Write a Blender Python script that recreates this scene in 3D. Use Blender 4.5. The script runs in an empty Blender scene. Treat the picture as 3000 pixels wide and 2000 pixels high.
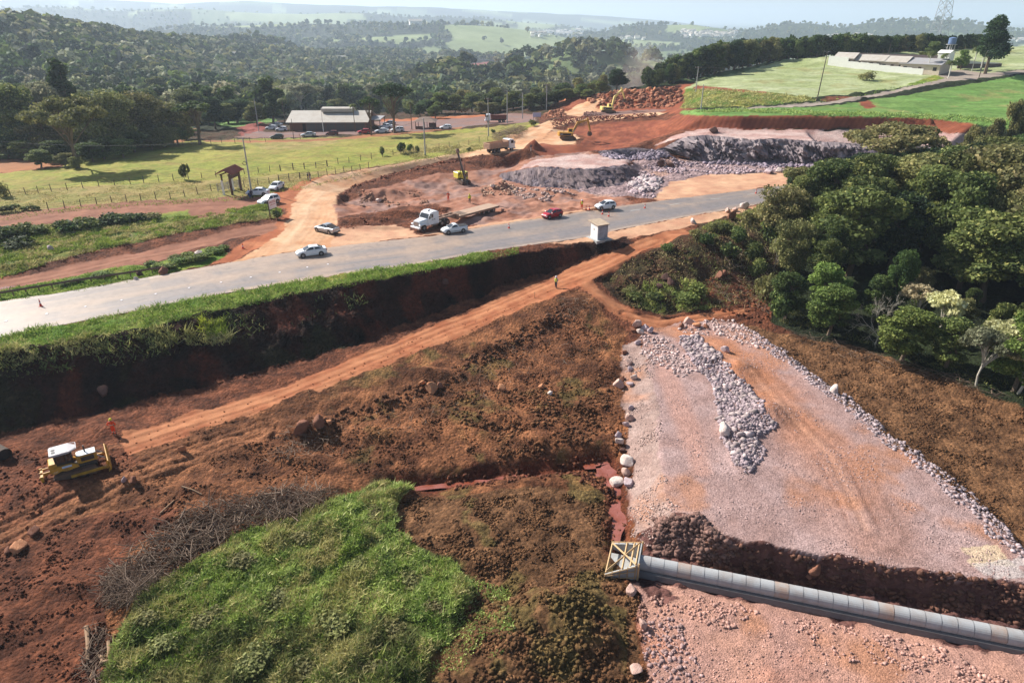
import bpy, bmesh, math, random
import numpy as np
from mathutils import Vector, Matrix, Euler
from mathutils.geometry import delaunay_2d_cdt
scene = bpy.context.scene
COL = scene.collection
PI = math.pi
rad = math.radians

# ------------------------------------------------------------------ camera
CAMZ = 31.0
PITCH = rad(25.2)
CP, SP = math.cos(PITCH), math.sin(PITCH)
FV = 1568.0                       # focal length in pixels of a 2352 x 1568 picture
cam_data = bpy.data.cameras.new('camera')
cam = bpy.data.objects.new('camera', cam_data)
COL.objects.link(cam)
cam.location = (0, 0, CAMZ)
cam.rotation_euler = (PI/2 - PITCH, 0, 0)
cam_data.sensor_width = 36.0
cam_data.lens = 24.0
cam_data.clip_start = 0.5
cam_data.clip_end = 90000
scene.camera = cam

def ray(u, v):
    a = (u - 1176.0)/FV; b = (784.0 - v)/FV
    return a, CP + b*SP, b*CP - SP
def P(u, v, z):
    a, y, dz = ray(u, v)
    t = (z - CAMZ)/dz
    return (a*t, y*t, z)
def at_dist(u, v, Y):
    a, y, dz = ray(u, v)
    t = Y/y
    return (a*t, Y, CAMZ + dz*t)
def project(x, y, z):
    zz = z - CAMZ
    d = y*CP - zz*SP
    b = y*SP + zz*CP
    d = np.maximum(d, 1e-3) if isinstance(d, np.ndarray) else max(d, 1e-3)
    return 1176.0 + FV*x/d, 784.0 - FV*b/d, d

# ------------------------------------------------------------------ noise
def _h(ix, iy, seed):
    n = (ix.astype(np.int64)*374761393 + iy.astype(np.int64)*668265263 + seed*974634777) & 0xffffffff
    n = ((n ^ (n >> 13))*1274126177) & 0xffffffff
    n = n ^ (n >> 16)
    return (n & 0xffff)/65535.0
def vn(x, y, seed=0):
    x = np.asarray(x, float); y = np.asarray(y, float)
    ix = np.floor(x); iy = np.floor(y)
    fx = x-ix; fy = y-iy
    fx = fx*fx*(3-2*fx); fy = fy*fy*(3-2*fy)
    a = _h(ix, iy, seed); b = _h(ix+1, iy, seed); c = _h(ix, iy+1, seed); d = _h(ix+1, iy+1, seed)
    return (a*(1-fx)*(1-fy)+b*fx*(1-fy)+c*(1-fx)*fy+d*fx*fy)*2-1
def fbm(x, y, s, octv=4, seed=0, gain=.5):
    r = 0; a = 1; t = 0
    x = np.asarray(x)/s; y = np.asarray(y)/s
    for i in range(octv):
        ca, sa = math.cos(i*1.3+.4), math.sin(i*1.3+.4)
        xr = x*ca-y*sa; yr = x*sa+y*ca
        r = r + a*vn(xr+i*17.3, yr-i*9.1, seed+i); t += a
        a *= gain; x = x*2.03; y = y*2.03
    return r/t
def sstep(a, b, x):
    t = np.clip((x-a)/(b-a), 0, 1)
    return t*t*(3-2*t)
def inpoly(U, V, poly):
    U = np.asarray(U); V = np.asarray(V)
    px = np.array([p[0] for p in poly], float); py = np.array([p[1] for p in poly], float)
    r = np.zeros(U.shape, bool)
    m = (U >= px.min()) & (U <= px.max()) & (V >= py.min()) & (V <= py.max())
    if not m.any(): return r
    uu = U[m]; vv = V[m]; ins = np.zeros(uu.shape, bool)
    j = len(px)-1
    for i in range(len(px)):
        if py[i] != py[j]:
            c = ((py[i] > vv) != (py[j] > vv)) & (uu < (px[j]-px[i])*(vv-py[i])/(py[j]-py[i])+px[i])
            ins ^= c
        j = i
    r[m] = ins
    return r
def polydist(X, Y, pts):
    """distance to a polyline, signed side, position along it in metres"""
    best = np.full(X.shape, 1e9); side = np.zeros(X.shape); along = np.zeros(X.shape); acc = 0
    for (ax, ay), (bx, by) in zip([p[:2] for p in pts[:-1]], [p[:2] for p in pts[1:]]):
        dx, dy = bx-ax, by-ay; L = math.hypot(dx, dy)
        t = np.clip(((X-ax)*dx+(Y-ay)*dy)/(L*L), 0, 1)
        d = np.hypot(X-ax-t*dx, Y-ay-t*dy)
        m = d < best
        best = np.where(m, d, best); along = np.where(m, acc+t*L, along)
        side = np.where(m, np.sign(dx*(Y-ay)-dy*(X-ax)), side)
        acc += L
    return best, side, along

# ------------------------------------------------------------------ far relief
# ridges as (width, [(u, v of the crest, distance), ...])
RIDGES = [
    (130, [(-420,80,430),(-150,66,560),(60,68,700),(200,86,800),(330,102,900),(480,112,1050),(620,124,1150)]),
    (120, [(-300,180,400),(0,150,480),(200,178,560),(330,215,600)]),
    (60,  [(470,108,1150),(560,90,1200),(620,98,1250)]),
    (170, [(720,134,1350),(860,122,1450),(980,126,1500)]),
    (330, [(480,60,2500),(700,55,2400),(880,60,2300),(1000,53,2300),(1120,58,2350),(1230,74,2450),(1290,90,2500)]),
    (150, [(760,90,1900),(880,82,1950),(960,80,2000),(1090,92,2050),(1180,102,2100)]),
    (500, [(-100,18,4200),(150,9,4200),(300,20,4300),(430,12,4250),(560,24,4200),(700,27,4300),(800,22,4300),(900,31,4400),(1080,38,4400),(1200,48,4500)]),
    (700, [(-200,-4,6500),(0,-6,6500),(130,-10,6500),(250,-8,6500),(400,4,6400),(560,-6,6500),(680,3,6600),(820,8,6600),(1000,12,7000),(1150,22,7400),(1350,32,8000),(1480,42,8500)]),
    (300, [(1385,74,3000),(1420,58,3000),(1500,50,3050),(1590,52,3000),(1640,60,3000),(1700,72,3000)]),
    (260, [(1700,74,3000),(1780,58,3000),(1850,52,3000),(1910,60,3000),(1960,72,3000)]),
    (330, [(1940,66,2900),(1990,52,2900),(2060,46,2900),(2140,48,2950),(2200,46,2950),(2240,56,2900),(2300,72,2900)]),
    (70,  [(1190,140,900),(1270,126,880),(1330,114,860),(1410,118,860),(1470,138,860)]),
    (50,  [(1050,168,640),(1105,150,660),(1170,166,640)]),
]
RW = []
for w, pts in RIDGES:
    RW.append((w, [at_dist(*p) for p in pts]))
def F(x, y):
    x = np.asarray(x, float); y = np.asarray(y, float)
    base = -12 - 22*sstep(330, 700, y) - 30*sstep(700, 2200, y)
    base = base + 10*sstep(60, 260, x)*(1-sstep(400, 900, y))
    h = base.copy() if isinstance(base, np.ndarray) else np.array(base)
    wob = fbm(x, y, 260, 4, 5)
    for w, pts in RW:
        best = np.full(x.shape, 1e9); zc = np.zeros(x.shape)
        for a, b in zip(pts[:-1], pts[1:]):
            dx, dy = b[0]-a[0], b[1]-a[1]
            t = np.clip(((x-a[0])*dx+(y-a[1])*dy)/(dx*dx+dy*dy), 0, 1)
            d = np.hypot(x-a[0]-t*dx, y-a[1]-t*dy)
            m = d < best
            best = np.where(m, d, best); zc = np.where(m, a[2]+(b[2]-a[2])*t, zc)
        g = np.exp(-(best/w)**2)
        cand = base + (zc-base)*g
        h = np.maximum(h, cand)
    amp = 2.5*sstep(300, 800, y) + 9*sstep(1200, 3500, y)
    return h + wob*amp - amp*.35

# ------------------------------------------------------------------ near relief: surveyed breaklines  (u, v, z)
BL = dict(
 road_u=[(-500,770,0),(-200,724,0),(0,692,0),(143,672,0),(287,645,0),(400,625,0),(520,605,0),(677,577,0),(860,556,0),(1004,541,0),(1107,521,0),(1244,501,0),(1367,482,0),(1517,461,0),(1794,427,0),(2000,402,0),(2300,372,0)],
 road_l=[(-500,880,0),(-200,815,0),(0,775,0),(167,740,0),(280,720,0),(477,680,0),(627,656,0),(784,630,0),(960,607,0),(1120,577,0),(1354,544,0),(1404,531,0),(1587,496,0),(1737,471,0),(1950,440,0),(2300,405,0)],
 bank_t=[(-500,915,-.2),(-200,850,-.25),(0,808,-.3),(160,782,-.3),(333,752,-.3),(480,716,-.3),(627,684,-.25),(784,656,-.2),(960,626,-.2),(1120,597,-.2),(1250,573,-.2),(1340,556,-.1),(1400,552,-.1),(1440,542,-.1)],
 bank_b=[(-500,1130,-6.5),(-200,1060,-6.4),(0,1000,-6.3),(150,965,-6.1),(280,937,-6.0),(450,892,-5.9),(640,842,-5.7),(800,794,-5.5),(950,737,-5.2),(1100,681,-4.6),(1230,634,-3.5),(1330,600,-2.4),(1400,578,-1.4),(1450,562,-.6)],
 trk_l=[(-500,1260,-6.6),(-200,1210,-6.5),(0,1150,-6.4),(150,1120,-6.2),(300,1050,-6),(450,990,-5.9),(700,908,-5.7),(900,832,-5.5),(1100,752,-4.9),(1250,692,-3.8),(1340,655,-3.0),(1420,608,-2.0),(1480,578,-1.1),(1560,545,-.3)],
 soil1=[(-400,1330,-7),(0,1230,-6.9),(200,1190,-6.8),(450,1070,-6.5),(700,975,-6.4),(950,880,-6.2),(1150,800,-5.8),(1300,712,-4.5)],
 soil2=[(700,1040,-7.2),(1000,1000,-7.1),(1200,920,-6.9),(1400,860,-6.6),(1410,790,-6.2)],
 scarp=[(760,1080,-7.3),(900,1085,-7.7),(1100,1062,-7.6),(1300,1030,-7.6),(1400,1010,-7.7)],
 creek=[(900,1122,-8.6),(1000,1118,-8.65),(1100,1105,-8.65),(1200,1090,-8.65),(1330,1072,-8.65),(1400,1065,-8.7),(1415,1130,-8.75),(1425,1200,-8.8),(1418,1270,-8.9)],
 creek2=[(940,1145,-8.1),(1100,1135,-8.1),(1250,1115,-8.1),(1350,1130,-8.1),(1390,1200,-8.3),(1390,1260,-8.5)],
 soil3=[(1000,1280,-7.9),(1200,1300,-8.1),(1350,1340,-8.4)],
 soil4=[(1000,1500,-8.2),(1250,1440,-7.8),(1400,1500,-8.3)],
 soil5=[(700,1750,-8.4),(1050,1700,-8.3),(1300,1700,-8.4)],
 grs1=[(930,1130,-7.8),(780,1180,-7.5),(600,1260,-7.5),(450,1330,-7.6),(320,1430,-7.7),(260,1568,-7.8),(240,1750,-7.9)],
 grs2=[(900,1300,-7.7),(700,1380,-7.7),(500,1500,-7.8)],
 bl1=[(100,1300,-7.2),(-100,1450,-7.3),(0,1600,-7.7),(150,1700,-7.8)],
 bl2=[(-400,1500,-7.4),(-400,1800,-7.8),(0,2000,-8),(600,2100,-8.4),(1200,2100,-8.4),(1800,2100,-8.3),(2600,2000,-8.3)],
 brush=[(250,1380,-7.4),(400,1240,-7.1),(560,1160,-7.0),(740,1110,-7.1)],
 pad_le=[(1432,790,-6.5),(1430,860,-7.0),(1436,950,-7.4),(1440,1020,-7.7),(1452,1090,-8.3),(1436,1170,-8.6),(1450,1235,-8.75)],
 pad_lt=[(1478,778,-6.0),(1498,860,-6.05),(1510,950,-6.1),(1520,1050,-6.15),(1526,1130,-6.2),(1545,1180,-6.2),(1585,1195,-6.2),(1640,1232,-6.2),(1760,1252,-6.2),(1900,1278,-6.2),(2100,1312,-6.2),(2352,1342,-6.2),(2600,1370,-6.2)],
 pad_cb=[(1480,1262,-8.5),(1530,1272,-8.6),(1600,1292,-8.7),(1800,1322,-8.7),(1950,1352,-8.7),(2150,1392,-8.7),(2352,1434,-8.7),(2600,1480,-8.7)],
 pipe_n=[(1440,1330,-8.75),(1500,1338,-8.75),(1700,1378,-8.75),(1900,1420,-8.75),(2100,1460,-8.75),(2352,1512,-8.75),(2600,1560,-8.75)],
 pad2=[(1480,1352,-8.45),(1600,1380,-8.3),(1900,1450,-8.2),(2352,1545,-8.2),(2600,1600,-8.2)],
 pad3=[(1490,1500,-8.4),(1500,1700,-8.4),(2000,1700,-8.2),(2600,1750,-8.2)],
 pad_rt=[(1478,765,-6.0),(1560,742,-6.0),(1640,735,-6.0),(1690,742,-6.0),(1745,775,-6.0),(1830,842,-6.05),(1950,930,-6.1),(2050,1012,-6.1),(2160,1095,-6.15),(2250,1172,-6.2),(2320,1245,-6.2),(2420,1345,-6.2)],
 pad_rb=[(1770,772,-6.5),(1850,832,-6.9),(1972,922,-7.0),(2072,1002,-7.0),(2184,1084,-7.1),(2274,1160,-7.1),(2345,1232,-7.2),(2450,1330,-7.2)],
 brown=[(1850,800,-6.4),(2000,860,-6.7),(2200,960,-6.8),(2352,1060,-6.9),(2600,1200,-7)],
 for_e=[(1770,735,-6.0),(1830,765,-6.1),(1950,795,-6.1),(2100,840,-6.1),(2250,895,-6.2),(2352,935,-6.3),(2600,1010,-6.4)],
 for_1=[(1790,670,-5.3),(1950,700,-5.4),(2150,740,-5.6),(2400,800,-5.8),(2700,850,-6)],
 for_2=[(1780,590,-3.4),(1950,600,-4.6),(2200,620,-5),(2500,640,-5),(2800,650,-5)],
 for_3=[(1760,510,-.8),(1900,490,-1.6),(2100,490,-2.5),(2350,490,-3),(2700,500,-3)],
 jn1=[(1400,640,-3.3),(1420,690,-4.6),(1500,722,-5.6),(1600,708,-5.7),(1700,695,-5.7)],
 jn2=[(1370,672,-3.5),(1430,716,-4.8),(1500,748,-5.8),(1560,735,-5.9),(1650,722,-5.9),(1740,712,-5.9)],
 jn3=[(1300,688,-4.1),(1380,735,-5.2),(1440,765,-6.0)],
 scr1=[(1430,610,-2.3),(1480,590,-1.6),(1560,575,-1.0),(1640,560,-.8),(1720,545,-.8)],
 scr2=[(1440,655,-3.6),(1520,645,-3.7),(1620,640,-3.9),(1720,640,-4.3)],
 side_b=[(-300,712,-.3),(0,668,-.3),(300,612,-.2),(450,585,-.1),(560,562,0)],
 side_t=[(-300,680,-.2),(0,640,-.2),(200,603,-.2),(400,562,-.1),(560,530,0),(640,508,.1)],
 side_f=[(-300,650,.5),(0,608,.5),(200,575,.5),(400,540,.5),(560,508,.4),(630,490,.2)],
 side_g=[(-300,590,.2),(0,555,.1),(150,530,.1),(300,512,.4),(420,500,.8),(560,488,.7)],
 upr_b=[(-300,560,1.1),(0,528,1.1),(150,508,1.1),(300,494,1.1),(450,486,1),(600,474,.6),(650,470,.3)],
 upr_t=[(-300,525,1.1),(0,494,1.1),(200,470,1.1),(400,461,1.1),(530,455,.8)],
 pas1=[(-300,470,1.2),(0,455,1.2),(300,430,1.2),(500,425,1),(620,415,.6),(700,412,.4)],
 pas2=[(-300,400,.6),(0,388,.6),(300,360,.8),(600,350,.8),(900,350,.8),(1050,340,1.1)],
 pas3=[(-300,355,-.3),(0,340,-.5),(300,325,-.3),(600,308,-.5),(850,304,-.3),(1050,290,.2),(1170,280,1)],
 lot=[(-300,300,-2),(0,310,-1.5),(300,300,-1.5),(600,286,-1.2),(850,284,-1),(1000,276,-.7),(1150,270,.2),(1225,268,1.2)],
 lotb=[(-300,270,-5),(0,280,-4),(300,275,-4),(560,268,-3),(800,268,-2.5),(1000,262,-1.5),(1150,254,-.5),(1250,247,.5)],
 haul_l=[(575,552,0),(655,480,.15),(690,432,.25),(740,406,.4),(850,389,.6),(960,369,.9),(1070,351,1.3),(1130,338,1.6),(1180,315,2.1),(1225,290,2.7),(1262,277,3.1),(1320,272,3.4),(1400,268,4),(1470,261,4.6),(1530,257,5.2)],
 pit_e=[(800,520,0),(782,500,.1),(772,470,.2),(780,445,.3),(815,424,.4),(880,405,.6),(950,386,.85),(1040,366,1.2),(1110,355,1.5),(1170,357,1.6),(1200,352,1.7)],
 pit_b=[(815,485,-.7),(797,465,-1.5),(815,450,-1.9),(850,436,-2.0),(905,422,-2.0),(965,405,-1.8),(1040,393,-1.6),(1110,393,-1.4),(1180,385,-1.0)],
 pit_f=[(870,478,-1.0),(960,455,-1.1),(1060,430,-1.2),(1130,420,-1),(1200,405,-.5)],
 pit_g=[(800,505,0),(930,490,-.3),(1060,470,-.4),(1200,462,-.3),(1330,468,-.1),(1500,440,-.1),(1700,420,-.1),(1850,402,0)],
 trench=[(800,520,-.5),(900,502,-.5),(1000,487,-.4)],
 led_t=[(1150,398,-.3),(1185,392,.6),(1230,384,1.6),(1290,388,1.8),(1350,390,1.8),(1420,384,1.9),(1440,378,1.8)],
 led_b=[(1160,412,-.8),(1200,422,-.9),(1240,428,-.9),(1300,430,-.8),(1360,430,-.7),(1430,420,-.6),(1460,404,-.5)],
 led_k=[(1210,372,1.0),(1270,362,1.6),(1340,356,1.9),(1400,355,2.0),(1440,366,1.8)],
 flr=[(1480,385,-.4),(1560,385,-.3),(1700,395,-.2),(1800,395,-.1)],
 sl_t=[(1370,347,2.2),(1410,342,2.4),(1460,338,2.6),(1505,344,2.4),(1545,332,3.2)],
 sl_b=[(1390,356,1.0),(1440,364,.2),(1500,366,-.1),(1560,362,.0)],
 exc_e=[(1215,334,2.2),(1260,338,2.1),(1300,336,2.3),(1330,333,2.3),(1348,325,2.3),(1345,315,2.4)],
 exc_b=[(1230,358,1.5),(1280,362,1.2),(1320,360,1.0),(1355,348,1.2),(1372,338,1.4),(1365,325,1.7)],
 hp_e=[(1262,300,2.9),(1272,292,3.1),(1310,283,3.4),(1400,275,4.1),(1460,269,4.7),(1512,264,5.2)],
 hp_b=[(1285,308,1.9),(1300,303,2.1),(1350,296,2.6),(1420,290,3.2),(1480,284,3.9),(1520,278,4.6)],
 cut_t=[(1532,260,5.5),(1570,263,7.2),(1620,265,8.4),(1700,266,8.7),(1850,266,8.8),(2000,268,8.8),(2150,274,8.6),(2236,285,8.3),(2400,290,8)],
 cut_b=[(1500,318,3.0),(1560,299,4.9),(1620,297,5.3),(1700,298,5.5),(1850,298,5.6),(2000,299,5.6),(2150,303,5.6),(2240,308,5.6),(2400,318,5.5)],
 clf_t=[(1525,340,2.6),(1545,328,3.6),(1570,317,4.7),(1610,311,5.1),(1660,314,5.1),(1720,322,4.9),(1800,320,5.1),(1880,326,5),(1960,330,5),(2100,338,5),(2300,350,5)],
 clf_b=[(1545,352,1.2),(1580,362,.3),(1640,370,.1),(1720,372,0),(1800,372,0),(1880,376,0),(1960,380,0),(2100,390,0),(2300,395,0)],
 rd_lot=[(1285,262,3.3),(1330,258,3.5),(1400,256,4),(1460,254,4.6),(1530,250,5.4)],
 q_e=[(1290,240,3.6),(1330,250,3.8),(1400,250,4.2),(1480,247,5),(1545,240,6)],
 q_t=[(1285,228,4.6),(1320,222,6),(1370,214,7.6),(1430,210,8.8),(1500,206,9.6),(1560,199,10.3),(1590,193,10.8)],
 hl1=[(1560,250,7.4),(1600,240,8.6),(1660,230,9.4),(1750,218,10.6)],
 hrd=[(1600,252,8.6),(1750,246,9),(1900,238,9.6),(2000,226,10.4),(2100,207,11.5),(2180,190,12.6),(2260,176,13.8),(2352,165,15),(2600,140,17.5)],
 hl2=[(1610,205,10.6),(1750,195,11.6),(1900,205,11.2),(2050,200,11.6),(2120,185,13)],
 hl3=[(1620,186,11.6),(1750,168,13.2),(1900,155,14.8),(2000,163,14.2),(2118,176,13.4)],
 hl4=[(1620,176,11.8),(1700,158,13.6),(1800,137,16.4),(1900,129,18),(2100,118,19.4),(2300,108,20.6),(2500,100,21.8)],
 hl5=[(2100,255,8.9),(2250,225,10),(2352,205,11.2),(2600,190,12)],
 hl6=[(2200,160,15),(2352,140,17),(2600,125,19)],
)
WPTS = []          # hidden ground known only by plan position
for a in np.linspace(-1.5, 1.5, 17):
    WPTS.append((a*430, 430.0, None))
for a in np.linspace(-1.5, .12, 10):
    WPTS.append((a*300, 318.0, float(-8.5+2*a)))
for a, z in [(.26,2),(.33,6),(.42,9),(.55,12),(.7,14),(.9,15),(1.2,16)]:
    WPTS.append((a*360, 345.0, z))
WPTS += [(-260,15,-7.5),(-150,10,-7.5),(0,5,-8.5),(80,5,-8.5),(200,15,-8),(-300,60,-2),(-330,110,1),(-330,200,-1),(260,60,-5),(230,110,0),(250,170,5),(300,220,9),(330,270,14),(320,180,8),(-250,8,-8),(300,8,-8)]
tv, te, tz = [], [], []
for name, pts in BL.items():
    i0 = len(tv)
    for p in pts:
        q = P(*p); tv.append(Vector((q[0], q[1]))); tz.append(q[2])
    te += [(i, i+1) for i in range(i0, len(tv)-1)]
for x, y, z in WPTS:
    tv.append(Vector((x, y))); tz.append(float(F(np.array([x]), np.array([y]))[0]) if z is None else z)
ov, oe, of, vo, eo, fo = delaunay_2d_cdt(tv, te, [], 0, 1e-4, True)
TX = np.array([v.x for v in ov]); TY = np.array([v.y for v in ov]); TZ = np.zeros(len(ov)); bad = 0
axy = np.array([(v.x, v.y) for v in tv]); az = np.array(tz)
for i, o in enumerate(vo):
    if o: TZ[i] = az[o[0]]
    else:
        d = np.hypot(axy[:, 0]-TX[i], axy[:, 1]-TY[i]); k = np.argsort(d)[:3]
        w = 1/(d[k]+.01); TZ[i] = (az[k]*w).sum()/w.sum(); bad += 1
print('TIN', len(ov), 'verts', len(of), 'tris, crossings', bad)

# ------------------------------------------------------------------ terrain grid (coarser with distance)
_r1 = np.exp(np.arange(math.log(17), math.log(130), .0032))
_r2 = np.exp(np.arange(math.log(130), math.log(330), .0026))
_r3 = np.exp(np.arange(math.log(330), math.log(3000), .0085))
_r4 = np.exp(np.arange(math.log(3000), math.log(46000), .03))
ROW = np.concatenate([_r1, _r2, _r3, _r4])
NS = 860
SS = np.linspace(-1.12, 1.12, NS)
GX = SS[None, :]*(ROW[:, None]+10)
GY = np.repeat(ROW[:, None], NS, 1)
NR = len(ROW)
print('grid', NR, NS)
GZ = F(GX, GY)
tin = np.full(GX.shape, np.nan)
for f in of:
    a, b, c = f
    x0, x1 = min(TX[a], TX[b], TX[c]), max(TX[a], TX[b], TX[c]); y0, y1 = min(TY[a], TY[b], TY[c]), max(TY[a], TY[b], TY[c])
    r0, r1 = np.searchsorted(ROW, y0), np.searchsorted(ROW, y1, 'right')
    if r1 <= r0: continue
    sa = [x0/(ROW[r0]+10), x1/(ROW[r0]+10), x0/(ROW[r1-1]+10), x1/(ROW[r1-1]+10)]
    c0, c1 = max(0, np.searchsorted(SS, min(sa))-1), min(NS, np.searchsorted(SS, max(sa), 'right')+1)
    if c1 <= c0: continue
    X = GX[r0:r1, c0:c1]; Y = GY[r0:r1, c0:c1]
    det = (TY[b]-TY[c])*(TX[a]-TX[c])+(TX[c]-TX[b])*(TY[a]-TY[c])
    if abs(det) < 1e-9: continue
    l1 = ((TY[b]-TY[c])*(X-TX[c])+(TX[c]-TX[b])*(Y-TY[c]))/det
    l2 = ((TY[c]-TY[a])*(X-TX[c])+(TX[a]-TX[c])*(Y-TY[c]))/det
    l3 = 1-l1-l2
    m = (l1 >= -1e-6) & (l2 >= -1e-6) & (l3 >= -1e-6)
    sub = tin[r0:r1, c0:c1]
    sub[m] = (l1*TZ[a]+l2*TZ[b]+l3*TZ[c])[m]
bl = 1-sstep(350, 425, GY)
GZ = np.where(np.isnan(tin), GZ, tin*bl+GZ*(1-bl))
def blur(A, n):
    for _ in range(n):
        B = A.copy(); B[1:-1] = (A[:-2]+2*A[1:-1]+A[2:])/4
        C = B.copy(); C[:, 1:-1] = (B[:, :-2]+2*B[:, 1:-1]+B[:, 2:])/4
        A = C
    return A
GZ = blur(GZ, 2)
GU, GV, GD = project(GX, GY, GZ)
# ------------------------------------------------------------------ helpers for objects and materials
def srgb(r, g, b, k=1.0):
    f = lambda c: ((c/255)/12.92 if c/255 <= .04045 else (((c/255)+.055)/1.055)**2.4)*k
    return (f(r), f(g), f(b))
def tag(o, label=None, cat=None, group=None, kind=None):
    if label: o['label'] = label
    if cat: o['category'] = cat
    if group: o['group'] = group
    if kind: o['kind'] = kind
    return o
def link(o, parent=None):
    COL.objects.link(o)
    if parent is not None: o.parent = parent
    return o
def empty(name, loc=(0, 0, 0), rz=0.0, parent=None):
    o = bpy.data.objects.new(name, None); o.location = loc; o.rotation_euler = (0, 0, rz)
    o.empty_display_size = .3
    return link(o, parent)
def npmesh(name, V, Fc, mats=(), col=None, smooth=False, fcol=None, midx=None):
    V = np.asarray(V, np.float32); me = bpy.data.meshes.new(name)
    Fc = np.asarray(Fc, np.int32); n, k = Fc.shape
    me.vertices.add(len(V)); me.vertices.foreach_set('co', V.ravel())
    me.loops.add(n*k); me.loops.foreach_set('vertex_index', Fc.ravel())
    me.polygons.add(n); me.polygons.foreach_set('loop_start', np.arange(0, n*k, k, dtype=np.int32))
    if smooth: me.polygons.foreach_set('use_smooth', np.ones(n, bool))
    if midx is not None: me.polygons.foreach_set('material_index', np.asarray(midx, np.int32))
    if col is not None:
        at = me.color_attributes.new('Col', 'FLOAT_COLOR', 'POINT')
        c = np.ones((len(V), 4), np.float32); c[:, :col.shape[1]] = col
        at.data.foreach_set('color', c.ravel())
    if fcol is not None:
        c = np.ones((n, 4), np.float32); c[:, :fcol.shape[1]] = fcol
        at = me.color_attributes.new('Col', 'FLOAT_COLOR', 'CORNER')
        at.data.foreach_set('color', np.repeat(c, k, 0).ravel())
    for m in mats: me.materials.append(m)
    me.update(calc_edges=True)
    return me
def obj(name, me, parent=None, loc=None, rz=None):
    o = bpy.data.objects.new(name, me); link(o, parent)
    if loc is not None: o.location = loc
    if rz is not None: o.rotation_euler = (0, 0, rz)
    return o
class MB:
    """collects simple solids into one mesh"""
    def __init__(s): s.v = []; s.f = []
    def add(s, vs, fs, M=None):
        o = len(s.v)
        s.v += [tuple(M @ Vector(p)) if M is not None else tuple(p) for p in vs]
        s.f += [tuple(o+i for i in f) for f in fs]; return s
    def box(s, x0, x1, y0, y1, z0, z1, M=None, b=0.0):
        if b > 0:
            q = []
            for z, k in ((z0, b), (z0+b, 0), (z1-b, 0), (z1, b)):
                q += [(x0+k, y0+k, z), (x1-k, y0+k, z), (x1-k, y1-k, z), (x0+k, y1-k, z)]
            f = [(3, 2, 1, 0), (12, 13, 14, 15)]
            for l in range(3):
                for i in range(4):
                    f.append((l*4+i, l*4+(i+1) % 4, l*4+4+(i+1) % 4, l*4+4+i))
            return s.add(q, f, M)
        return s.add([(x0, y0, z0), (x1, y0, z0), (x1, y1, z0), (x0, y1, z0), (x0, y0, z1), (x1, y0, z1), (x1, y1, z1), (x0, y1, z1)],
                     [(3, 2, 1, 0), (4, 5, 6, 7), (0, 1, 5, 4), (1, 2, 6, 5), (2, 3, 7, 6), (3, 0, 4, 7)], M)
    def tube(s, pts, rs, n=8, M=None, cap=True):
        pts = [Vector(p) for p in pts]
        if not hasattr(rs, '__len__'): rs = [rs]*len(pts)
        vs = []; fs = []
        for i, p in enumerate(pts):
            d = (pts[min(i+1, len(pts)-1)]-pts[max(i-1, 0)])
            if d.length < 1e-6: d = Vector((0, 0, 1))
            d.normalize()
            a = Vector((0, 0, 1)) if abs(d.z) < .9 else Vector((1, 0, 0))
            u = d.cross(a).normalized(); w = d.cross(u)
            for k in range(n):
                t = 2*PI*k/n
                vs.append(p + rs[i]*(math.cos(t)*u+math.sin(t)*w))
        for i in range(len(pts)-1):
            for k in range(n):
                fs.append((i*n+k, i*n+(k+1) % n, (i+1)*n+(k+1) % n, (i+1)*n+k))
        if cap:
            fs.append(tuple(range(n-1, -1, -1))); fs.append(tuple((len(pts)-1)*n+k for k in range(n)))
        return s.add(vs, fs, M)
    def cyl(s, c, r, h, axis='z', n=16, M=None, r2=None):
        d = {'x': Vector((1, 0, 0)), 'y': Vector((0, 1, 0)), 'z': Vector((0, 0, 1))}[axis]
        c = Vector(c); return s.tube([c-d*h/2, c+d*h/2], [r, r if r2 is None else r2], n, M)
    def prism(s, poly, y0, y1, M=None, axis='y'):
        """polygon in the xz plane pushed along y"""
        n = len(poly)
        if axis == 'y': vs = [(x, y0, z) for x, z in poly]+[(x, y1, z) for x, z in poly]
        else: vs = [(y0, x, z) for x, z in poly]+[(y1, x, z) for x, z in poly]
        fs = [tuple(range(n)), tuple(range(2*n-1, n-1, -1))]+[(i, i+n, (i+1) % n+n, (i+1) % n) for i in range(n)]
        return s.add(vs, fs, M)
    def loft(s, secs, M=None, cap=True):
        n = len(secs[0]); vs = [p for q in secs for p in q]; fs = []
        for i in range(len(secs)-1):
            for k in range(n):
                fs.append((i*n+k, i*n+(k+1) % n, (i+1)*n+(k+1) % n, (i+1)*n+k))
        if cap: fs.append(tuple(range(n-1, -1, -1))); fs.append(tuple((len(secs)-1)*n+k for k in range(n)))
        return s.add(vs, fs, M)
    def build(s, name, mat, parent=None, smooth=False, loc=None, rz=None):
        me = bpy.data.meshes.new(name); me.from_pydata(s.v, [], s.f)
        bm = bmesh.new(); bm.from_mesh(me); bmesh.ops.recalc_face_normals(bm, faces=bm.faces); bm.to_mesh(me); bm.free()
        if mat is not None: me.materials.append(mat)
        if smooth: me.shade_smooth()
        return obj(name, me, parent, loc, rz)
def copy_tree(o, parent=None):
    c = o.copy(); COL.objects.link(c); c.parent = parent
    for ch in list(o.children): copy_tree(ch, c)
    return c

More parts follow.
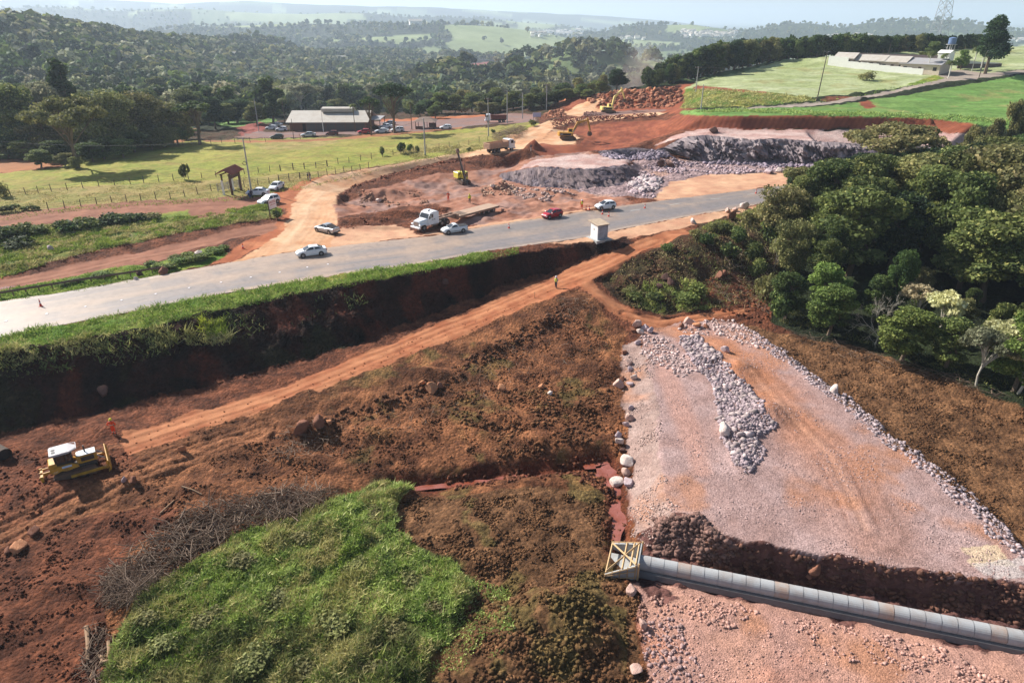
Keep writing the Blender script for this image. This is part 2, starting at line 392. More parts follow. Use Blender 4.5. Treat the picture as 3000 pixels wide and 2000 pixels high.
def newmat(name):
    m = bpy.data.materials.new(name); m.use_nodes = True
    nt = m.node_tree; bs = nt.nodes['Principled BSDF']
    return m, nt, bs
def N(nt, t, **kw):
    n = nt.nodes.new(t)
    for k, v in kw.items():
        if k.startswith('i_'):
            key = k[2:]; key = int(key) if key.isdigit() else key.replace('_', ' ')
            n.inputs[key].default_value = v
        else: setattr(n, k, v)
    return n
def mat(name, color, rough=.6, metal=0.0, spec=.5, dirt=.25, dscale=3.0, bump=0.0, dcol=None):
    """paint with dust and wear from noise"""
    m, nt, bs = newmat(name); L = nt.links
    tc = N(nt, 'ShaderNodeTexCoord')
    no = N(nt, 'ShaderNodeTexNoise', i_Scale=dscale, i_Detail=5.0, i_Roughness=.65)
    L.new(tc.outputs['Object'], no.inputs['Vector'])
    rp = N(nt, 'ShaderNodeValToRGB'); rp.color_ramp.elements[0].position = .42; rp.color_ramp.elements[1].position = .75
    L.new(no.outputs['Fac'], rp.inputs['Fac'])
    ml = N(nt, 'ShaderNodeMath', operation='MULTIPLY', i_1=dirt); L.new(rp.outputs['Color'], ml.inputs[0])
    mx = N(nt, 'ShaderNodeMix', data_type='RGBA'); mx.inputs[6].default_value = (*color, 1)
    dc = dcol if dcol else tuple(.5*c+.5*d for c, d in zip(color, (.30, .16, .09)))
    mx.inputs[7].default_value = (*dc, 1)
    L.new(ml.outputs[0], mx.inputs[0]); L.new(mx.outputs[2], bs.inputs['Base Color'])
    bs.inputs['Roughness'].default_value = rough; bs.inputs['Metallic'].default_value = metal
    bs.inputs['Specular IOR Level'].default_value = spec
    if bump:
        bp = N(nt, 'ShaderNodeBump', i_Distance=bump, i_Strength=1.0)
        n2 = N(nt, 'ShaderNodeTexNoise', i_Scale=dscale*4, i_Detail=4.0); L.new(tc.outputs['Object'], n2.inputs['Vector'])
        L.new(n2.outputs['Fac'], bp.inputs['Height']); L.new(bp.outputs['Normal'], bs.inputs['Normal'])
    return m
def ground_mat(name, b1=.06, s1=7.0, b2=.12, s2=1.6, rough=.93, vor=0.0, vs=5.0, var=.35, spec=.15):
    """soil, gravel, grass: colour from the surface's own zones, broken up by noise; relief from noise and stones"""
    m, nt, bs = newmat(name); L = nt.links
    tc = N(nt, 'ShaderNodeTexCoord'); at = N(nt, 'ShaderNodeAttribute', attribute_name='Col')
    n1 = N(nt, 'ShaderNodeTexNoise', i_Scale=s1, i_Detail=6.0, i_Roughness=.8)
    n2 = N(nt, 'ShaderNodeTexNoise', i_Scale=s2, i_Detail=5.0, i_Roughness=.65)
    n3 = N(nt, 'ShaderNodeTexNoise', i_Scale=.23, i_Detail=4.0)
    for n in (n1, n2, n3): L.new(tc.outputs['Object'], n.inputs['Vector'])
    def rng(n, k):
        r = N(nt, 'ShaderNodeMapRange'); r.inputs[1].default_value = .25; r.inputs[2].default_value = .75
        r.inputs[3].default_value = 1-k; r.inputs[4].default_value = 1+k
        L.new(n.outputs['Fac'], r.inputs[0]); return r
    a, b, c = rng(n1, var), rng(n2, var*.9), rng(n3, var*.45)
    m1 = N(nt, 'ShaderNodeMath', operation='MULTIPLY'); m2 = N(nt, 'ShaderNodeMath', operation='MULTIPLY')
    L.new(a.outputs[0], m1.inputs[0]); L.new(b.outputs[0], m1.inputs[1]); L.new(m1.outputs[0], m2.inputs[0]); L.new(c.outputs[0], m2.inputs[1])
    last = m2
    hgt = N(nt, 'ShaderNodeMath', operation='MULTIPLY', i_1=b1); L.new(n1.outputs['Fac'], hgt.inputs[0])
    h2 = N(nt, 'ShaderNodeMath', operation='MULTIPLY_ADD', i_1=b2); L.new(n2.outputs['Fac'], h2.inputs[0]); L.new(hgt.outputs[0], h2.inputs[2])
    hh = h2
    if vor:
        vo = N(nt, 'ShaderNodeTexVoronoi', i_Scale=vs); vo.inputs['Randomness'].default_value = 1
        L.new(tc.outputs['Object'], vo.inputs['Vector'])
        h3 = N(nt, 'ShaderNodeMath', operation='MULTIPLY_ADD', i_1=-vor); L.new(vo.outputs['Distance'], h3.inputs[0]); L.new(h2.outputs[0], h3.inputs[2]); hh = h3
        sc = N(nt, 'ShaderNodeSeparateColor'); L.new(vo.outputs['Color'], sc.inputs[0])
        r = N(nt, 'ShaderNodeMapRange'); r.inputs[3].default_value = .72; r.inputs[4].default_value = 1.28
        L.new(sc.outputs[0], r.inputs[0])
        m3 = N(nt, 'ShaderNodeMath', operation='MULTIPLY'); L.new(last.outputs[0], m3.inputs[0]); L.new(r.outputs[0], m3.inputs[1]); last = m3
    vm = N(nt, 'ShaderNodeVectorMath', operation='SCALE'); L.new(at.outputs['Color'], vm.inputs[0]); L.new(last.outputs[0], vm.inputs['Scale'])
    L.new(vm.outputs[0], bs.inputs['Base Color'])
    bp = N(nt, 'ShaderNodeBump', i_Distance=1.0, i_Strength=1.0); L.new(hh.outputs[0], bp.inputs['Height']); L.new(bp.outputs['Normal'], bs.inputs['Normal'])
    bs.inputs['Roughness'].default_value = rough; bs.inputs['Specular IOR Level'].default_value = spec
    return m
M_soil = ground_mat('clod_soil', b1=.20, s1=5.0, b2=.22, s2=1.7, var=.42, vor=.16, vs=3.4)
M_dirt = ground_mat('packed_dirt', b1=.025, s1=6, b2=.10, s2=.9, var=.16)
M_grav = ground_mat('crushed_rock', b1=.04, s1=12, b2=.07, s2=1.6, var=.22, vor=.035, vs=10)
M_rock = ground_mat('broken_basalt', b1=.10, s1=5, b2=.45, s2=1.1, var=.30, vor=.25, vs=1.7)
M_grass = ground_mat('short_grass', b1=.10, s1=6, b2=.22, s2=1.2, var=.30)
M_far = ground_mat('woodland', b1=1.5, s1=.35, b2=5, s2=.07, var=.30, vor=5.0, vs=.085)
M_farf = ground_mat('farm_fields', b1=.3, s1=.4, b2=.8, s2=.05, var=.14)

# ------------------------------------------------------------------ zones of the ground (outlines surveyed as u, v)
K = .78
def C(r, g, b): return np.array(srgb(r, g, b, K))
# name: (object name, material, colour a, colour b, noise scale, fine relief, coarse relief)
ZT = dict(
 forest=('forest_floor', 0, C(52,62,34), C(38,44,26), 6, .15, .6),
 wild=('scrub_ground', 0, C(92,62,44), C(76,66,42), 2.2, .16, .45),
 soil=('bare_soil', 0, C(156,102,68), C(98,60,40), 1.2, .14, .28),
 soilb=('clod_field', 0, C(142,102,70), C(104,72,48), 1.2, .16, .14),
 redsoil=('red_soil', 0, C(142,86,60), C(92,54,38), 1.2, .12, .26),
 bank=('road_bank', 0, C(66,38,29), C(38,26,20), 1.8, .26, .42),  # dark moist soil and scrub, darkened further to deepen the bank's shade
 track=('dirt_track', 1, C(192,128,90), C(164,98,66), 1.6, .03, .05),
 sidetr=('side_track', 1, C(164,112,88), C(140,92,72), 1.6, .03, .06),
 haul=('haul_road', 1, C(228,186,148), C(206,152,112), 3, .03, .05),
 pad=('gravel_pad', 2, C(186,156,150), C(166,134,126), 2.4, .03, .05),
 padlow=('lower_gravel_pad', 2, C(196,148,128), C(178,136,122), 2.2, .05, .08),
 padcliff=('gravel_cut', 3, C(122,84,76), C(96,66,62), 1.2, .28, .15),
 padside=('gravel_slope', 2, C(176,150,140), C(160,132,122), 1.2, .10, .10),
 pitfloor=('pit_floor', 1, C(186,134,110), C(150,98,76), 2.2, .2, .42),
 rockfloor=('rock_floor', 3, C(180,152,148), C(150,126,126), 2.0, .16, .16),
 rocktop=('rock_bench', 2, C(214,186,176), C(190,150,140), 2.5, .08, .10),
 rockdark=('rock_ledge', 3, C(112,100,108), C(84,74,84), 1.0, .30, .25),
 redcut=('red_cut', 1, C(160,92,64), C(132,70,50), 3.0, .06, .16),
 orange=('orange_fill', 1, C(196,124,84), C(170,96,62), 3.0, .05, .12),
 sandy=('sandy_apron', 1, C(222,176,140), C(200,148,118), 2.6, .03, .06),
 pasture=('pasture', 4, C(172,164,80), C(148,152,64), 7, .06, .12),
 pastureb=('dry_pasture', 4, C(178,156,98), C(150,142,76), 4, .06, .12),
 verge=('verge_grass', 4, C(140,152,60), C(112,130,52), 1.5, .10, .15),
 rough=('rough_grass', 4, C(132,128,58), C(94,112,46), 2.0, .16, .28),
 green=('green_field', 4, C(128,158,84), C(108,142,70), 6, .06, .12),
 pale=('pale_field', 4, C(184,190,142), C(162,172,116), 9, .06, .15),
 paved=('stone_road', 1, C(176,160,146), C(158,142,130), 3, .02, .03),
 lot=('parking_lot', 1, C(138,116,112), C(150,112,98), 3, .04, .06),
 reddry=('dry_field', 1, C(176,118,76), C(160,110,76), 6, .03, .05),
 meadow=('far_meadow', 6, C(162,172,122), C(140,152,100), 60, .1, .1),
 redhill=('red_hill', 6, C(160,90,80), C(140,76,66), 20, .3, .5),
 scrubv=('valley_scrub', 6, C(122,134,86), C(96,114,70), 25, .4, .8),
)
ZN = list(ZT); ZI = {n: i for i, n in enumerate(ZN)}
MATS = [M_soil, M_dirt, M_grav, M_rock, M_grass, M_far, M_farf]
def strip(a, b): return a+b[::-1]
def px(name): return [(p[0], p[1]) for p in BL[name]]
Z = [
 ('scrubv', [(1080,150),(1240,128),(1500,120),(1760,100),(1760,170),(1420,200),(1250,205),(1140,170)]),
 ('scrubv', [(1180,152),(1260,118),(1500,128),(1500,200),(1400,180),(1240,185)]),
 ('meadow', [(958,112),(1000,108),(1075,114),(1078,124),(1010,130),(975,135)]),
 ('meadow', [(820,86),(900,84),(990,80),(990,92),(930,98),(840,96)]),
 ('meadow', [(690,88),(780,90),(770,96),(700,95)]),
 ('meadow', [(1350,92),(1450,88),(1560,100),(1560,110),(1420,108)]),
 ('meadow', [(1390,160),(1480,150),(1560,142),(1540,170),(1430,176)]),
 ('meadow', [(700,172),(770,170),(800,186),(740,190)]),
 ('redhill', [(1060,160),(1085,148),(1120,142),(1165,150),(1172,168),(1120,182),(1070,180)]),
 ('redhill', [(1255,168),(1330,168),(1326,180),(1262,180)]),
 ('wild', [(-1200,330),(0,345),(200,335),(420,318),(420,300),(560,296),(700,262),(900,258),(1240,245),(1300,255),(1300,290),(-1200,420)]),
 ('pasture', [(-1500,400),(0,398),(140,386),(190,352),(330,330),(480,322),(900,312),(1130,292),(1240,282),(1170,340),(960,368),(740,404),(690,430),(650,470),(560,462),(400,466),(200,480),(0,505),(-1500,700)]),
 ('pastureb', [(-900,520),(0,440),(300,424),(520,412),(700,396),(840,384),(1000,360),(1060,345),(1140,338),(960,368),(740,404),(690,430),(560,462),(400,466),(200,480),(0,505),(-900,640)]),
 ('pastureb', [(560,325),(760,315),(780,328),(700,345),(600,342)]),
 ('pastureb', [(1000,318),(1100,300),(1220,278),(1160,335),(1100,340),(1010,352),(900,352)]),
 ('reddry', [(-1500,372),(0,368),(130,370),(150,380),(90,390),(0,397),(-1500,440)]),
 ('rough', [(-1500,340),(0,348),(120,350),(140,368),(0,366),(-1500,372)]),
 ('green', [(470,278),(600,272),(640,275),(600,290),(520,292)]),
 ('reddry', [(380,330),(390,312),(430,300),(450,296),(440,312),(420,326)]),
 ('redhill', [(545,292),(600,282),(615,290),(600,312),(550,312)]),
 ('lot', [(540,318),(590,300),(640,306),(700,300),(880,296),(850,280),(1020,272),(1130,262),(1225,262),(1232,280),(1100,288),(1030,298),(860,306),(640,318)]),
 ('orange', [(870,276),(1020,268),(1130,262),(1130,267),(1020,274),(880,281)]),
 ('reddry', [(470,322),(600,322),(720,320),(840,311),(950,302),(1060,292),(1060,297),(950,307),(840,317),(720,326),(600,328),(470,327)]),
 # left of the highway
 ('sidetr', [(-900,560),(0,492),(200,468),(400,459),(560,452),(600,452),(650,462),(670,470),(645,480),(560,476),(500,500),(430,496),(300,500),(150,512),(0,530),(-900,620)]),
 ('rough', [(-900,620),(0,530),(150,512),(300,500),(430,496),(500,500),(560,478),(610,466),(645,480),(640,505),(560,512),(400,540),(200,583),(0,642),(-900,760)]),
 ('verge', [(340,500),(430,480),(440,492),(360,506)]),
 ('redsoil', [(-900,760),(0,632),(200,582),(400,536),(560,506),(640,498),(640,512),(560,520),(400,548),(200,596),(0,650),(-900,780)]),
 ('sidetr', [(-900,780),(0,644),(200,602),(400,560),(560,524),(645,508),(640,545),(560,560),(420,590),(300,612),(100,652),(0,672),(-900,830)]),
 ('redsoil', [(300,615),(420,582),(560,545),(628,540),(600,560),(500,592),(400,625),(340,640)]),
 ('verge', [(-900,840),(0,668),(120,645),(290,610),(410,612),(400,628),(287,650),(143,676),(0,700),(-900,880)]),
 ('verge', [(340,606),(420,585),(500,570),(525,566),(505,592),(460,608),(400,622)]),
 # haul road and aprons
 ('orange', [(600,452),(640,440),(700,415),(760,400),(760,420),(700,470),(660,500),(640,552),(560,585),(520,605),(480,604),(560,560),(632,525),(655,480)]),
 ('haul', [(640,585),(520,605),(600,570),(650,530),(668,480),(690,435),(740,405),(850,388),(960,368),(1070,350),(1130,337),(1180,314),(1225,289),(1262,276),(1320,271),(1400,267),(1470,260),(1534,256),(1515,265),(1460,269),(1400,275),(1310,284),(1272,293),(1240,330),(1190,352),(1110,356),(1040,367),(950,387),(880,406),(815,425),(780,446),(770,470),(775,500),(765,545),(860,545),(860,560),(754,575),(677,580)]),
 ('haul', [(1290,262),(1300,245),(1340,235),(1390,215),(1400,218),(1372,240),(1370,250),(1340,262),(1330,270)]),
 ('orange', [(1285,240),(1300,228),(1330,222),(1395,214),(1385,222),(1340,236),(1300,250)]),
 ('sandy', [(765,548),(790,520),(900,512),(960,540),(1107,515),(1244,496),(1367,478),(1367,484),(1244,502),(1107,522),(860,557),(764,573)]),
 # pit
 ('redsoil', [(775,452),(815,424),(880,405),(960,384),(1040,365),(1110,354),(1200,352),(1215,372),(1190,390),(1100,400),(1040,400),(960,410),(900,428),(840,440),(800,462)]),
 ('pitfloor', [(765,470),(800,465),(850,440),(960,408),(1040,396),(1180,388),(1160,410),(1200,425),(1340,432),(1480,470),(1367,479),(1244,497),(1107,515),(1000,520),(960,515),(900,505),(780,512)]),
 ('redsoil', [(778,500),(900,478),(1000,470),(1030,485),(960,505),(880,520),(800,528),(770,520)]),
 ('pitfloor', [(1060,398),(1180,380),(1240,356),(1340,350),(1440,358),(1450,372),(1330,390),(1230,386),(1150,410),(1060,420)]),
 ('rockdark', [(1150,408),(1185,392),(1235,381),(1290,387),(1350,388),(1440,378),(1462,400),(1430,424),(1340,434),(1230,430),(1160,416)]),
 ('rocktop', [(1190,388),(1220,370),(1290,358),(1400,352),(1442,362),(1444,378),(1350,388),(1290,386),(1235,380)]),
 ('rockfloor', [(1455,400),(1450,370),(1500,364),(1600,366),(1800,372),(1960,380),(1960,402),(1800,398),(1620,402),(1540,420),(1500,458),(1380,448),(1300,436),(1430,424)]),
 ('sandy', [(1500,458),(1540,420),(1620,402),(1800,398),(1960,402),(1960,408),(1800,426),(1517,462)]),
 ('redcut', [(1216,345),(1240,331),(1272,330),(1300,335),(1330,333),(1345,315),(1290,300),(1310,292),(1400,282),(1490,277),(1530,276),(1555,266),(1560,300),(1500,320),(1440,338),(1380,346),(1340,350),(1240,358)]),
 ('haul', [(1240,330),(1272,296),(1300,300),(1330,315),(1320,332),(1270,334)]),
 ('rockdark', [(1370,348),(1450,340),(1505,345),(1530,340),(1545,352),(1500,364),(1440,364),(1390,356)]),
 ('rocktop', [(1500,335),(1545,312),(1600,298),(1700,298),(1960,300),(2250,308),(2250,340),(1960,330),(1800,320),(1720,322),(1660,314),(1610,311),(1560,318)]),
 ('rockdark', [(1525,342),(1560,318),(1610,311),(1660,314),(1720,322),(1800,320),(1960,330),(2300,350),(2300,395),(1960,380),(1800,372),(1640,370),(1580,362)]),
 # upper bank and rubble by the second excavator
 ('redcut', [(1290,240),(1330,222),(1395,212),(1440,208),(1560,198),(1592,190),(1582,215),(1575,245),(1560,262),(1530,260),(1480,254),(1400,256),(1330,260),(1295,256)]),
 ('haul', [(1296,262),(1330,240),(1378,222),(1388,228),(1366,248),(1400,256),(1360,262),(1320,266)]),
 ('lot', [(1340,262),(1370,258),(1460,255),(1530,251),(1530,256),(1400,266),(1340,268)]),
 ('redsoil', [(1240,286),(1262,274),(1300,268),(1290,245),(1255,262),(1235,270)]),
 # hill
 ('green', [(1560,255),(1700,250),(1900,245),(2100,215),(2352,172),(3600,120),(3600,340),(2352,300),(2250,286),(2150,275),(2000,268),(1700,266),(1570,264)]),
 ('pale', [(1570,205),(1600,188),(1700,168),(1800,138),(1900,128),(2100,117),(2352,104),(3600,60),(3600,120),(2352,160),(2180,178),(2080,200),(1900,222),(1850,226),(1700,208),(1640,202)]),
 ('rough', [(1575,205),(1640,200),(1850,222),(1880,232),(1750,242),(1565,250)]),
 ('redcut', [(1600,196),(1660,202),(1760,212),(1760,216),(1660,208),(1590,204)]),
 ('redsoil', [(1878,232),(1900,224),(1970,220),(1960,228),(1900,233)]),
 ('paved', [(1640,250),(1760,245),(1880,236),(1960,225),(2040,210),(2110,194),(2160,182),(2150,168),(2200,160),(2260,168),(2352,162),(3600,105),(3600,118),(2352,168),(2240,182),(2180,186),(2120,198),(2040,217),(1960,233),(1880,243),(1760,249),(1640,252)]),
 ('redcut', [(1968,234),(1998,230),(2012,246),(1990,252)]),
 ('verge', [(2080,195),(2150,172),(2170,180),(2100,197)]),
 ('redcut', [(1555,264),(1620,265),(1700,266),(1850,266),(2000,268),(2150,274),(2240,286),(2245,308),(2150,304),(2000,299),(1850,298),(1700,298),(1600,298),(1555,300)]),
 # bank and everything below the highway
 ('sandy', [(1244,560),(1404,532),(1587,497),(1737,472),(1760,480),(1640,505),(1580,520),(1400,556),(1360,558)]),
 ('verge', strip([(-900,1050)]+px('road_l')[1:9]+[(1120,578)], [(-900,1120)]+px('bank_t')[1:9]+[(1120,597)])),
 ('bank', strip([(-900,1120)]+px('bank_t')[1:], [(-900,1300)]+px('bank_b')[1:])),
 ('soil', [(-900,1350),(-200,1180),(0,1110),(150,1090),(300,1040),(450,985),(700,905),(900,830),(1100,752),(1250,690),(1330,665),(1440,770),(1432,800),(1440,1000),(1450,1250),(1430,1320),(1480,1350),(1490,2200),(-900,2200)]),
 ('redsoil', [(-900,1350),(-200,1100),(0,1000),(140,965),(280,985),(330,1010),(300,1045),(330,1060),(180,1130),(60,1230),(0,1260),(-900,1500)]),
 ('redsoil', [(0,1250),(120,1200),(300,1170),(420,1180),(300,1260),(250,1400),(260,1568),(240,1750),(-900,1900),(-900,1400)]),
 ('soilb', [(1000,1140),(1390,1130),(1420,1280),(1440,1350),(1470,1400),(1480,2200),(1000,2200),(1000,1560),(1090,1400),(900,1250),(905,1150)]),
 ('track', strip([(280,1000),(330,985),(450,945),(640,892),(800,828),(950,765),(1100,705),(1230,648),(1330,605),(1400,580),(1450,560),(1500,540),(1560,525)], [(300,1042),(420,1000),(560,955),(700,905),(900,830),(1100,752),(1250,690),(1330,658),(1400,625),(1440,600),(1480,580),(1540,560),(1590,540)])),
 ('track', [(1330,655),(1360,640),(1400,685),(1450,718),(1520,735),(1620,718),(1740,702),(1760,712),(1640,730),(1560,742),(1600,750),(1500,765),(1430,735),(1370,700)]),
 ('wild', [(1385,640),(1430,605),(1490,580),(1580,545),(1600,520),(1660,500),(1737,480),(1790,470),(1800,700),(1740,700),(1620,712),(1520,725),(1450,710),(1400,675)]),
 ('redsoil', [(1590,650),(1660,630),(1760,640),(1800,720),(1740,735),(1700,712),(1600,705)]),
 ('forest', [(1780,470),(1800,430),(2000,380),(3600,250),(3600,1100),(2352,940),(2250,900),(2100,845),(1950,800),(1820,765),(1770,735),(1790,640)]),
 ('padside', strip([(1474,776)]+px('pad_lt')[1:7], [(1425,800)]+px('pad_le')[1:])),
 ('pad', strip(px('pad_lt')+[(3000,1420)], px('pad_rt')+[(3000,1800)])),
 ('padcliff', strip(px('pad_lt')[5:]+[(3000,1420)], [(1450,1240)]+px('pad_cb')+[(3000,1560)])),
 ('padcliff', strip([(1450,1262)]+px('pad_cb')+[(3000,1560)], px('pipe_n')+[(3000,1640)])),
 ('padlow', strip([(1450,1330)]+px('pipe_n')+[(3000,1600)], [(1480,1450),(1490,2300),(3000,2300)])),
 ('padcliff', [(1470,1330),(1520,1345),(1560,1370),(1500,1380),(1465,1350)]),
 ('soilb', [(1690,740),(1780,760),(1950,795),(2100,842),(2352,940),(3600,1300),(3600,1600),(2420,1348),(2320,1245),(2250,1172),(2160,1095),(2050,1012),(1950,930),(1830,842),(1745,775)]),
]
U0, V0 = GU.copy(), GV.copy()
wm = np.where(GY < 400, FV/GD, FV/GD*.6)
w1 = fbm(GX, GY, 2.6, 4, 31); w2 = fbm(GX, GY, 2.6, 4, 47)
w1b = fbm(GX, GY, 60, 4, 33); w2b = fbm(GX, GY, 60, 4, 49)
farw = sstep(350, 700, GY)
UW = U0 + wm*(.9*w1*(1-farw)+22*w1b*farw)
VW = V0 + wm*np.where(GY < 400, .75*w2*np.clip(24/GY+.25, 0, 1), 0) + farw*2.5*w2b
ZONE = np.full(GX.shape, ZI['forest'], np.int16)
# farmland far away
fn = fbm(GX, GY, 420, 3, 71); fn2 = fbm(GX, GY, 900, 2, 77)
fm = (GY > 1500) & (fn > .22+.06*sstep(2500, 8000, GY))
ZONE[fm & (fn2 > 0)] = ZI['meadow']; ZONE[fm & (fn2 <= 0)] = ZI['scrubv']
ZONE[(V0 > 300) & (GY < 240) & (GX < 60)] = ZI['redsoil']
ZONE[inpoly(U0, V0, [(1236,300),(1236,258),(1290,230),(1600,190),(1600,300)])] = ZI['redsoil']
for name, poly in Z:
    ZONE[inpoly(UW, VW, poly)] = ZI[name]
# colours
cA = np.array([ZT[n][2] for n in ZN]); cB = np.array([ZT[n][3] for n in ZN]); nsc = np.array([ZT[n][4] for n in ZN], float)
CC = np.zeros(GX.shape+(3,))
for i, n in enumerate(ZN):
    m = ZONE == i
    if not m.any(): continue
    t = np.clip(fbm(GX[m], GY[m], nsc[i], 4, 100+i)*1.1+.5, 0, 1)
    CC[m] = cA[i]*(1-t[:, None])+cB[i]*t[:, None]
fine = np.array([ZT[n][5] for n in ZN])[ZONE]; coarse = np.array([ZT[n][6] for n in ZN])[ZONE]
fine = blur(fine, 2); coarse = blur(coarse, 5)
def blend(m, col, k=1.0):
    m = (np.clip(m, 0, 1)*k)[..., None]
    CC[:] = CC*(1-m)+np.array(col)*m
def soft(poly, amp=0, s=2.0, seed=1):
    """mask of an outline with ragged edge"""
    return inpoly(U0+wm*amp*fbm(GX, GY, s, 3, seed), V0+wm*.4*amp*fbm(GX, GY, s, 3, seed+9), poly)
def zis(*n): return np.isin(ZONE, [ZI[a] for a in n])
nz1 = fbm(GX, GY, 1.1, 4, 201); nz2 = fbm(GX, GY, 5, 4, 202); nz3 = fbm(GX, GY, .45, 3, 203)
# vegetation tint on bare ground and bald spots in grass
blend(zis('soilb', 'soil')*sstep(.22, .45, nz2+.4*nz1)*sstep(700, 900, U0)*(U0 < 1440), C(112,112,58), .38)
blend(zis('verge', 'rough', 'pasture')*sstep(.25, .5, nz2+.5*nz1), C(176,160,84), .6)
blend(zis('verge', 'rough')*sstep(.1, .5, -nz2-.3*nz3), C(84,128,36), .7)
blend(zis('pasture', 'pastureb')*sstep(-.05, .45, fbm(GX, GY, 2.6, 4, 741)), C(152,128,74), .5)
blend(zis('pasture')*sstep(.0, .5, fbm(GX, GY, 18, 3, 742)), C(160,138,80), .45)
blend(zis('pasture', 'pastureb')*sstep(.1, .45, -fbm(GX, GY, 1.4, 3, 743)), C(112,128,50), .5)
blend(zis('pale')*sstep(.1, .4, fbm(GX, GY*2.2, 14, 4, 77)), C(196,200,160), .55)
blend(zis('green')*sstep(.15, .5, fbm(GX*.6+GY*.5, GY*3, 8, 3, 78)), C(128,176,88), .5)
blend(zis('pale')*sstep(.0, .4, fbm(GX, GY*1.6, 4, 4, 751)), C(140,150,92), .55)
blend(zis('green')*sstep(.0, .4, fbm(GX*.5+GY*.6, GY*2.5, 3.2, 4, 752)), C(92,124,56), .55)
blend(zis('green', 'pale')*sstep(.25, .5, fbm(GX, GY, 7, 4, 753)), C(160,146,92), .5)
blend(zis('pad', 'padlow', 'padside')*sstep(.12, .5, fbm(GX, GY, 5, 5, 79)), C(188,132,100), .7)
blend(zis('padlow')*sstep(0, .5, nz2), C(206,140,112), .5)
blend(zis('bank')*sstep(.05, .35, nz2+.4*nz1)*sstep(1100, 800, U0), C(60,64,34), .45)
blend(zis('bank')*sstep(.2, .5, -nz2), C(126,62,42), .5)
blend(zis('rockdark')*sstep(.1, .4, fbm(GX, GZ*2, 1.2, 3, 88)), C(160,146,150), .6)
blend(zis('rockfloor')*sstep(.15, .5, nz2), C(196,150,124), .6)
blend(zis('pitfloor')*sstep(.1, .45, -nz2), C(150,132,128), .5)
blend(zis('soil')*sstep(.15, .5, fbm(GX, GY, 3.5, 4, 91)), C(176,116,76), .55)
blend(zis('soil')*sstep(.1, .5, -fbm(GX, GY, 3.5, 4, 93)), C(78,48,30), .6)
# light lane of red earth across the gravel pad and its ochre stains
lane = [P(u, v, -6.1) for u, v in [(1440,735),(1540,762),(1640,790),(1700,840),(1760,900),(1830,970),(1900,1040),(1950,1120),(1990,1210)]]
ld, lsd, lal = polydist(GX, GY, lane)
wd = 1.2+.07*lal
blend(zis('pad', 'padside')*sstep(wd*1.35, wd*.35, ld+.8*nz2+.3*nz1)*sstep(60, 28, lal), C(184,128,98), .8)
blend(zis('pad')*sstep(.0, .5, fbm(GX, GY, 2.2, 4, 95)+.25)*sstep(7, 1, ld)*sstep(40, 22, lal), C(196,126,84), .5)
l2 = [P(u, v, -6.1) for u, v in [(1500,790),(1540,880),(1580,980),(1610,1080)]]
ld2, _, la2 = polydist(GX, GY, l2)
blend(zis('pad', 'padside')*sstep(1.6, .4, ld2+.5*nz2), C(196,150,134), .7)
blend(soft([(2215,1255),(2290,1250),(2330,1300),(2240,1300)], .6, 1, 5), C(216,190,156), .8)
blend(soft([(2240,1290),(2352,1280),(2360,1330),(2260,1320)], 1, 1, 6), C(206,196,190), .6)
# ruts and stripes along the tracks
cwl = [P(*p) for p in BL['creek']]; cwd, _, _ = polydist(GX, GY, cwl); blend(sstep(1.6, .5, cwd+.5*nz1), C(112,56,38), .85)
def ruts(pts, W, dark, lightc, depth=.07, offs=(-1.0, .95), kd=.45, zones=None, seed=0):
    d, s, al = polydist(GX, GY, pts)
    lat = d*s + .22*vn(al/6, al*0, 7+seed)
    m = (d < W)
    if zones: m = m & zis(*zones)
    st = vn(lat*2.6+50, al*.05, 11+seed)*.6+vn(lat*6+9, al*.11, 12+seed)*.4
    CC[m] = (CC*(1+.22*st[..., None]))[m]
    global GZ
    for o in offs:
        g = np.exp(-((lat-o)/.22)**2)*m
        GZ = GZ - depth*g + depth*.5*np.exp(-((lat-o-.36)/.16)**2)*m
        blend(g*(.5+.5*vn(al*2.2, lat*0, 13)), dark, kd)
    blend(np.exp(-(lat/.5)**2)*m, lightc, .25)
tc_ = [P(*p) for p in [(150,1040,-6.1),(290,1020,-6),(450,968,-5.9),(660,898,-5.7),(840,826,-5.5),(1020,753,-5.1),(1170,694,-4.2),(1290,644,-3.2),(1370,615,-2.4),(1430,588,-1.6),(1500,560,-.9)]]
ruts(tc_, 3.4, C(150,88,58), C(214,150,108), .06, (-1.9, -.9, .5, 1.5), .4, ('track', 'redsoil'))
tb_ = [P(*p) for p in [(1345,650,-3),(1400,695,-4.4),(1470,735,-5.5),(1540,758,-5.9),(1640,790,-6),(1700,840,-6.1)]]
ruts(tb_, 2.6, C(120,66,42), C(206,140,100), .10, (-1.1, .9), .5, ('track', 'soil'), 3)
tb2 = [P(*p) for p in [(1440,725,-5.1),(1520,740,-5.8),(1600,722,-5.8),(1680,712,-5.8),(1760,700,-5.8)]]
ruts(tb2, 2.0, C(110,60,40), C(196,128,90), .14, (-.8, .7), .55, ('track', 'redsoil'), 5)
td_ = [P(*p) for p in [(0,1230,-6.7),(150,1160,-6.5),(300,1095,-6.2),(450,1035,-6.1),(600,985,-6)]]
ruts(td_, 3.0, C(90,50,34), C(170,110,74), .12, (-1.4, -.4, .8, 1.6), .5, ('soil', 'redsoil'), 7)
blend(np.exp(-(polydist(GX, GY, td_)[0]/1.9)**2)*(.7+.6*nz1), C(178,120,84), .75)
ruts(lane[1:], 3.0, C(140,90,66), C(206,158,130), .03, (-1.3, -.2, 1.1), .4, ('pad', 'padside'), 17)
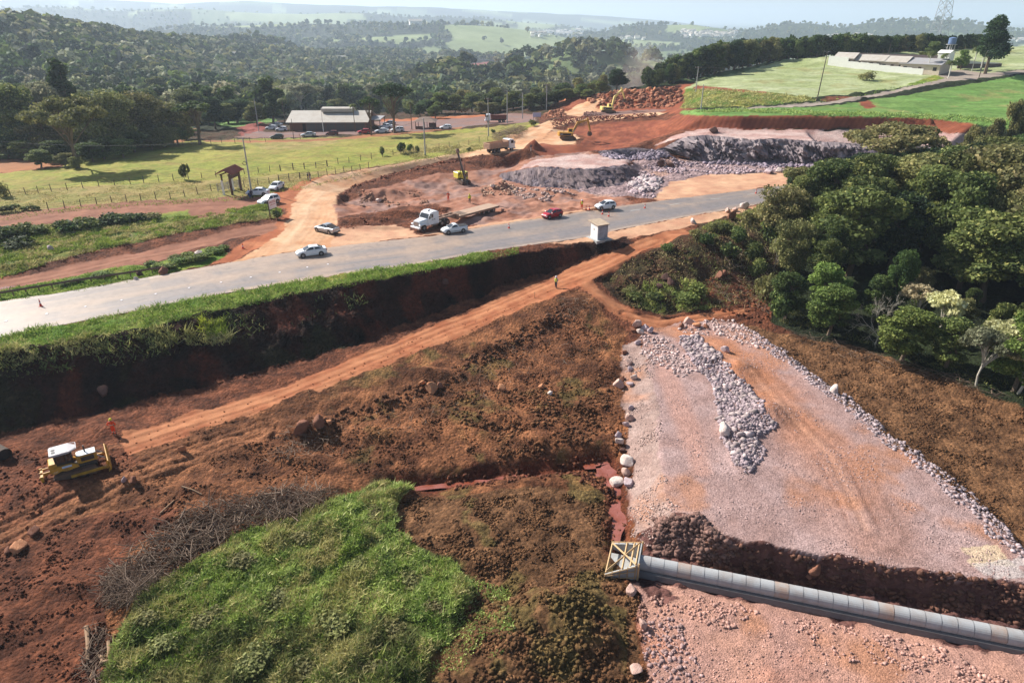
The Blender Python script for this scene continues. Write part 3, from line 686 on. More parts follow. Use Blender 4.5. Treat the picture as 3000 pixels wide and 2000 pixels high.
hc_ = [P(*p) for p in [(620,600,0),(690,520,.1),(710,470,.2),(760,425,.3),(860,396,.6),(960,377,.9),(1090,353,1.4),(1170,333,2),(1250,290,2.8),(1330,277,3.5),(1450,265,4.5),(1520,261,5)]]
ruts(hc_, 6, C(196,140,100), C(238,204,170), .02, (-2.6, -1, 1, 2.6), .35, ('haul', 'orange'), 9)
s1_ = [P(*p) for p in [(-60,668,-.2),(100,638,-.2),(300,594,-.15),(500,556,0),(630,525,.1)]]
ruts(s1_, 2.6, C(120,74,56), C(186,136,108), .05, (-.9, .8), .4, ('sidetr',), 11)
s2_ = [P(*p) for p in [(-60,520,1.1),(150,490,1.1),(300,478,1.1),(450,470,1),(600,466,.6)]]
ruts(s2_, 2.6, C(130,84,66), C(180,130,104), .04, (-.9, .8), .4, ('sidetr',), 13)
p2_ = [P(*p) for p in [(790,458,-.3),(880,484,-.6),(980,488,-.3),(1100,490,-.1),(1240,480,0)]]
ruts(p2_, 2.5, C(110,66,48), C(186,130,100), .12, (-1.2, -.3, .8), .5, ('pitfloor', 'redsoil'), 15)
# bulldozer ribs on the red cut, vertical on the slope
m = zis('redcut') & (V0 > 262) & (V0 < 300) & (U0 > 1540)
rib = np.abs(((GX*1.35) % 1.0)-.5)*2
CC[m] = (CC*(1+(.35*(rib-.5))[..., None]))[m]; GZ = GZ+np.where(m, .16*(rib-.5), 0)
m = zis('redcut') & (U0 > 1340) & (U0 < 1560) & (V0 > 285) & (V0 < 340)
rb = vn(GX*2.4, GY*.5, 55); CC[m] = (CC*(1+.30*rb[..., None]))[m]; GZ = GZ+np.where(m, .06*rb, 0)
# heaps and hollows: (u, v, z, radius x, radius y, height)
HEAPS = [(880,452,-1,5,2.2,1.5),(955,470,-1,3,1.4,.5),(1150,438,-1,2.6,1.6,1.3),(1205,447,-.6,3,1.6,.9),(1260,450,-.6,3.4,1.7,.9),(1225,344,2,2.3,2.0,2.4),(1205,352,1.8,3.0,1.5,1.2),
 (1372,481,0,3,.7,.5),(850,505,0,5,.9,.9),(930,492,-.1,5,.9,.9),(1010,482,-.2,4,.8,.8),(880,522,0,6,.8,.5),(1000,503,-.1,7,.8,.5),(815,512,0,3,.8,.8),
 (1330,700,-4.3,3.5,2.2,1.0),(1240,742,-5,3,1.5,.7),(1120,800,-5.7,3,1.3,.8),(1000,860,-6,3.5,1.2,.7),(860,920,-6.2,3.5,1.3,.8),(720,975,-6.3,3.2,1.4,1.0),(590,1030,-6.6,3,1.1,.6),(660,1050,-6.8,3,1.2,.7),
 (1700,850,-6.1,1.9,2.6,.9),(1760,950,-6.1,2.2,2.4,1.0),(1700,990,-6.1,1.9,2.6,.8),(1630,830,-6,2.6,1.6,.6),(1700,1060,-6.1,1.0,1.6,.5),
 (1210,1120,-8,5,2.5,.5),(1080,1200,-7.9,5,3,.55),(1290,1420,-8,3.6,2.2,1.7),(1180,1500,-8,5,2.6,1.2),(1380,1480,-8.3,2,1.6,.9),(1130,1290,-8,3,1.4,.6),(1260,1010,-7.2,4,1.5,.7),(1150,960,-6.9,4,1.3,.6),(1330,930,-6.8,3,1.2,.6),(880,1000,-6.9,4,1.2,.6),(1330,1380,-8.3,2.4,1.4,.7),(1240,1390,-8.1,2,1.2,.5),
 (250,990,-6.2,4,1.2,.5),(120,1125,-6.4,4,1.5,.5),(275,1105,-6.2,1.8,1.0,.4),(300,1200,-6.9,4,1.2,.5),(470,1130,-6.9,4,1.2,.6),(150,1350,-7.3,4,1.2,.5),
 (1450,1200,-8.6,1.5,1.2,.3),(1570,1195,-6.2,1.6,1.0,.6),(1268,262,3,2.5,1.6,1.2),(1295,252,3.5,2,1.2,.9),(1175,318,2,6,2,1.0),(1970,230,10,4,1.2,.8),(1375,262,4,3,1,.8),(1645,298,5.5,4,1.5,.7),(1640,305,5.3,3,1,.5),
 (1600,560,-.9,5,3,.9),(1540,610,-2.3,5,3,.8),(1650,600,-2.3,5,3,.9),(1480,640,-3,4,2,.6)]
for u, v, z, rx, ry, h in HEAPS:
    x, y, _ = P(u, v, z)
    q = ((GX-x)/rx)**2+((GY-y)/ry)**2
    GZ = GZ + h*np.exp(-q*1.3)*(1+.25*nz1)
pm_ = np.clip(blur(inpoly(U0, V0, [(905,1108),(940,1122),(905,1170),(915,1230),(960,1262),(1030,1290),(1070,1335),(1095,1375),(1060,1420),(1040,1470),(1000,1500),(975,1568),(960,1900),(200,1900),(250,1568),(280,1440),(330,1360),(430,1300),(560,1230),(700,1180),(820,1140),(860,1108)]).astype(float), 4), 0, 1)
GZ = GZ+pm_*(.30+.55*np.abs(fbm(GX, GY, 3.2, 3, 611))*1.6+.25*fbm(GX, GY, 1.1, 3, 612))
blend(pm_, C(92,104,52), .9)
# deeper water bed
cw = [P(*p) for p in BL['creek']]
cd, _, _ = polydist(GX, GY, cw); GZ = GZ - .35*np.exp(-(cd/.9)**2)
# relief noise; the road bed is sunk under its own sheet
ROADP = px('road_u')+px('road_l')[::-1]
rm = inpoly(U0, V0, ROADP) & (GY > 50) & (GY < 330)
relief = fine*(.75*fbm(GX, GY, .9, 3, 301)+.6*np.abs(fbm(GX, GY, 1.7, 2, 302)))*1.6 + coarse*fbm(GX, GY, 3.6, 3, 303)*1.3
relief = relief*np.where(GY < 340, 1, .6)
GZ = np.where(rm, GZ-.10, GZ+relief)
GU, GV, GD = project(GX, GY, GZ)

def HZ(x, y):
    """ground height under a plan position"""
    x = np.asarray(x, float); y = np.asarray(y, float)
    r = np.interp(y, ROW, np.arange(NR)); c = np.interp(x/(y+10), SS, np.arange(NS))
    r0 = np.clip(np.floor(r).astype(int), 0, NR-2); c0 = np.clip(np.floor(c).astype(int), 0, NS-2)
    fr = r-r0; fc = c-c0
    return GZ[r0, c0]*(1-fr)*(1-fc)+GZ[r0+1, c0]*fr*(1-fc)+GZ[r0, c0+1]*(1-fr)*fc+GZ[r0+1, c0+1]*fr*fc
def ZAT(x, y):
    r = np.clip(np.rint(np.interp(y, ROW, np.arange(NR))).astype(int), 0, NR-1)
    c = np.clip(np.rint(np.interp(np.asarray(x)/(np.asarray(y)+10), SS, np.arange(NS))).astype(int), 0, NS-1)
    return ZONE[r, c]
def G(u, v, lift=0.0):
    """where the sight line of a survey pixel meets the ground"""
    a, yv, dz = ray(u, v)
    ys = np.exp(np.linspace(math.log(20), math.log(9000), 2600))
    xs = a/yv*ys; zs = CAMZ+dz/yv*ys
    h = HZ(xs, ys)
    k = np.argmax(zs < h)
    if k == 0: k = len(ys)-1
    y = ys[k]
    lo, hi = ys[k-1], ys[k]
    for _ in range(14):
        mid = (lo+hi)/2
        if CAMZ+dz/yv*mid < float(HZ(a/yv*mid, mid)): hi = mid
        else: lo = mid
    y = (lo+hi)/2
    x = a/yv*y
    return Vector((x, y, float(HZ(x, y))+lift))

# ---- one sheet of ground, cut into its named zones
faceZ = ZONE[:-1, :-1]
idx = np.arange(NR*NS).reshape(NR, NS)
quad = np.stack([idx[:-1, :-1], idx[:-1, 1:], idx[1:, 1:], idx[1:, :-1]], -1)
VV = np.stack([GX, GY, GZ], -1).reshape(-1, 3); CF = CC.reshape(-1, 3)
farrow = np.repeat((ROW[:-1] > 1300)[:, None], NS-1, 1)
for i, n in enumerate(ZN):
    for far in (False, True):
        m = (faceZ == i) & (farrow == far)
        if not m.any(): continue
        q = quad[m]; used, inv = np.unique(q, return_inverse=True)
        mt = MATS[ZT[n][1]]
        nm = ZT[n][0]
        if n == 'forest' and far: mt = M_far; nm = 'wooded_hills'
        if n == 'scrubv' and far: nm = 'far_fields'
        me = npmesh(nm, VV[used], inv.reshape(q.shape), (mt,), col=CF[used], smooth=True)
        tag(obj(nm, me), kind='structure')
# ------------------------------------------------------------------ highway
def resample(pts, n):
    p = np.array([q[:2] for q in pts]); d = np.r_[0, np.cumsum(np.hypot(*np.diff(p, axis=0).T))]
    # smooth the surveyed line with a Catmull-like pass
    t = np.linspace(0, d[-1], n)
    x = np.interp(t, d, p[:, 0]); y = np.interp(t, d, p[:, 1])
    k = max(3, n//40); ker = np.hanning(k*2+1); ker /= ker.sum()
    xp = np.pad(x, k, 'reflect', reflect_type='odd'); yp = np.pad(y, k, 'reflect', reflect_type='odd')
    return np.convolve(xp, ker, 'valid'), np.convolve(yp, ker, 'valid'), t
RN, RM = 1500, 56
ux, uy, ut = resample([P(*p) for p in BL['road_u']], RN); lx, ly, lt = resample([P(*p) for p in BL['road_l']], RN)
T = np.linspace(0, 1, RM)[None, :]
rx = ux[:, None]*(1-T)+lx[:, None]*T; ry = uy[:, None]*(1-T)+ly[:, None]*T
jit = fbm(rx, ry, 1.5, 3, 401)*.35
rx[:, 0] += -.2*jit[:, 0]; ry[:, 0] += jit[:, 0]; ry[:, -1] += jit[:, -1]*.7
rz = np.full(rx.shape, .012)+.05*np.sin(PI*T)
s_ = ut[:, None]+0*T; U_, V_, _ = project(rx, ry, rz)
base = np.array(srgb(142,134,130,.68)); dust = np.array(srgb(200,170,146,.66)); blue = np.array(srgb(130,130,136,.70)); dk = np.array(srgb(104,96,94))
c = base+0*rx[..., None]
def mixc(c, col, m): m = np.clip(m, 0, 1)[..., None]; return c*(1-m)+np.array(col)*m
lanes = vn(T*9+3, s_*.012, 411)*.6+vn(T*22, s_*.03, 412)*.4
c = mixc(c, blue, sstep(.58, .72, T)*sstep(.96, .84, T)*.75)
c = mixc(c, dust, (sstep(.50, .10, T)*.55+.22+.5*np.exp(-((T-.52)/.09)**2))*(.75+.6*lanes)*sstep(1250, 800, U_))  # dust stripes; the left stretch is also lightened to imitate sun glare
c = mixc(c, dust, .25+.35*lanes)
c = mixc(c, dust, sstep(.12, .0, T)*.8); c = mixc(c, np.array(srgb(176,150,130)), sstep(.90, .97, T)*.8*sstep(300, 560, U_))
c = mixc(c, dk, .55*np.exp(-((T-(.90+.01*vn(s_*.1, s_*0, 5)))/.009)**2))
c = mixc(c, dk, .28*np.exp(-((T-.70)/.012)**2)*(vn(s_*.05, T*0, 6) > -.2))
c = mixc(c, dk, .30*sstep(.25, .5, vn(s_*.04, T*6, 421)))
c = mixc(c, np.array(srgb(232,228,222)), .55*np.exp(-((T-.055)/.008)**2)*sstep(520, 300, U_))
pt = (_h(np.floor(s_/9+vn(s_*.3, T*0, 3)*.05), np.floor(T*4), 77) > .80); c = mixc(c, np.array(srgb(118,112,112)), .35*pt)
c = mixc(c, dk, .35*sstep(.55, .9, 1-np.abs(fbm(rx, ry, 3.0, 4, 435))*9))
c = mixc(c, dust, .55*sstep(.1, .5, fbm(rx, ry, 4.5, 4, 437)))
c *= (1+.16*fbm(rx, ry, .5, 3, 431))[..., None]
q = np.arange(RN*RM).reshape(RN, RM); fq = np.stack([q[:-1, :-1], q[1:, :-1], q[1:, 1:], q[:-1, 1:]], -1).reshape(-1, 4)
m_as, nt, bs = newmat('worn_asphalt'); L = nt.links
at = N(nt, 'ShaderNodeAttribute', attribute_name='Col'); tcn = N(nt, 'ShaderNodeTexCoord')
nn = N(nt, 'ShaderNodeTexNoise', i_Scale=14.0, i_Detail=4.0); L.new(tcn.outputs['Object'], nn.inputs['Vector'])
mr = N(nt, 'ShaderNodeMapRange'); mr.inputs[3].default_value = .84; mr.inputs[4].default_value = 1.16; L.new(nn.outputs['Fac'], mr.inputs[0])
vs = N(nt, 'ShaderNodeVectorMath', operation='SCALE'); L.new(at.outputs['Color'], vs.inputs[0]); L.new(mr.outputs[0], vs.inputs['Scale']); L.new(vs.outputs[0], bs.inputs['Base Color'])
bs.inputs['Roughness'].default_value = .52; bs.inputs['Specular IOR Level'].default_value = .45
bp = N(nt, 'ShaderNodeBump', i_Distance=.02); L.new(nn.outputs['Fac'], bp.inputs['Height']); L.new(bp.outputs['Normal'], bs.inputs['Normal'])
tag(obj('road', npmesh('road', np.stack([rx, ry, rz], -1).reshape(-1, 3), fq, (m_as,), col=c.reshape(-1, 3), smooth=True)), kind='structure')
def road_pt(k, t): return Vector((float(rx[k, 0]*(1-t)+rx[k, -1]*t), float(ry[k, 0]*(1-t)+ry[k, -1]*t), .012+.05*math.sin(PI*t)))
def road_k(u, t=.5):
    return int(np.argmin(np.abs(U_[:, int(t*(RM-1))]-u)))
M_line = mat('road_paint', srgb(214,208,198,.8), .7, dirt=.7, dscale=2.5, dcol=srgb(170,156,146))
# broken centre line left visible at the far end
mk = MB()
for u0, u1 in [(1538,1562),(1632,1655),(1448,1470),(1716,1735)]:
    k0, k1 = road_k(u0, .3), road_k(u1, .3)
    a, b = road_pt(k0, .30), road_pt(k1, .30); c2, d = road_pt(k0, .315), road_pt(k1, .315)
    vv = [a, b, d, c2]; mk.add([(p.x, p.y, p.z+.006) for p in vv], [(0, 1, 2, 3)])
tag(mk.build('road_marking', M_line), kind='structure')

# ------------------------------------------------------------------ water
m_w, nt, bs = newmat('muddy_water'); L = nt.links
tcn = N(nt, 'ShaderNodeTexCoord'); nn = N(nt, 'ShaderNodeTexNoise', i_Scale=.55, i_Detail=4.0); L.new(tcn.outputs['Object'], nn.inputs['Vector'])
rp = N(nt, 'ShaderNodeValToRGB'); rp.color_ramp.elements[0].color = (*srgb(128,66,44), 1); rp.color_ramp.elements[1].color = (*srgb(150,92,80), 1)
rp.color_ramp.elements[0].position = .38; rp.color_ramp.elements[1].position = .6
L.new(nn.outputs['Fac'], rp.inputs['Fac']); L.new(rp.outputs['Color'], bs.inputs['Base Color']); bs.inputs['Roughness'].default_value = .12
n2 = N(nt, 'ShaderNodeTexNoise', i_Scale=5.0); L.new(tcn.outputs['Object'], n2.inputs['Vector'])
bp = N(nt, 'ShaderNodeBump', i_Distance=.03); L.new(n2.outputs['Fac'], bp.inputs['Height']); L.new(bp.outputs['Normal'], bs.inputs['Normal'])
def water(name, pts, z, widths, label):
    cl = [P(u, v, z) for u, v in pts]; mb = MB(); sub = []
    for i in range(len(cl)-1):
        for k in range(6):
            t = k/6; sub.append((cl[i][0]*(1-t)+cl[i+1][0]*t, cl[i][1]*(1-t)+cl[i+1][1]*t, widths[i]*(1-t)+widths[i+1]*t))
    vs = []
    for i, (x, y, wd) in enumerate(sub):
        j = min(i+1, len(sub)-1); h = max(i-1, 0)
        dx, dy = sub[j][0]-sub[h][0], sub[j][1]-sub[h][1]; l = math.hypot(dx, dy) or 1
        nx, ny = -dy/l, dx/l; wa = wd*(1+.28*math.sin(i*.55)+.2*math.sin(i*.31)); wb = wd*(1+.3*math.sin(i*.43+2)+.2*math.sin(i*.2))
        vs += [(x+nx*wa, y+ny*wa, z), (x-nx*wb, y-ny*wb, z)]
    mb.add(vs, [(2*i, 2*i+1, 2*i+3, 2*i+2) for i in range(len(sub)-1)])
    o = mb.build(name, m_w); tag(o, kind='structure')
water('creek', [(1340,1072),(1380,1064),(1398,1085),(1402,1120),(1410,1160),(1418,1210),(1412,1262)], -8.76, [.3,.8,.9,1.35,1.3,.8,.3], '')
water('muddy_creek', [(950,1122),(1010,1116),(1070,1112),(1120,1108),(1160,1100),(1220,1092)], -8.60, [.25,.35,.5,.62,.42,.2], '')
water('puddle', [(-20,664),(15,660),(40,656)], float(G(15,660).z)+.03, [.5,.5,.1], '')

# ------------------------------------------------------------------ rocks
M_stone = ground_mat('stone', b1=.05, s1=5, b2=.06, s2=2.2, var=.22, rough=.9, spec=.25)
_ico = None
def ico(sub):
    bm = bmesh.new(); bmesh.ops.create_icosphere(bm, subdivisions=sub, radius=1)
    v = np.array([q.co[:] for q in bm.verts]); f = np.array([[q.index for q in g.verts] for g in bm.faces]); bm.free(); return v, f
ICO1, ICO2, ICO3 = ico(1), ico(2), ico(3)
def rot_mats(n, rng):
    q = rng.normal(size=(n, 4)); q /= np.linalg.norm(q, axis=1)[:, None]
    w_, x, y, z = q.T
    return np.stack([1-2*(y*y+z*z), 2*(x*y-z*w_), 2*(x*z+y*w_), 2*(x*y+z*w_), 1-2*(x*x+z*z), 2*(y*z-x*w_), 2*(x*z-y*w_), 2*(y*z+x*w_), 1-2*(x*x+y*y)], 1).reshape(n, 3, 3)
def rocks_mesh(name, pos, size, col, mat_, seed=1, flat=.75, jit=.34):
    """many loose stones in one mesh"""
    rng = np.random.default_rng(seed); n = len(pos); bv, bf = ICO1
    V = bv[None]*(1+jit*rng.normal(size=(n, len(bv), 1)).clip(-1.2, 1.2))
    V = V*rng.uniform(.6, 1.2, (n, 1, 3)); V = np.einsum('nij,nkj->nki', rot_mats(n, rng), V)
    V[:, :, 2] *= flat
    V = V*size[:, None, None]+pos[:, None, :]
    Fc = bf[None]+(np.arange(n)*len(bv))[:, None, None]
    cc = np.repeat((col*(1+.22*rng.normal(size=(n, 1))).clip(.5, 1.6)), len(bv), 0)
    return npmesh(name, V.reshape(-1, 3), Fc.reshape(-1, 3), (mat_,), col=cc)
def scatter(poly, n, z, seed, dens=None):
    rng = np.random.default_rng(seed)
    c_ = np.array([P(u, v, z)[:2] for u, v in poly]); lo = c_.min(0)-1; hi = c_.max(0)+1
    X = rng.uniform(lo[0], hi[0], n*6); Y = rng.uniform(lo[1], hi[1], n*6); zz = HZ(X, Y); u, v, _ = project(X, Y, zz)
    wp = np.minimum(FV/np.maximum(Y, 20)*.55, 22)
    m = inpoly(u+wp*fbm(X, Y, 1.8, 3, 951), v+.6*wp*fbm(X, Y, 1.8, 3, 952), poly)
    if dens is not None: m &= rng.uniform(size=len(X)) < dens(X, Y)
    k = np.where(m)[0][:n]
    return np.stack([X[k], Y[k], zz[k]], 1)
def gcol(p):
    r = np.clip(np.rint(np.interp(p[:, 1], ROW, np.arange(NR))).astype(int), 0, NR-1); cc_ = np.clip(np.rint(np.interp(p[:, 0]/(p[:, 1]+10), SS, np.arange(NS))).astype(int), 0, NS-1)
    return CC[r, cc_]
def rubble(name, polys, mat_, seed, flat=.7, sink=.2):
    """polys: (outline, z, count, min size, max size, colour or None, clump)"""
    pp, ss, cc_ = [], [], []
    rng = np.random.default_rng(seed)
    for i, (poly, z, n, s0, s1, col, cl) in enumerate(polys):
        dn = (lambda X, Y: sstep(-.15, .35, fbm(X, Y, cl, 3, seed+i))) if cl else None
        p = scatter(poly, n, z, seed*31+i, dn); k = len(p)
        s = s0+(s1-s0)*rng.power(.45, k); p[:, 2] += s*sink
        pp.append(p); ss.append(s); cc_.append(gcol(p)*1.05 if col is None else np.repeat(np.array(srgb(*col, .95))[None], k, 0))
    return tag(obj(name, rocks_mesh(name, np.concatenate(pp), np.concatenate(ss), np.concatenate(cc_), mat_, seed, flat)), kind='stuff')
PADP = px('pad_lt')+px('pad_rt')[::-1]
WIND = [(1560,775),(1600,770),(1640,800),(1680,850),(1730,900),(1765,940),(1798,970),(1770,995),(1745,1000),(1750,1060),(1720,1092),(1690,1060),(1650,1010),(1650,960),(1640,890),(1590,830)]
rubble('gravel_stones', [
  (PADP, -6.1, 5200, .03, .085, (176,148,142), 2.5),
  (WIND, -6, 5200, .08, .26, (158,140,142), 0),
  (WIND, -6, 160, .25, .48, (178,160,156), 0),
  ([(1470,770),(1530,775),(1560,800),(1600,850),(1560,870),(1500,830),(1475,810)], -6, 500, .08, .26, (190,166,160), 0),
  ([(1560,738),(1690,735),(1760,780),(1740,800),(1650,770),(1560,765)], -6, 500, .08, .28, (196,170,162), 0),
  (strip([(1740,762),(1830,828),(1950,916),(2055,998),(2165,1080),(2255,1158),(2330,1230),(2430,1330)], [(1725,778),(1815,845),(1935,935),(2035,1018),(2140,1100),(2230,1178),(2300,1250),(2400,1350)]), -6.3, 2600, .05, .22, (168,150,150), 0),
  ([(1440,790),(1500,800),(1520,1000),(1530,1150),(1590,1190),(1500,1260),(1440,1230),(1445,1100),(1432,900)], -7, 3600, .04, .13, (176,150,140), 2),
  ([(1500,1190),(1600,1180),(1650,1230),(1700,1260),(1680,1300),(1500,1270)], -7.5, 1500, .10, .30, (126,96,86), 0),
  ([(1600,1240),(1900,1280),(2352,1345),(2600,1380),(2600,1480),(2352,1435),(1900,1345),(1600,1300)], -7.8, 2600, .08, .30, (112,78,64), 0),
  ([(1480,1345),(1700,1385),(2000,1450),(2352,1520),(2600,1580),(2600,1700),(2352,1590),(1900,1500),(1500,1400)], -8.3, 2600, .04, .17, (180,140,126), 1.4),
  ([(1480,1400),(1560,1420),(1640,1600),(1700,1800),(1500,1800)], -8.4, 900, .05, .2, (164,134,128), 0),
  ([(1480,1400),(2600,1620),(2600,1900),(1500,1900)], -8.3, 3000, .03, .09, (182,144,130), 2),
 ], M_stone, 5)
rubble('soil_clods', [
  ([(900,1150),(1380,1130),(1430,1290),(1480,1400),(1480,1900),(1000,1900),(1080,1420),(900,1260)], -8.2, 9500, .04, .18, None, 1.5),
  ([(1780,765),(1950,800),(2100,845),(2352,945),(2600,1030),(2600,1420),(2320,1225),(2050,1000),(1830,828)], -6.6, 9500, .04, .15, None, 1.2),
  ([(500,1100),(700,1000),(1000,880),(1300,700),(1430,800),(1430,1050),(1100,1070),(800,1090)], -6.8, 5000, .04, .17, None, 1.6),
  ([(0,1230),(450,1060),(700,980),(700,1080),(300,1250),(260,1568),(240,1800),(-300,1800)], -7.2, 3000, .04, .16, None, 1.6),
  ([(0,1030),(300,1040),(330,1080),(120,1170),(0,1200)], -6.3, 500, .05, .2, None, 0),
  ([(1400,640),(1500,580),(1640,520),(1780,600),(1800,760),(1600,700),(1450,710)], -3.5, 1800, .06, .35, None, 1.6),
  ([(300,1000),(700,880),(1100,720),(1330,640),(1100,760),(700,915),(320,1050)], -5.8, 500, .04, .12, None, 0),
  ([(700,975),(1000,865),(1300,690),(1330,720),(1000,900),(720,1010)], -6, 1200, .08, .34, (112,74,52), 0),
  ([(0,1000),(450,895),(800,795),(1230,636),(1230,610),(800,690),(0,860)], -4, 1600, .06, .26, None, 0),
  ([(930,1108),(1330,1060),(1380,1050),(1430,1080),(1440,1270),(1390,1270),(1385,1130),(1330,1095),(930,1135)], -8.6, 1500, .05, .28, (118,74,54), 1.0),
  ([(1080,1380),(1250,1340),(1440,1350),(1475,1600),(1000,1600)], -8, 2600, .04, .24, None, 1.0),
  ([(1000,920),(1380,860),(1430,1010),(1100,1060)], -7, 1600, .05, .26, (118,80,54), 1.6),
 ], M_soil, 6, .8)
rubble('quarry_rubble', [
  ([(1455,400),(1450,372),(1560,362),(1800,372),(1960,380),(1960,398),(1800,396),(1620,402),(1540,418),(1500,456),(1430,440),(1440,420)], -.3, 2600, .12, .5, (176,154,156), 3),
  ([(1600,355),(1960,365),(1960,392),(1800,384),(1620,376)], 0, 1300, .2, .7, (138,124,134), 0),
  ([(1470,440),(1440,425),(1480,405),(1520,415),(1510,440)], -.4, 300, .3, .9, (188,172,170), 0),
  ([(1170,428),(1310,428),(1330,455),(1250,466),(1180,452)], -.7, 600, .1, .45, (170,144,134), 1.8),
  ([(1100,435),(1160,416),(1200,445),(1110,452)], -.5, 260, .1, .5, (168,134,112), 0),
  ([(820,440),(960,438),(990,470),(830,476)], -1, 420, .08, .4, (150,112,90), 1.6),
  ([(1370,355),(1500,345),(1550,360),(1440,372)], 1, 700, .2, .6, (150,136,146), 0),
  ([(1340,230),(1395,212),(1560,200),(1570,230),(1540,248),(1400,252)], 6, 1500, .25, 1.0, (156,104,78), 0),
  ([(1250,262),(1290,250),(1300,268),(1255,272)], 3, 200, .2, .7, (166,112,84), 0),
  ([(1340,258),(1370,256),(1380,264),(1340,268)], 4, 160, .15, .5, (128,92,82), 0),
  ([(780,500),(1000,480),(1030,490),(870,520),(780,528)], -.2, 220, .06, .25, None, 1.5),
  ([(1262,276),(1320,270),(1515,262),(1515,267),(1400,277),(1310,286),(1272,294)], 3.5, 700, .15, .45, (108,54,38), 0),
  ([(780,445),(815,424),(880,405),(960,384),(1110,354),(1110,358),(960,390),(880,410),(815,430),(790,450)], .5, 700, .12, .4, (132,78,54), 0),
 ], M_stone, 7)

# bigger stones one can point to
BOUL = []
for i in range(7):
    rng = np.random.default_rng(900+i); v, f = ICO3
    v = v.copy()
    for _ in range(12):                                    # chop planes for a broken face
        d = rng.normal(size=3); d /= np.linalg.norm(d); h = rng.uniform(.38, .8); e = v@d-h; v = v-np.maximum(e, 0)[:, None]*d
    v = v*(1+.05*fbm(v[:, 0]*3+v[:, 2]*2, v[:, 1]*3-v[:, 2], .7, 3, i))[:, None]*rng.uniform(.75, 1.2, 3)
    BOUL.append((v, f))
def bouldermesh(i, mat_): 
    v, f = BOUL[i]; me = npmesh('boulder', v, f, (mat_,)); return me
def stonemat(name, rgb):
    return mat(name, srgb(*rgb), .9, spec=.2, dirt=.6, dscale=2.0, bump=.08, dcol=srgb(int(rgb[0]*.8), int(rgb[1]*.66), int(rgb[2]*.6)))
SM = {'grey': stonemat('purple_grey_stone', (190,172,174)), 'pink': stonemat('pink_stone', (196,164,150)), 'brown': stonemat('brown_stone', (140,96,76)), 'dark': stonemat('dark_stone', (96,70,62)), 'pale': stonemat('pale_stone', (214,198,188)), 'tan': stonemat('ochre_stone', (190,134,98))}
BM = {k: [bouldermesh(i, m) for i in range(7)] for k, m in SM.items()}
rb_ = random.Random(4)
def boulder(u, v, s, kind, label, group=None, cat='boulder'):
    p = G(u, v); o = obj('boulder', BM[kind][rb_.randrange(7)]); k = s*.5
    o.scale = (k*rb_.uniform(.9, 1.15), k*rb_.uniform(.9, 1.15), k*rb_.uniform(.8, 1)); o.rotation_euler = (rb_.uniform(-.3, .3), rb_.uniform(-.3, .3), rb_.uniform(0, 6.3))
    o.location = (p.x, p.y, p.z+k*.45); return tag(o, label, cat, group)
boulder(1440,1066,1.6,'pale','big pale angular boulder at the foot of the gravel slope, right of the creek bend')
boulder(1418,1114,1.35,'pale','pale boulder half standing in the orange creek water')
boulder(1447,1112,1.3,'grey','grey boulder touching the gravel slope right of the creek')
boulder(1437,1088,1.1,'pink','small pinkish stone wedged between the larger pale boulders by the creek')
for u, v, s, k in [(1440,838,1.3,'pink'),(1447,852,.9,'grey'),(1458,870,1.1,'pale'),(1448,884,.9,'grey'),(1420,886,1.5,'pink'),(1430,872,.8,'brown'),(1436,812,1.0,'brown'),(1448,940,.9,'grey'),(1448,964,1.4,'pink'),(1440,978,.9,'grey'),(1420,1000,.9,'grey'),(1425,1018,1.2,'pale'),(1428,1035,.8,'dark'),(1466,790,1.0,'grey')]:
    boulder(u, v, s, k, 'knee high stone lined up along the left edge of the gravel pad', 'stones along the left edge of the gravel pad', 'stone')
for u, v, s, k in [(1462,748,1.5,'pink'),(1482,754,1.1,'grey'),(1470,765,1.2,'pale'),(1494,762,1.1,'grey'),(1455,760,.9,'brown')]:
    boulder(u, v, s, k, 'stone in the small heap at the top left corner of the gravel pad', 'stones heaped at the top of the gravel pad', 'stone')
for u, v, s, k in [(1580,742,1.5,'pink'),(1598,750,1.3,'tan'),(1622,753,1.0,'brown'),(1566,752,1.0,'brown')]:
    boulder(u, v, s, k, 'stone on the upper end of the gravel pad beside the muddy track fork', 'stones at the track fork above the gravel pad', 'stone')
boulder(1917,902,1.5,'pale','pale stone standing out on the right edge of the gravel pad')
boulder(1665,992,1.8,'pale','flat pale slab lying on the lower end of the rock windrow')
boulder(1668,808,1.3,'grey','grey stone on top of the upper end of the rock windrow')
boulder(1870,1312,1.3,'brown','brown boulder embedded in the trench wall above the concrete pipe')
boulder(1453,1362,1.2,'pink','flat pink stone beside the lower gravel, below the pipe mouth')
boulder(1457,1545,1.0,'pink','pink stone at the bottom left corner of the lower gravel pad')
boulder(1478,1440,1.0,'pink','pink stone on the left edge of the lower gravel pad')
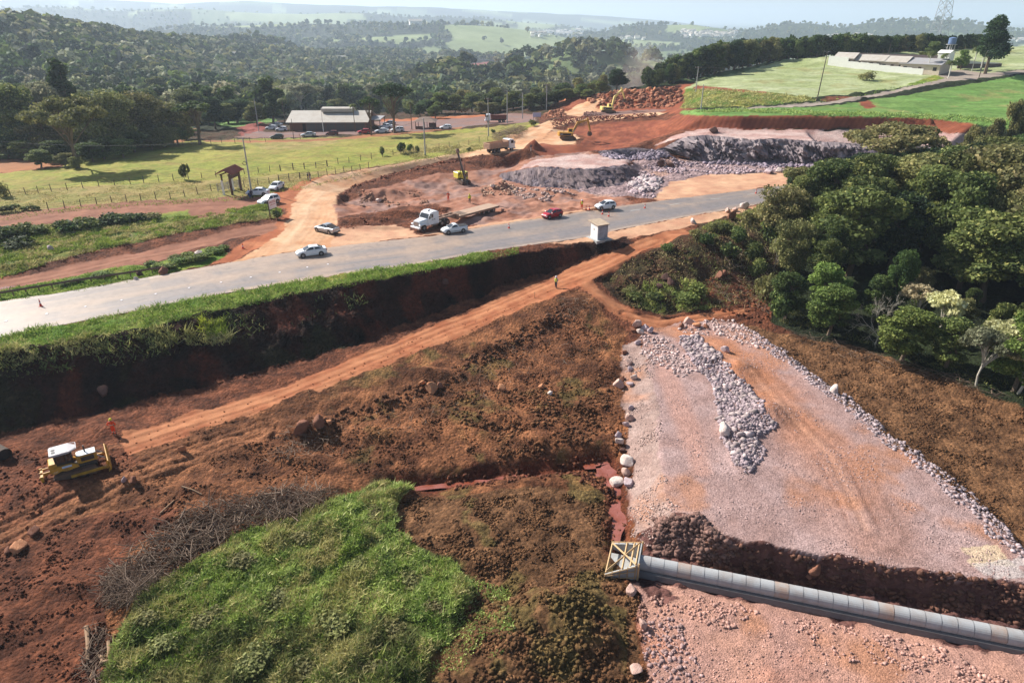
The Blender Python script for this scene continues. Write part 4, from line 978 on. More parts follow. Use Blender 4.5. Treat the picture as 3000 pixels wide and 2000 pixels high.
for u, v, s, k, l in [(690,990,1.9,'brown','large brown boulder in the heap below the dirt track, leftmost'),(735,975,1.7,'brown','large brown boulder below the dirt track with roots around it'),(757,972,1.0,'tan','small ochre stone right of the two big brown boulders below the track'),
   (990,900,1.8,'tan','ochre boulder lying on the cleared soil in mid field'),(968,884,1.1,'tan','small ochre stone just left of the mid field boulder'),(1010,890,1.0,'brown','brown stone just right of the mid field boulder'),
   (1150,895,1.1,'tan','ochre stone on the cleared soil left of the gravel pad'),(1243,890,.9,'tan','ochre stone on the cleared soil, nearest the pad boulders'),(1265,905,.8,'pale','small pale stone on a patch of smooth soil'),
   (40,1262,1.6,'tan','rounded ochre boulder at the left edge of the photo'),(75,1225,1.2,'brown','brown boulder above the rounded one at the left edge'),(22,1265,1.0,'brown','small dark stone beside the rounded boulder at the left edge'),
   (540,0,0,'',''),(421,1034,.9,'tan','round tan stone sitting alone beside the bulldozer track'),(306,1106,.9,'brown','round brown stone in the dirt pushed up in front of the bulldozer blade'),(286,1104,.7,'grey','small grey stone next to the bulldozer blade'),
   (1023,652,1.1,'dark','dark boulder stuck in the shaded road bank'),(240,905,1.6,'dark','dark boulder in the shade at the foot of the road bank')]:
    if s: boulder(u, v, s, k, l)
for u, v, s in [(1530,640,1.6),(1540,655,1.8),(1515,662,1.4),(1650,640,1.8),(1665,630,1.2)]:
    boulder(u, v, s, 'brown' if u > 1600 else 'dark', 'dark boulder half hidden in the scrub slope beside the dirt track', 'boulders in the scrub slope')
for u, v, s, k, l in [(1592,513,1.5,'pale','pale block at the left end of the stones on the highway shoulder'),(1710,478,1.9,'pale','large pale boulder on the highway shoulder next to the trees'),(1690,485,1.3,'pink','pinkish boulder left of the large pale one on the shoulder'),(1672,488,1.4,'pink','low pinkish boulder on the grass verge of the shoulder'),(1682,500,2.0,'brown','tall brown boulder in the scrub below the highway shoulder')]:
    boulder(u, v, s, k, l)
for u, v, s in [(1458,432,2.2),(1470,425,1.8),(1484,432,2.0),(1500,420,2.4),(1500,430,1.9),(1478,442,1.5),(1492,440,1.4)]:
    boulder(u, v, s*.8, 'grey', 'big pale block in the stone pile on the quarry floor near the highway', 'blocks piled on the quarry floor')
boulder(1516,381,2.6,'dark','dark flat boulder on the quarry floor, left of a similar pair'); boulder(1540,383,2.2,'dark','dark flat boulder on the quarry floor, right of a similar pair')
boulder(1762,398,2.4,'grey','grey boulder on the quarry floor close to the trees'); boulder(1788,395,1.8,'pale','pale boulder on the quarry floor right by the trees'); boulder(1640,303,2.2,'dark','dark boulder on the upper rock bench')
boulder(868,464,1.7,'pale','pale angular block on the dirt heap inside the pit'); boulder(1133,430,1.3,'pale','pale stone crowning the small rock heap in the pit')
for u, v, s, k, l in [(322,632,1.2,'dark','dark stone behind the guardrail, left of the leafy weeds'),(378,628,1.5,'brown','brown stone among the leafy weeds behind the guardrail'),(362,610,1.0,'dark','small dark stone above the leafy weeds behind the guardrail'),(455,585,1.4,'pale','long pale stone in the weeds at the road corner'),(313,644,.8,'pale','small pale stone touching the guardrail'),(408,594,1.2,'brown','brown stone in the middle of the leafy weeds'),
   (118,575,1.3,'grey','grey block lying on the grassy strip between the two side tracks')]:
    boulder(u, v, s, k, l)
for i, (u, v) in enumerate([(1355,232),(1372,226),(1385,222),(1400,219),(1420,216),(1440,213),(1455,214),(1472,212),(1490,208),(1505,208),(1520,206),(1440,232),(1460,236),(1475,228),(1498,236),(1515,228),(1530,226),(1405,236),(1420,243),(1490,246),(1510,249)]):
    boulder(u, v, rb_.uniform(1.4, 2.6), ['tan', 'brown', 'tan'][i % 3], 'reddish boulder in the rubble bank behind the far excavator', 'boulders of the rubble bank')
for u, v in [(14,0)][:0]: pass

# ------------------------------------------------------------------ rock walls, blocky and steep
def wall(name, top, bot, nu, nv, amp, cols, seed, zt=0.0, blk=1.0):
    tx, ty, tt = resample([P(*p) for p in BL[top]], nu); bx, by, bt = resample([P(*p) for p in BL[bot]], nu)
    def zof(key):
        pts = [P(*p) for p in BL[key]]; d = np.r_[0, np.cumsum([math.hypot(b[0]-a[0], b[1]-a[1]) for a, b in zip(pts[:-1], pts[1:])])]
        return np.interp(np.linspace(0, d[-1], nu), d, [p[2] for p in pts])
    za, zb = zof(top)+zt, zof(bot)-.25
    t = np.linspace(0, 1, nv)[None, :]
    dx = np.gradient(tx); dy = np.gradient(ty); l = np.hypot(dx, dy); nx, ny = dy/l, -dx/l
    kk = max(5, nu//30); ker = np.ones(2*kk+1)/(2*kk+1)
    nx = np.convolve(np.pad(nx, kk, 'edge'), ker, 'valid'); ny = np.convolve(np.pad(ny, kk, 'edge'), ker, 'valid')
    s = tt[:, None]+0*t; z = za[:, None]*(1-t)+zb[:, None]*t
    def bl(sc, sd):
        a = (s+.7*fbm(s, z, 2, 2, sd))/sc; b = (z+.5*fbm(s, z+30, 2, 2, sd+1))/sc*1.2; return _h(np.floor(a), np.floor(b), sd)
    d = amp*(.55*bl(2.2*blk, seed)+.45*bl(1.1*blk, seed+3)+.30*bl(.5*blk, seed+5)+.5*fbm(s, z, 5*blk, 3, seed+7))
    env = np.minimum(1, 6*(t+.02))*(.35+.65*np.sqrt(np.clip(t, 0, 1)))
    d = d*env-.15
    X = tx[:, None]*(1-t)+bx[:, None]*t+nx[:, None]*d; Y = ty[:, None]*(1-t)+by[:, None]*t+ny[:, None]*d
    Zz = z+.12*amp*(bl(.8*blk, seed+9)-.3)*(t > 0)
    f_ = np.clip(fbm(s, z*1.5, 2.5, 4, seed+11)+.5, 0, 1)[..., None]
    cc_ = np.array(srgb(*cols[0]))*(1-f_)+np.array(srgb(*cols[1]))*f_
    cc_ = cc_*(1+.25*(bl(.9*blk, seed+13)-.5))[..., None]
    st = sstep(.2, .6, fbm(s, z*.3, 1.3, 3, seed+15))[..., None]*.5; cc_ = cc_*(1-st)+np.array(srgb(*cols[2]))*st
    q = np.arange(nu*nv).reshape(nu, nv); fq = np.stack([q[:-1, :-1], q[:-1, 1:], q[1:, 1:], q[1:, :-1]], -1).reshape(-1, 4)
    return tag(obj(name, npmesh(name, np.stack([X, Y, Zz], -1).reshape(-1, 3), fq, (M_rock2,), col=cc_.reshape(-1, 3))), kind='structure')
M_rock2 = ground_mat('cliff_basalt', b1=.08, s1=4, b2=.12, s2=1.4, var=.25, rough=.9, spec=.2)
wall('rock_face', 'clf_t', 'clf_b', 520, 34, 4.4, [(96,86,92),(164,148,146),(198,182,178)], 501, .05)
wall('rock_face', 'led_t', 'led_b', 260, 20, 2.2, [(92,80,84),(132,114,112),(150,132,128)], 521, .0, .8)
wall('rock_face', 'sl_t', 'sl_b', 110, 12, 1.1, [(112,100,104),(152,136,132),(176,158,152)], 541, -.1, .7)
# ------------------------------------------------------------------ plants
def leafmat(name, trans=.34, rough=.75, var=.3):
    m, nt, bs = newmat(name); L = nt.links
    at = N(nt, 'ShaderNodeAttribute', attribute_name='Col'); oi = N(nt, 'ShaderNodeObjectInfo')
    hs = N(nt, 'ShaderNodeHueSaturation'); r1 = N(nt, 'ShaderNodeMapRange'); r1.inputs[3].default_value = .475; r1.inputs[4].default_value = .52
    r2 = N(nt, 'ShaderNodeMapRange'); r2.inputs[3].default_value = 1-var; r2.inputs[4].default_value = 1+var
    L.new(oi.outputs['Random'], r1.inputs[0]); wn = N(nt, 'ShaderNodeMath', operation='FRACT'); w2_ = N(nt, 'ShaderNodeMath', operation='MULTIPLY', i_1=7.13)
    L.new(oi.outputs['Random'], w2_.inputs[0]); L.new(w2_.outputs[0], wn.inputs[0]); L.new(wn.outputs[0], r2.inputs[0])
    L.new(r1.outputs[0], hs.inputs['Hue']); L.new(r2.outputs[0], hs.inputs['Value']); L.new(at.outputs['Color'], hs.inputs['Color'])
    L.new(hs.outputs[0], bs.inputs['Base Color']); bs.inputs['Roughness'].default_value = rough; bs.inputs['Specular IOR Level'].default_value = .3
    tr = N(nt, 'ShaderNodeBsdfTranslucent'); L.new(hs.outputs[0], tr.inputs['Color'])
    mx = N(nt, 'ShaderNodeMixShader', i_Fac=trans); L.new(bs.outputs[0], mx.inputs[1]); L.new(tr.outputs[0], mx.inputs[2])
    L.new(mx.outputs[0], nt.nodes['Material Output'].inputs['Surface'])
    return m
M_leaf = leafmat('leaves'); M_blade = leafmat('grass_blades', .3, .8, .0)
M_bark = mat('bark', srgb(104,88,72), .9, dirt=.4, dscale=2, bump=.03); M_pbark = mat('pale_bark', srgb(176,168,152), .85, dirt=.3, dscale=2)
M_wbark = mat('whitewashed_trunk', srgb(214,208,196), .85, dirt=.3, dscale=2)
def leaves(centers, radii, n, size, rng, cols, shell=.7, up=0.0, squash=1.0, aspect=1.0, droop=0.0):
    """leaf-sized faces spread through clumps; returns verts (4n), faces, face colours"""
    centers = np.asarray(centers, float); radii = np.asarray(radii, float)
    if radii.ndim == 1: radii = np.stack([radii, radii, radii*squash], 1)
    wgt = (radii[:, 0]*radii[:, 1])**.9; ci = rng.choice(len(centers), n, p=wgt/wgt.sum())
    d = rng.normal(size=(n, 3)); d[:, 2] += up; d /= np.linalg.norm(d, axis=1)[:, None]
    r = shell+(1.28-shell)*rng.random(n)**.8; lump = 1+.22*vn(d[:, 0]*2.3+ci*3.1, d[:, 1]*2.3+d[:, 2]*1.7, 3)
    p = centers[ci]+d*radii[ci]*(r*lump)[:, None]
    nrm = d*.5+rng.normal(size=(n, 3))*.8+np.array([0, 0, .25]); nrm /= np.linalg.norm(nrm, axis=1)[:, None]
    a = np.cross(nrm, rng.normal(size=(n, 3))); a /= np.linalg.norm(a, axis=1)[:, None]; b = np.cross(nrm, a)
    s = size*rng.uniform(.4, 1.4, n)[:, None]
    a = a*s; b = b*s*aspect
    b[:, 2] -= droop*s[:, 0]
    V = np.stack([p-a*.5-b*.35, p+a*.15-b*.6, p+a*.6+b*.1, p-a*.1+b*.65], 1).reshape(-1, 3)
    cl = np.asarray(cols, float)
    k = rng.random(len(centers)); base = cl[0][None]*(1-k[:, None])+cl[1][None]*k[:, None]
    fc = base[ci]*(1+.22*rng.normal(size=(n, 1))).clip(.45, 1.7)
    if len(cl) > 2: fc = np.where(rng.random((n, 1)) < .10, cl[2][None], fc)
    return V, np.arange(4*n).reshape(n, 4), fc
def limbs(mb, base, top, targets, r0, rng, bend=.15, n=6):
    """tapered trunk and a limb to every clump"""
    base = Vector(base); top = Vector(top); pts = [base]
    for t in (.25, .5, .75, 1): pts.append(base.lerp(top, t)+Vector((rng.normal()*bend*r0*4, rng.normal()*bend*r0*4, 0)))
    mb.tube([base-Vector((0, 0, .4))]+pts, [r0*1.35, r0*1.15, r0*.95, r0*.85, r0*.72, r0*.55], n)
    for tg in targets:
        tg = Vector(tg); k = rng.uniform(.35, .95); st = base.lerp(top, k); mid = st.lerp(tg, .5)+Vector((rng.normal()*.3, rng.normal()*.3, rng.uniform(0, .5)))
        mb.tube([st, mid, tg], [r0*.42, r0*.28, r0*.1], 5, cap=False)
PAL = dict(
 dark=[srgb(48,64,34), srgb(70,86,42), srgb(96,110,56)], mid=[srgb(72,86,44), srgb(104,112,58), srgb(146,148,84)], bright=[srgb(84,100,46), srgb(112,126,62), srgb(150,158,84)],
 olive=[srgb(92,94,56), srgb(120,118,70), srgb(150,140,92)], grey=[srgb(108,110,82), srgb(134,134,104), srgb(160,154,124)], yellow=[srgb(130,140,48), srgb(170,168,58), srgb(120,130,50)],
 pale=[srgb(162,156,112), srgb(190,180,138), srgb(206,198,160)], deep=[srgb(36,52,32), srgb(54,70,38), srgb(76,92,48)], brown=[srgb(112,90,64), srgb(132,106,76), srgb(150,124,92)])
for _k in PAL: PAL[_k] = [tuple(min(.75, c_*1.28) for c_ in q_) for q_ in PAL[_k]]
class Proto: pass
def make_tree(kind, seed, H, W, nleaf, leaf, pal, clear=.28, bark=None, low=False):
    rng = np.random.default_rng(seed); mb = MB(); cols = PAL[pal]; bark = bark or M_bark; cs = []; rs = []
    if kind == 'broad':
        nc = int(16+W*2.0)
        for i in range(nc):
            a = rng.uniform(0, 2*PI); r = W*.5*math.sqrt(rng.random())*.75; zt = rng.uniform(clear+.12, .90)*H; prof = math.sqrt(max(.1, 1-((zt/H-.58)/.48)**2))*rng.uniform(.75, 1.2)
            cs.append((r*prof*math.cos(a), r*prof*math.sin(a), zt)); rs.append(W*(.07+.13*rng.random()**1.5))
        cs.append((0, 0, H*.88)); rs.append(W*.18); sq = .75
    elif kind == 'umbrella':
        nc = int(12+W)
        for i in range(nc):
            a = rng.uniform(0, 2*PI); r = W*.5*math.sqrt(rng.random())*.9
            cs.append((r*math.cos(a), r*math.sin(a), H*(.86-.22*(2*r/W)**2)+rng.normal()*.25)); rs.append(rng.uniform(.10, .17)*W)
        sq = .42
    elif kind == 'tall':
        for i in range(16):
            t = i/15; a = rng.uniform(0, 6.3); r = W*.3*rng.random()*(1-.6*abs(t-.4)); cs.append((r*math.cos(a), r*math.sin(a), H*(clear+(1-clear)*t*.95))); rs.append(W*rng.uniform(.16, .28)*(1-.45*t))
        sq = 1.0
    elif kind == 'pine':
        for i in range(40):
            t = rng.random()**.8; a = rng.uniform(0, 6.3); r = W*.40*(1-t*.75)*rng.uniform(.2, 1); cs.append((r*math.cos(a), r*math.sin(a), H*(.25+.68*t))); rs.append(W*rng.uniform(.15, .23)*(1.1-.45*t))
        cs.append((0, 0, H*.95)); rs.append(W*.12); sq = .7
    elif kind == 'araucaria':
        for i in range(17):
            a = i*2*PI/17*2.0+rng.uniform(-.2, .2); r = W*.5*(.95 if i % 2 else .6)*rng.uniform(.8, 1); cs.append((r*math.cos(a), r*math.sin(a), H*(.90+.05*(1-2*r/W))-rng.uniform(0, .10)*H*(i % 2))); rs.append(W*rng.uniform(.10, .15))
        cs.append((0, 0, H*.96)); rs.append(W*.17); sq = .62; clear = .7
    elif kind == 'shrub':
        for i in range(7):
            a = rng.uniform(0, 6.3); r = W*.33*rng.random(); cs.append((r*math.cos(a), r*math.sin(a), H*rng.uniform(.3, .75))); rs.append(W*rng.uniform(.2, .3))
        sq = .8
    p = Proto(); p.H = H; p.W = W
    if kind == 'araucaria': nleaf = int(nleaf*.8)
    up = .5 if kind in ('umbrella', 'araucaria') else .15
    V, Fq, fc = leaves(cs, rs, nleaf, leaf, rng, cols, .55, up, sq)
    p.crown = npmesh('crown', V, Fq, (M_leaf,), fcol=fc)
    top = (0, 0, H*(.8 if kind != 'shrub' else .4)); r0 = max(.05, H*.018+W*.008)
    if kind == 'shrub': r0 = .05
    tg = [c for c in cs] if not low else cs[::4]
    limbs(mb, (0, 0, 0), top, tg, r0, rng)
    o = mb.build('trunk', bark); p.trunk = o.data; bpy.data.objects.remove(o)
    return p
def frond_palm(seed, H, nfr=16, L_=2.2, crownc=None, barkm=None):
    rng = np.random.default_rng(seed); p = Proto(); p.H = H+L_*.3; p.W = L_*2; V = []; Fq = []; fc = []; c0 = PAL['mid'] if crownc is None else PAL[crownc]
    for i in range(nfr):
        a = 2*PI*i/nfr+rng.uniform(-.15, .15); el = rng.uniform(-.1, 1.2); dirx = Vector((math.cos(a), math.sin(a), 0)); pos = Vector((0, 0, H)); pts = []
        e = el
        for s in range(8):
            pts.append(pos.copy()); pos = pos+(dirx*math.cos(e)+Vector((0, 0, math.sin(e))))*(L_/7); e -= .26+.05*s
        side = Vector((-dirx.y, dirx.x, 0))
        for s in range(7):
            for sg in (-1, 1):
                for q in range(2):
                    b0 = pts[s].lerp(pts[s+1], q*.5); b1 = pts[s].lerp(pts[s+1], q*.5+.35); ln = L_*.26*(1-.5*abs(s-3)/4)
                    tip = b0+side*sg*ln+Vector((0, 0, -ln*.55))+dirx*ln*.3; k = len(V)
                    V += [b0, b1, tip+dirx*.08, tip]; Fq.append((k, k+1, k+2, k+3)); fc.append(np.array(c0[rng.integers(0, 2)])*rng.uniform(.7, 1.3))
    p.crown = npmesh('crown', [tuple(v) for v in V], Fq, (M_leaf,), fcol=np.array(fc))
    mb = MB(); mb.tube([(0, 0, -.3), (0, 0, H*.3), (.1, 0, H*.7), (0, 0, H)], [.22, .17, .15, .17], 8); o = mb.build('trunk', barkm or M_bark); p.trunk = o.data; bpy.data.objects.remove(o)
    return p
def bare_tree(seed, H, W, bark, depth=5, spread=.62, thick=1.0):
    rng = np.random.default_rng(seed); mb = MB(); 
    def grow(p, d, L_, r, k):
        q = p+d*L_; mid = p.lerp(q, .5)+Vector(rng.normal(size=3))*L_*.08
        mb.tube([p, mid, q], [r, r*.8, r*.6], 5 if r > .04 else 3, cap=False)
        if k == 0: return
        for _ in range(3 if k > 1 else 4):
            dd = (d+Vector(rng.normal(size=3))*spread*Vector((W/H*1.2, W/H*1.2, .6)).length*.8+Vector((0, 0, .12))).normalized(); grow(q if rng.random() < .7 else mid, dd, L_*rng.uniform(.62, .85), r*.6, k-1)
    grow(Vector((0, 0, -.2)), Vector((0, 0, 1)), H*.32, H*.016*thick, depth)
    o = mb.build('branches', bark); me = o.data; bpy.data.objects.remove(o)
    p = Proto(); p.crown = None; p.trunk = me; p.H = max(v.co.z for v in me.vertices); p.W = 2*max(abs(v.co.x) for v in me.vertices); return p
rt = random.Random(11)
def plant(p, loc, h, w, name, label, cat='tree', group=None, rz=None, tilt=0):
    """loc: foot of the plant; h, w: wanted height and crown width in metres"""
    sx = w/p.W; sz = h/p.H
    rt_ = rt.uniform(0, 6.28) if rz is None else rz
    if p.crown is None:
        o = obj(name, p.trunk); o.location = loc; o.scale = (sx, sx, sz); o.rotation_euler = (tilt, 0, rt_)
        return tag(o, label, cat, group)
    e = empty(name, loc, rt_); e.scale = (sx, sx, sz); e.rotation_euler = (tilt, 0, rt_)
    obj('crown', p.crown, e); obj('trunk', p.trunk, e)
    return tag(e, label, cat, group)
def pxtree(p, u, vb, vt, wpx, name, label, cat='tree', group=None, depth=None, **kw):
    """a tree surveyed by its foot, its top and its crown width"""
    if depth is None: g = G(u, vb)
    else:
        q = at_dist(u, vb, depth); g = Vector((q[0], q[1], float(HZ(q[0], q[1]))))
    d = g.y*CP-(g.z-CAMZ)*SP
    top = at_dist(u, vt, g.y)[2]
    return plant(p, (g.x, g.y, g.z-.1), max(1, top-g.z), wpx*d/FV, name, label, cat, group, **kw)
T_ = {}
for i, pal in enumerate(['mid', 'dark', 'olive', 'bright', 'deep', 'mid']): T_['b%d' % i] = make_tree('broad', 20+i, 13, 9, 17000, .30, pal, .12)
T_['u0'] = make_tree('umbrella', 31, 13, 13, 12000, .36, 'olive', bark=M_bark); T_['u1'] = make_tree('umbrella', 32, 13, 13, 7000, .45, 'grey', bark=M_pbark); T_['u2'] = make_tree('umbrella', 33, 7, 5, 2600, .30, 'pale', bark=M_pbark)
T_['u3'] = make_tree('broad', 37, 13, 13, 16000, .36, 'olive', .08)
T_['t0'] = make_tree('tall', 34, 17, 7, 6500, .42, 'dark', .3); T_['t1'] = make_tree('tall', 35, 8, 4, 3600, .30, 'bright', .2)
T_['pine'] = make_tree('pine', 36, 22, 13, 14000, .5, 'deep'); T_['ar'] = make_tree('araucaria', 38, 15, 10, 4200, .40, 'deep'); T_['ar2'] = make_tree('araucaria', 39, 12, 6, 3000, .36, 'dark')
T_['palm'] = frond_palm(41, 8, 18, 2.4); T_['palm2'] = frond_palm(42, 7, 20, 2.4, 'mid', M_wbark)
T_['bare'] = bare_tree(43, 10, 7, M_pbark, 6, .75, .8); T_['bare2'] = bare_tree(44, 8, 5, M_pbark, 5, .6)
T_['s0'] = make_tree('shrub', 51, 1.8, 2.2, 900, .22, 'bright'); T_['s1'] = make_tree('shrub', 52, 1.8, 2.2, 900, .22, 'mid'); T_['s2'] = make_tree('shrub', 53, 1.8, 2.2, 800, .22, 'dark'); T_['s3'] = make_tree('shrub', 54, 1.6, 2.4, 700, .2, 'olive')
for i, pal in enumerate(['deep', 'dark', 'mid', 'grey', 'olive', 'dark']): T_['m%d' % i] = make_tree(['broad', 'broad', 'broad', 'broad', 'umbrella', 'broad'][i], 60+i, 12, 9.5, 1500, .85, pal, .15, low=True)

# wood on the right, tree by tree
rw = np.random.default_rng(7)
WOODP = [(1782,480),(1800,437),(2352,365),(2900,320),(3100,1150),(2600,1020),(2352,938),(2250,898),(2100,846),(1950,800),(1830,766),(1775,735),(1790,600)]
cand = scatter(WOODP, 2600, -3, 71); keep = []
for p in cand:
    front = p[1] < 88+(p[0]-35)*-.2
    md = 3.6 if front else 4.6
    if all((p[0]-k[0])**2+(p[1]-k[1])**2 > md*md for k in keep): keep.append(p)
    if len(keep) >= 190: break
print('wood', len(keep))
edge = [P(u, v, -6.1) for u, v in [(1775,735),(1830,766),(1950,800),(2100,846),(2250,898),(2352,938),(2600,1020)]]
for k, p in enumerate(sorted(keep, key=lambda q: q[1])):
    d = polydist(np.array([p[0]]), np.array([p[1]]), edge)[0][0]
    u, v, _ = project(p[0], p[1], p[2])
    h = np.interp(d, [0, 4, 10, 22, 34], [5.5, 7.5, 7.5, 12.5, 14.5])*rw.uniform(.85, 1.15)
    if u > 1980: h = np.interp(d, [0, 5, 12, 15, 24, 27, 34], [5.5, 7.5, 7.0, 3.6, 4.0, 11.5, 15])*rw.uniform(.85, 1.15)
    vt_cap = np.interp(u, [1780, 1850, 1950, 2100, 2200, 2352, 2900], [398, 358, 350, 332, 318, 294, 270])+rw.uniform(0, 26)
    h = min(h, at_dist(u, vt_cap, p[1])[2]-p[2])
    if h < 3.5: continue
    if p[0] < 50 and p[1] > 90: h *= .82
    if u > 2050 and d < 16 and rw.random() < .22:
        plant(T_['u2'], p, h*.95, rw.uniform(4, 5.5), 'pale_tree', 'pale creamy crowned slender tree at the front of the right hand wood', 'tree', 'pale crowned trees in the right hand wood'); continue
    kd = ['b0', 'b2', 'b3', 'b0', 'b1', 'b5'][rw.integers(0, 6)] if d < 14 else ['b0', 'b1', 'b2', 'b5', 'b4', 'b0', 'u3'][rw.integers(0, 7)]
    if rw.random() < .12: kd = 'bare2' if d < 14 else 'b2'
    w_ = h*rw.uniform(.6, 1.15)
    plant(T_[kd], p, h, w_, 'bare_tree' if kd == 'bare2' else 'broadleaf_tree', 'leafless grey tree among the green crowns of the right hand wood' if kd == 'bare2' else 'broadleaf tree in the dense wood right of the site', 'tree', 'leafless trees in the right hand wood' if kd == 'bare2' else 'broadleaf trees in the right hand wood')
pxtree(T_['u0'], 2050, 362, 274, 190, 'umbrella_tree', 'wide flat topped olive tree rising in front of the quarry bench', depth=142)
pxtree(T_['bare'], 1992, 470, 372, 110, 'bare_tree', 'large leafless pale tree standing out of the dark wood', depth=112)
pxtree(T_['b3'], 2325, 905, 715, 150, 'broadleaf_tree', 'bright green leafy tree at the right edge of the photo', depth=66)
pxtree(T_['u1'], 2240, 890, 745, 100, 'umbrella_tree', 'pale cream flowered tree left of the bright green one at the right edge', depth=67)
pxtree(T_['b1'], 2068, 640, 572, 66, 'young_tree', 'slim yellow green young tree in front of the dark wood', depth=84)
pxtree(T_['bare2'], 1775, 640, 540, 60, 'bare_tree', 'thin bare trunks at the left edge of the right hand wood', depth=100)
for u, v, h, w_ in [(1760,690,4,3.4),(1800,735,4.5,4),(1745,640,3,3),(1735,600,3,3.4),(1770,560,4,4),(1700,560,2.6,3),(1660,540,2,3),(1720,520,2.6,3),(1760,505,3.2,3.4),(1625,560,2,2.6),(1680,590,2.4,3),(1640,530,1.6,2.4),(1600,545,1.4,2.2)]:
    p = G(u, v); plant(T_[['s2', 's3', 's1'][rt.randrange(3)]], p, h, w_, 'bush', 'dusty bush on the scrub slope between the dirt track and the wood', 'bush', 'bushes on the scrub slope')
for u, v, h, w_, k, l in [(1580,700,1.8,4.0,'s0','bright green round bush at the foot of the scrub slope'),(1500,690,1.3,2.6,'s1','low green bush on the scrub slope, left of the bright round one'),(1460,690,1.3,2.4,'s1','small green bush at the bend of the muddy track'),(1530,575,1.0,2.2,'s0','small green tuft beside the dirt turning loop'),(1445,672,1.0,2.0,'s3','small olive bush at the left end of the scrub slope'),(1600,676,1.5,3.0,'s0','green bush just above the bright round one')]:
    plant(T_[k], G(u, v), h, w_, 'bush', l, 'bush')

# left hand trees
for u, vb, vt, w_, k, n, l, dp in [
 (180,386,212,150,'u0','acacia_tree','feathery olive tree with a bare trunk, standing in the left pasture',None),
 (268,352,212,140,'u3','acacia_tree','feathery tree second from the left pasture tree',None),(330,338,214,140,'u3','acacia_tree','dark feathery tree in the middle of the left grove',None),
 (395,330,238,110,'u3','acacia_tree','dark tree at the right end of the left grove',None),(215,352,226,120,'u0','acacia_tree','olive tree between the front trees of the left grove',None),
 (115,360,250,110,'b2','broadleaf_tree','olive bushy tree beside the dry field',None),(50,352,190,130,'b5','broadleaf_tree','tall green tree at the left edge of the photo',None),(-20,350,180,130,'b1','broadleaf_tree','dark tree cut by the left edge of the photo',None),
 (105,330,178,110,'u1','grey_tree','grey green dome crowned tree at the back of the left grove',None),(60,332,228,90,'b3','bamboo_clump','yellow green bamboo like clump in the left grove',None),(175,325,136,100,'t0','eucalyptus','tall dark eucalyptus rising above the left grove',None),
 (10,300,172,90,'b4','broadleaf_tree','dark rounded tree behind the left edge grove',None),(460,332,234,78,'ar2','araucaria','small araucaria standing alone right of the left grove',None),(495,297,222,62,'b4','broadleaf_tree','dark tree right of the small araucaria',None),
 (545,282,228,80,'b1','broadleaf_tree','dark broad tree left of the shed',None),(525,285,236,60,'b5','broadleaf_tree','green tree between the small araucaria and the shed',None),(590,285,236,60,'b0','broadleaf_tree','green tree just left of the shed',None),
 (628,282,212,52,'t0','eucalyptus','slender dark tree left of the shed',None),(655,284,224,30,'palm','palm_tree','palm left of the shed',None),(692,266,184,104,'u1','umbrella_tree','broad pale crowned tree towering behind the shed',None),(738,262,230,20,'palm','palm_tree','thin palm behind the shed roof',None),
 (772,262,230,54,'b5','broadleaf_tree','green tree behind the shed roof',None),(816,303,237,24,'palm','palm_tree','palm in front of the shed, left of two araucarias',None),(853,311,224,46,'ar2','araucaria','smaller araucaria at the right end of the shed',None),
 (906,306,194,80,'ar','araucaria','tall umbrella shaped araucaria right of the shed',None),(946,298,230,26,'palm','palm_tree','palm right of the tall araucaria',None),
 (1415,226,157,52,'b4','broadleaf_tree','lone dark tree above the rubble bank by the dust cloud',262)]:
    pxtree(T_[k], u, vb, vt, w_, n, l, depth=dp)
for u, v, h, w_ in [(95,385,4,6),(130,372,5,7),(165,362,5,7),(215,372,4.5,7),(240,366,5,7),(285,362,4.5,7),(310,350,5,8),(350,345,5,7),(380,338,5,8),(410,332,4.5,7),(20,362,5,8),(60,366,4.5,7),(-10,365,5,8),(195,355,6,9),(255,345,7,9),(300,338,7,9),(345,330,7,10),(120,350,7,9),(40,345,7,10),(80,340,8,10),(430,322,4,6),(150,382,3,4),(175,388,2.6,3.4)]:
    plant(T_[['b2','b1','b5','b3','u3'][rt.randrange(5)]], G(u, v), h, w_, 'understory_tree', 'low bushy tree filling the foot of the left grove', group='low trees at the foot of the left grove')
# wood edge behind shed and lot
for u, vb, vt, w_ in [(780,262,226,60),(985,262,228,62),(1015,262,212,66),(1045,262,216,50),(1085,258,212,64),(1120,256,214,60),(1150,258,222,50),(1178,254,208,70),(1215,250,214,60),(1245,246,212,60),(1275,240,208,60),(1300,232,202,50),(1335,222,192,60),(1365,215,184,60),(965,268,236,50),(1000,272,240,44),(1105,262,232,50),(1135,262,234,44),(1350,226,204,44),(1312,228,206,40),(1380,214,186,46),(1230,236,200,50),(1290,228,190,60),(1330,212,176,50),(1385,206,170,46),(1060,250,204,56),(1140,240,200,60),(440,300,240,60),(400,305,236,70),(570,272,230,60),(610,268,228,50),(480,288,236,60),(860,262,226,50),(900,258,222,60),(940,260,228,50)]:
    k = ['b0', 'b3', 'b1', 'b5', 'b2'][rt.randrange(5)]
    pxtree(T_[k], u, vb, vt, w_*.8, 'broadleaf_tree', 'broadleaf tree of the wood edge behind the parking lot and shed', group='trees of the wood edge behind the parking lot', depth=float(G(u, vb).y) if G(u, vb).y < 330 else 300)
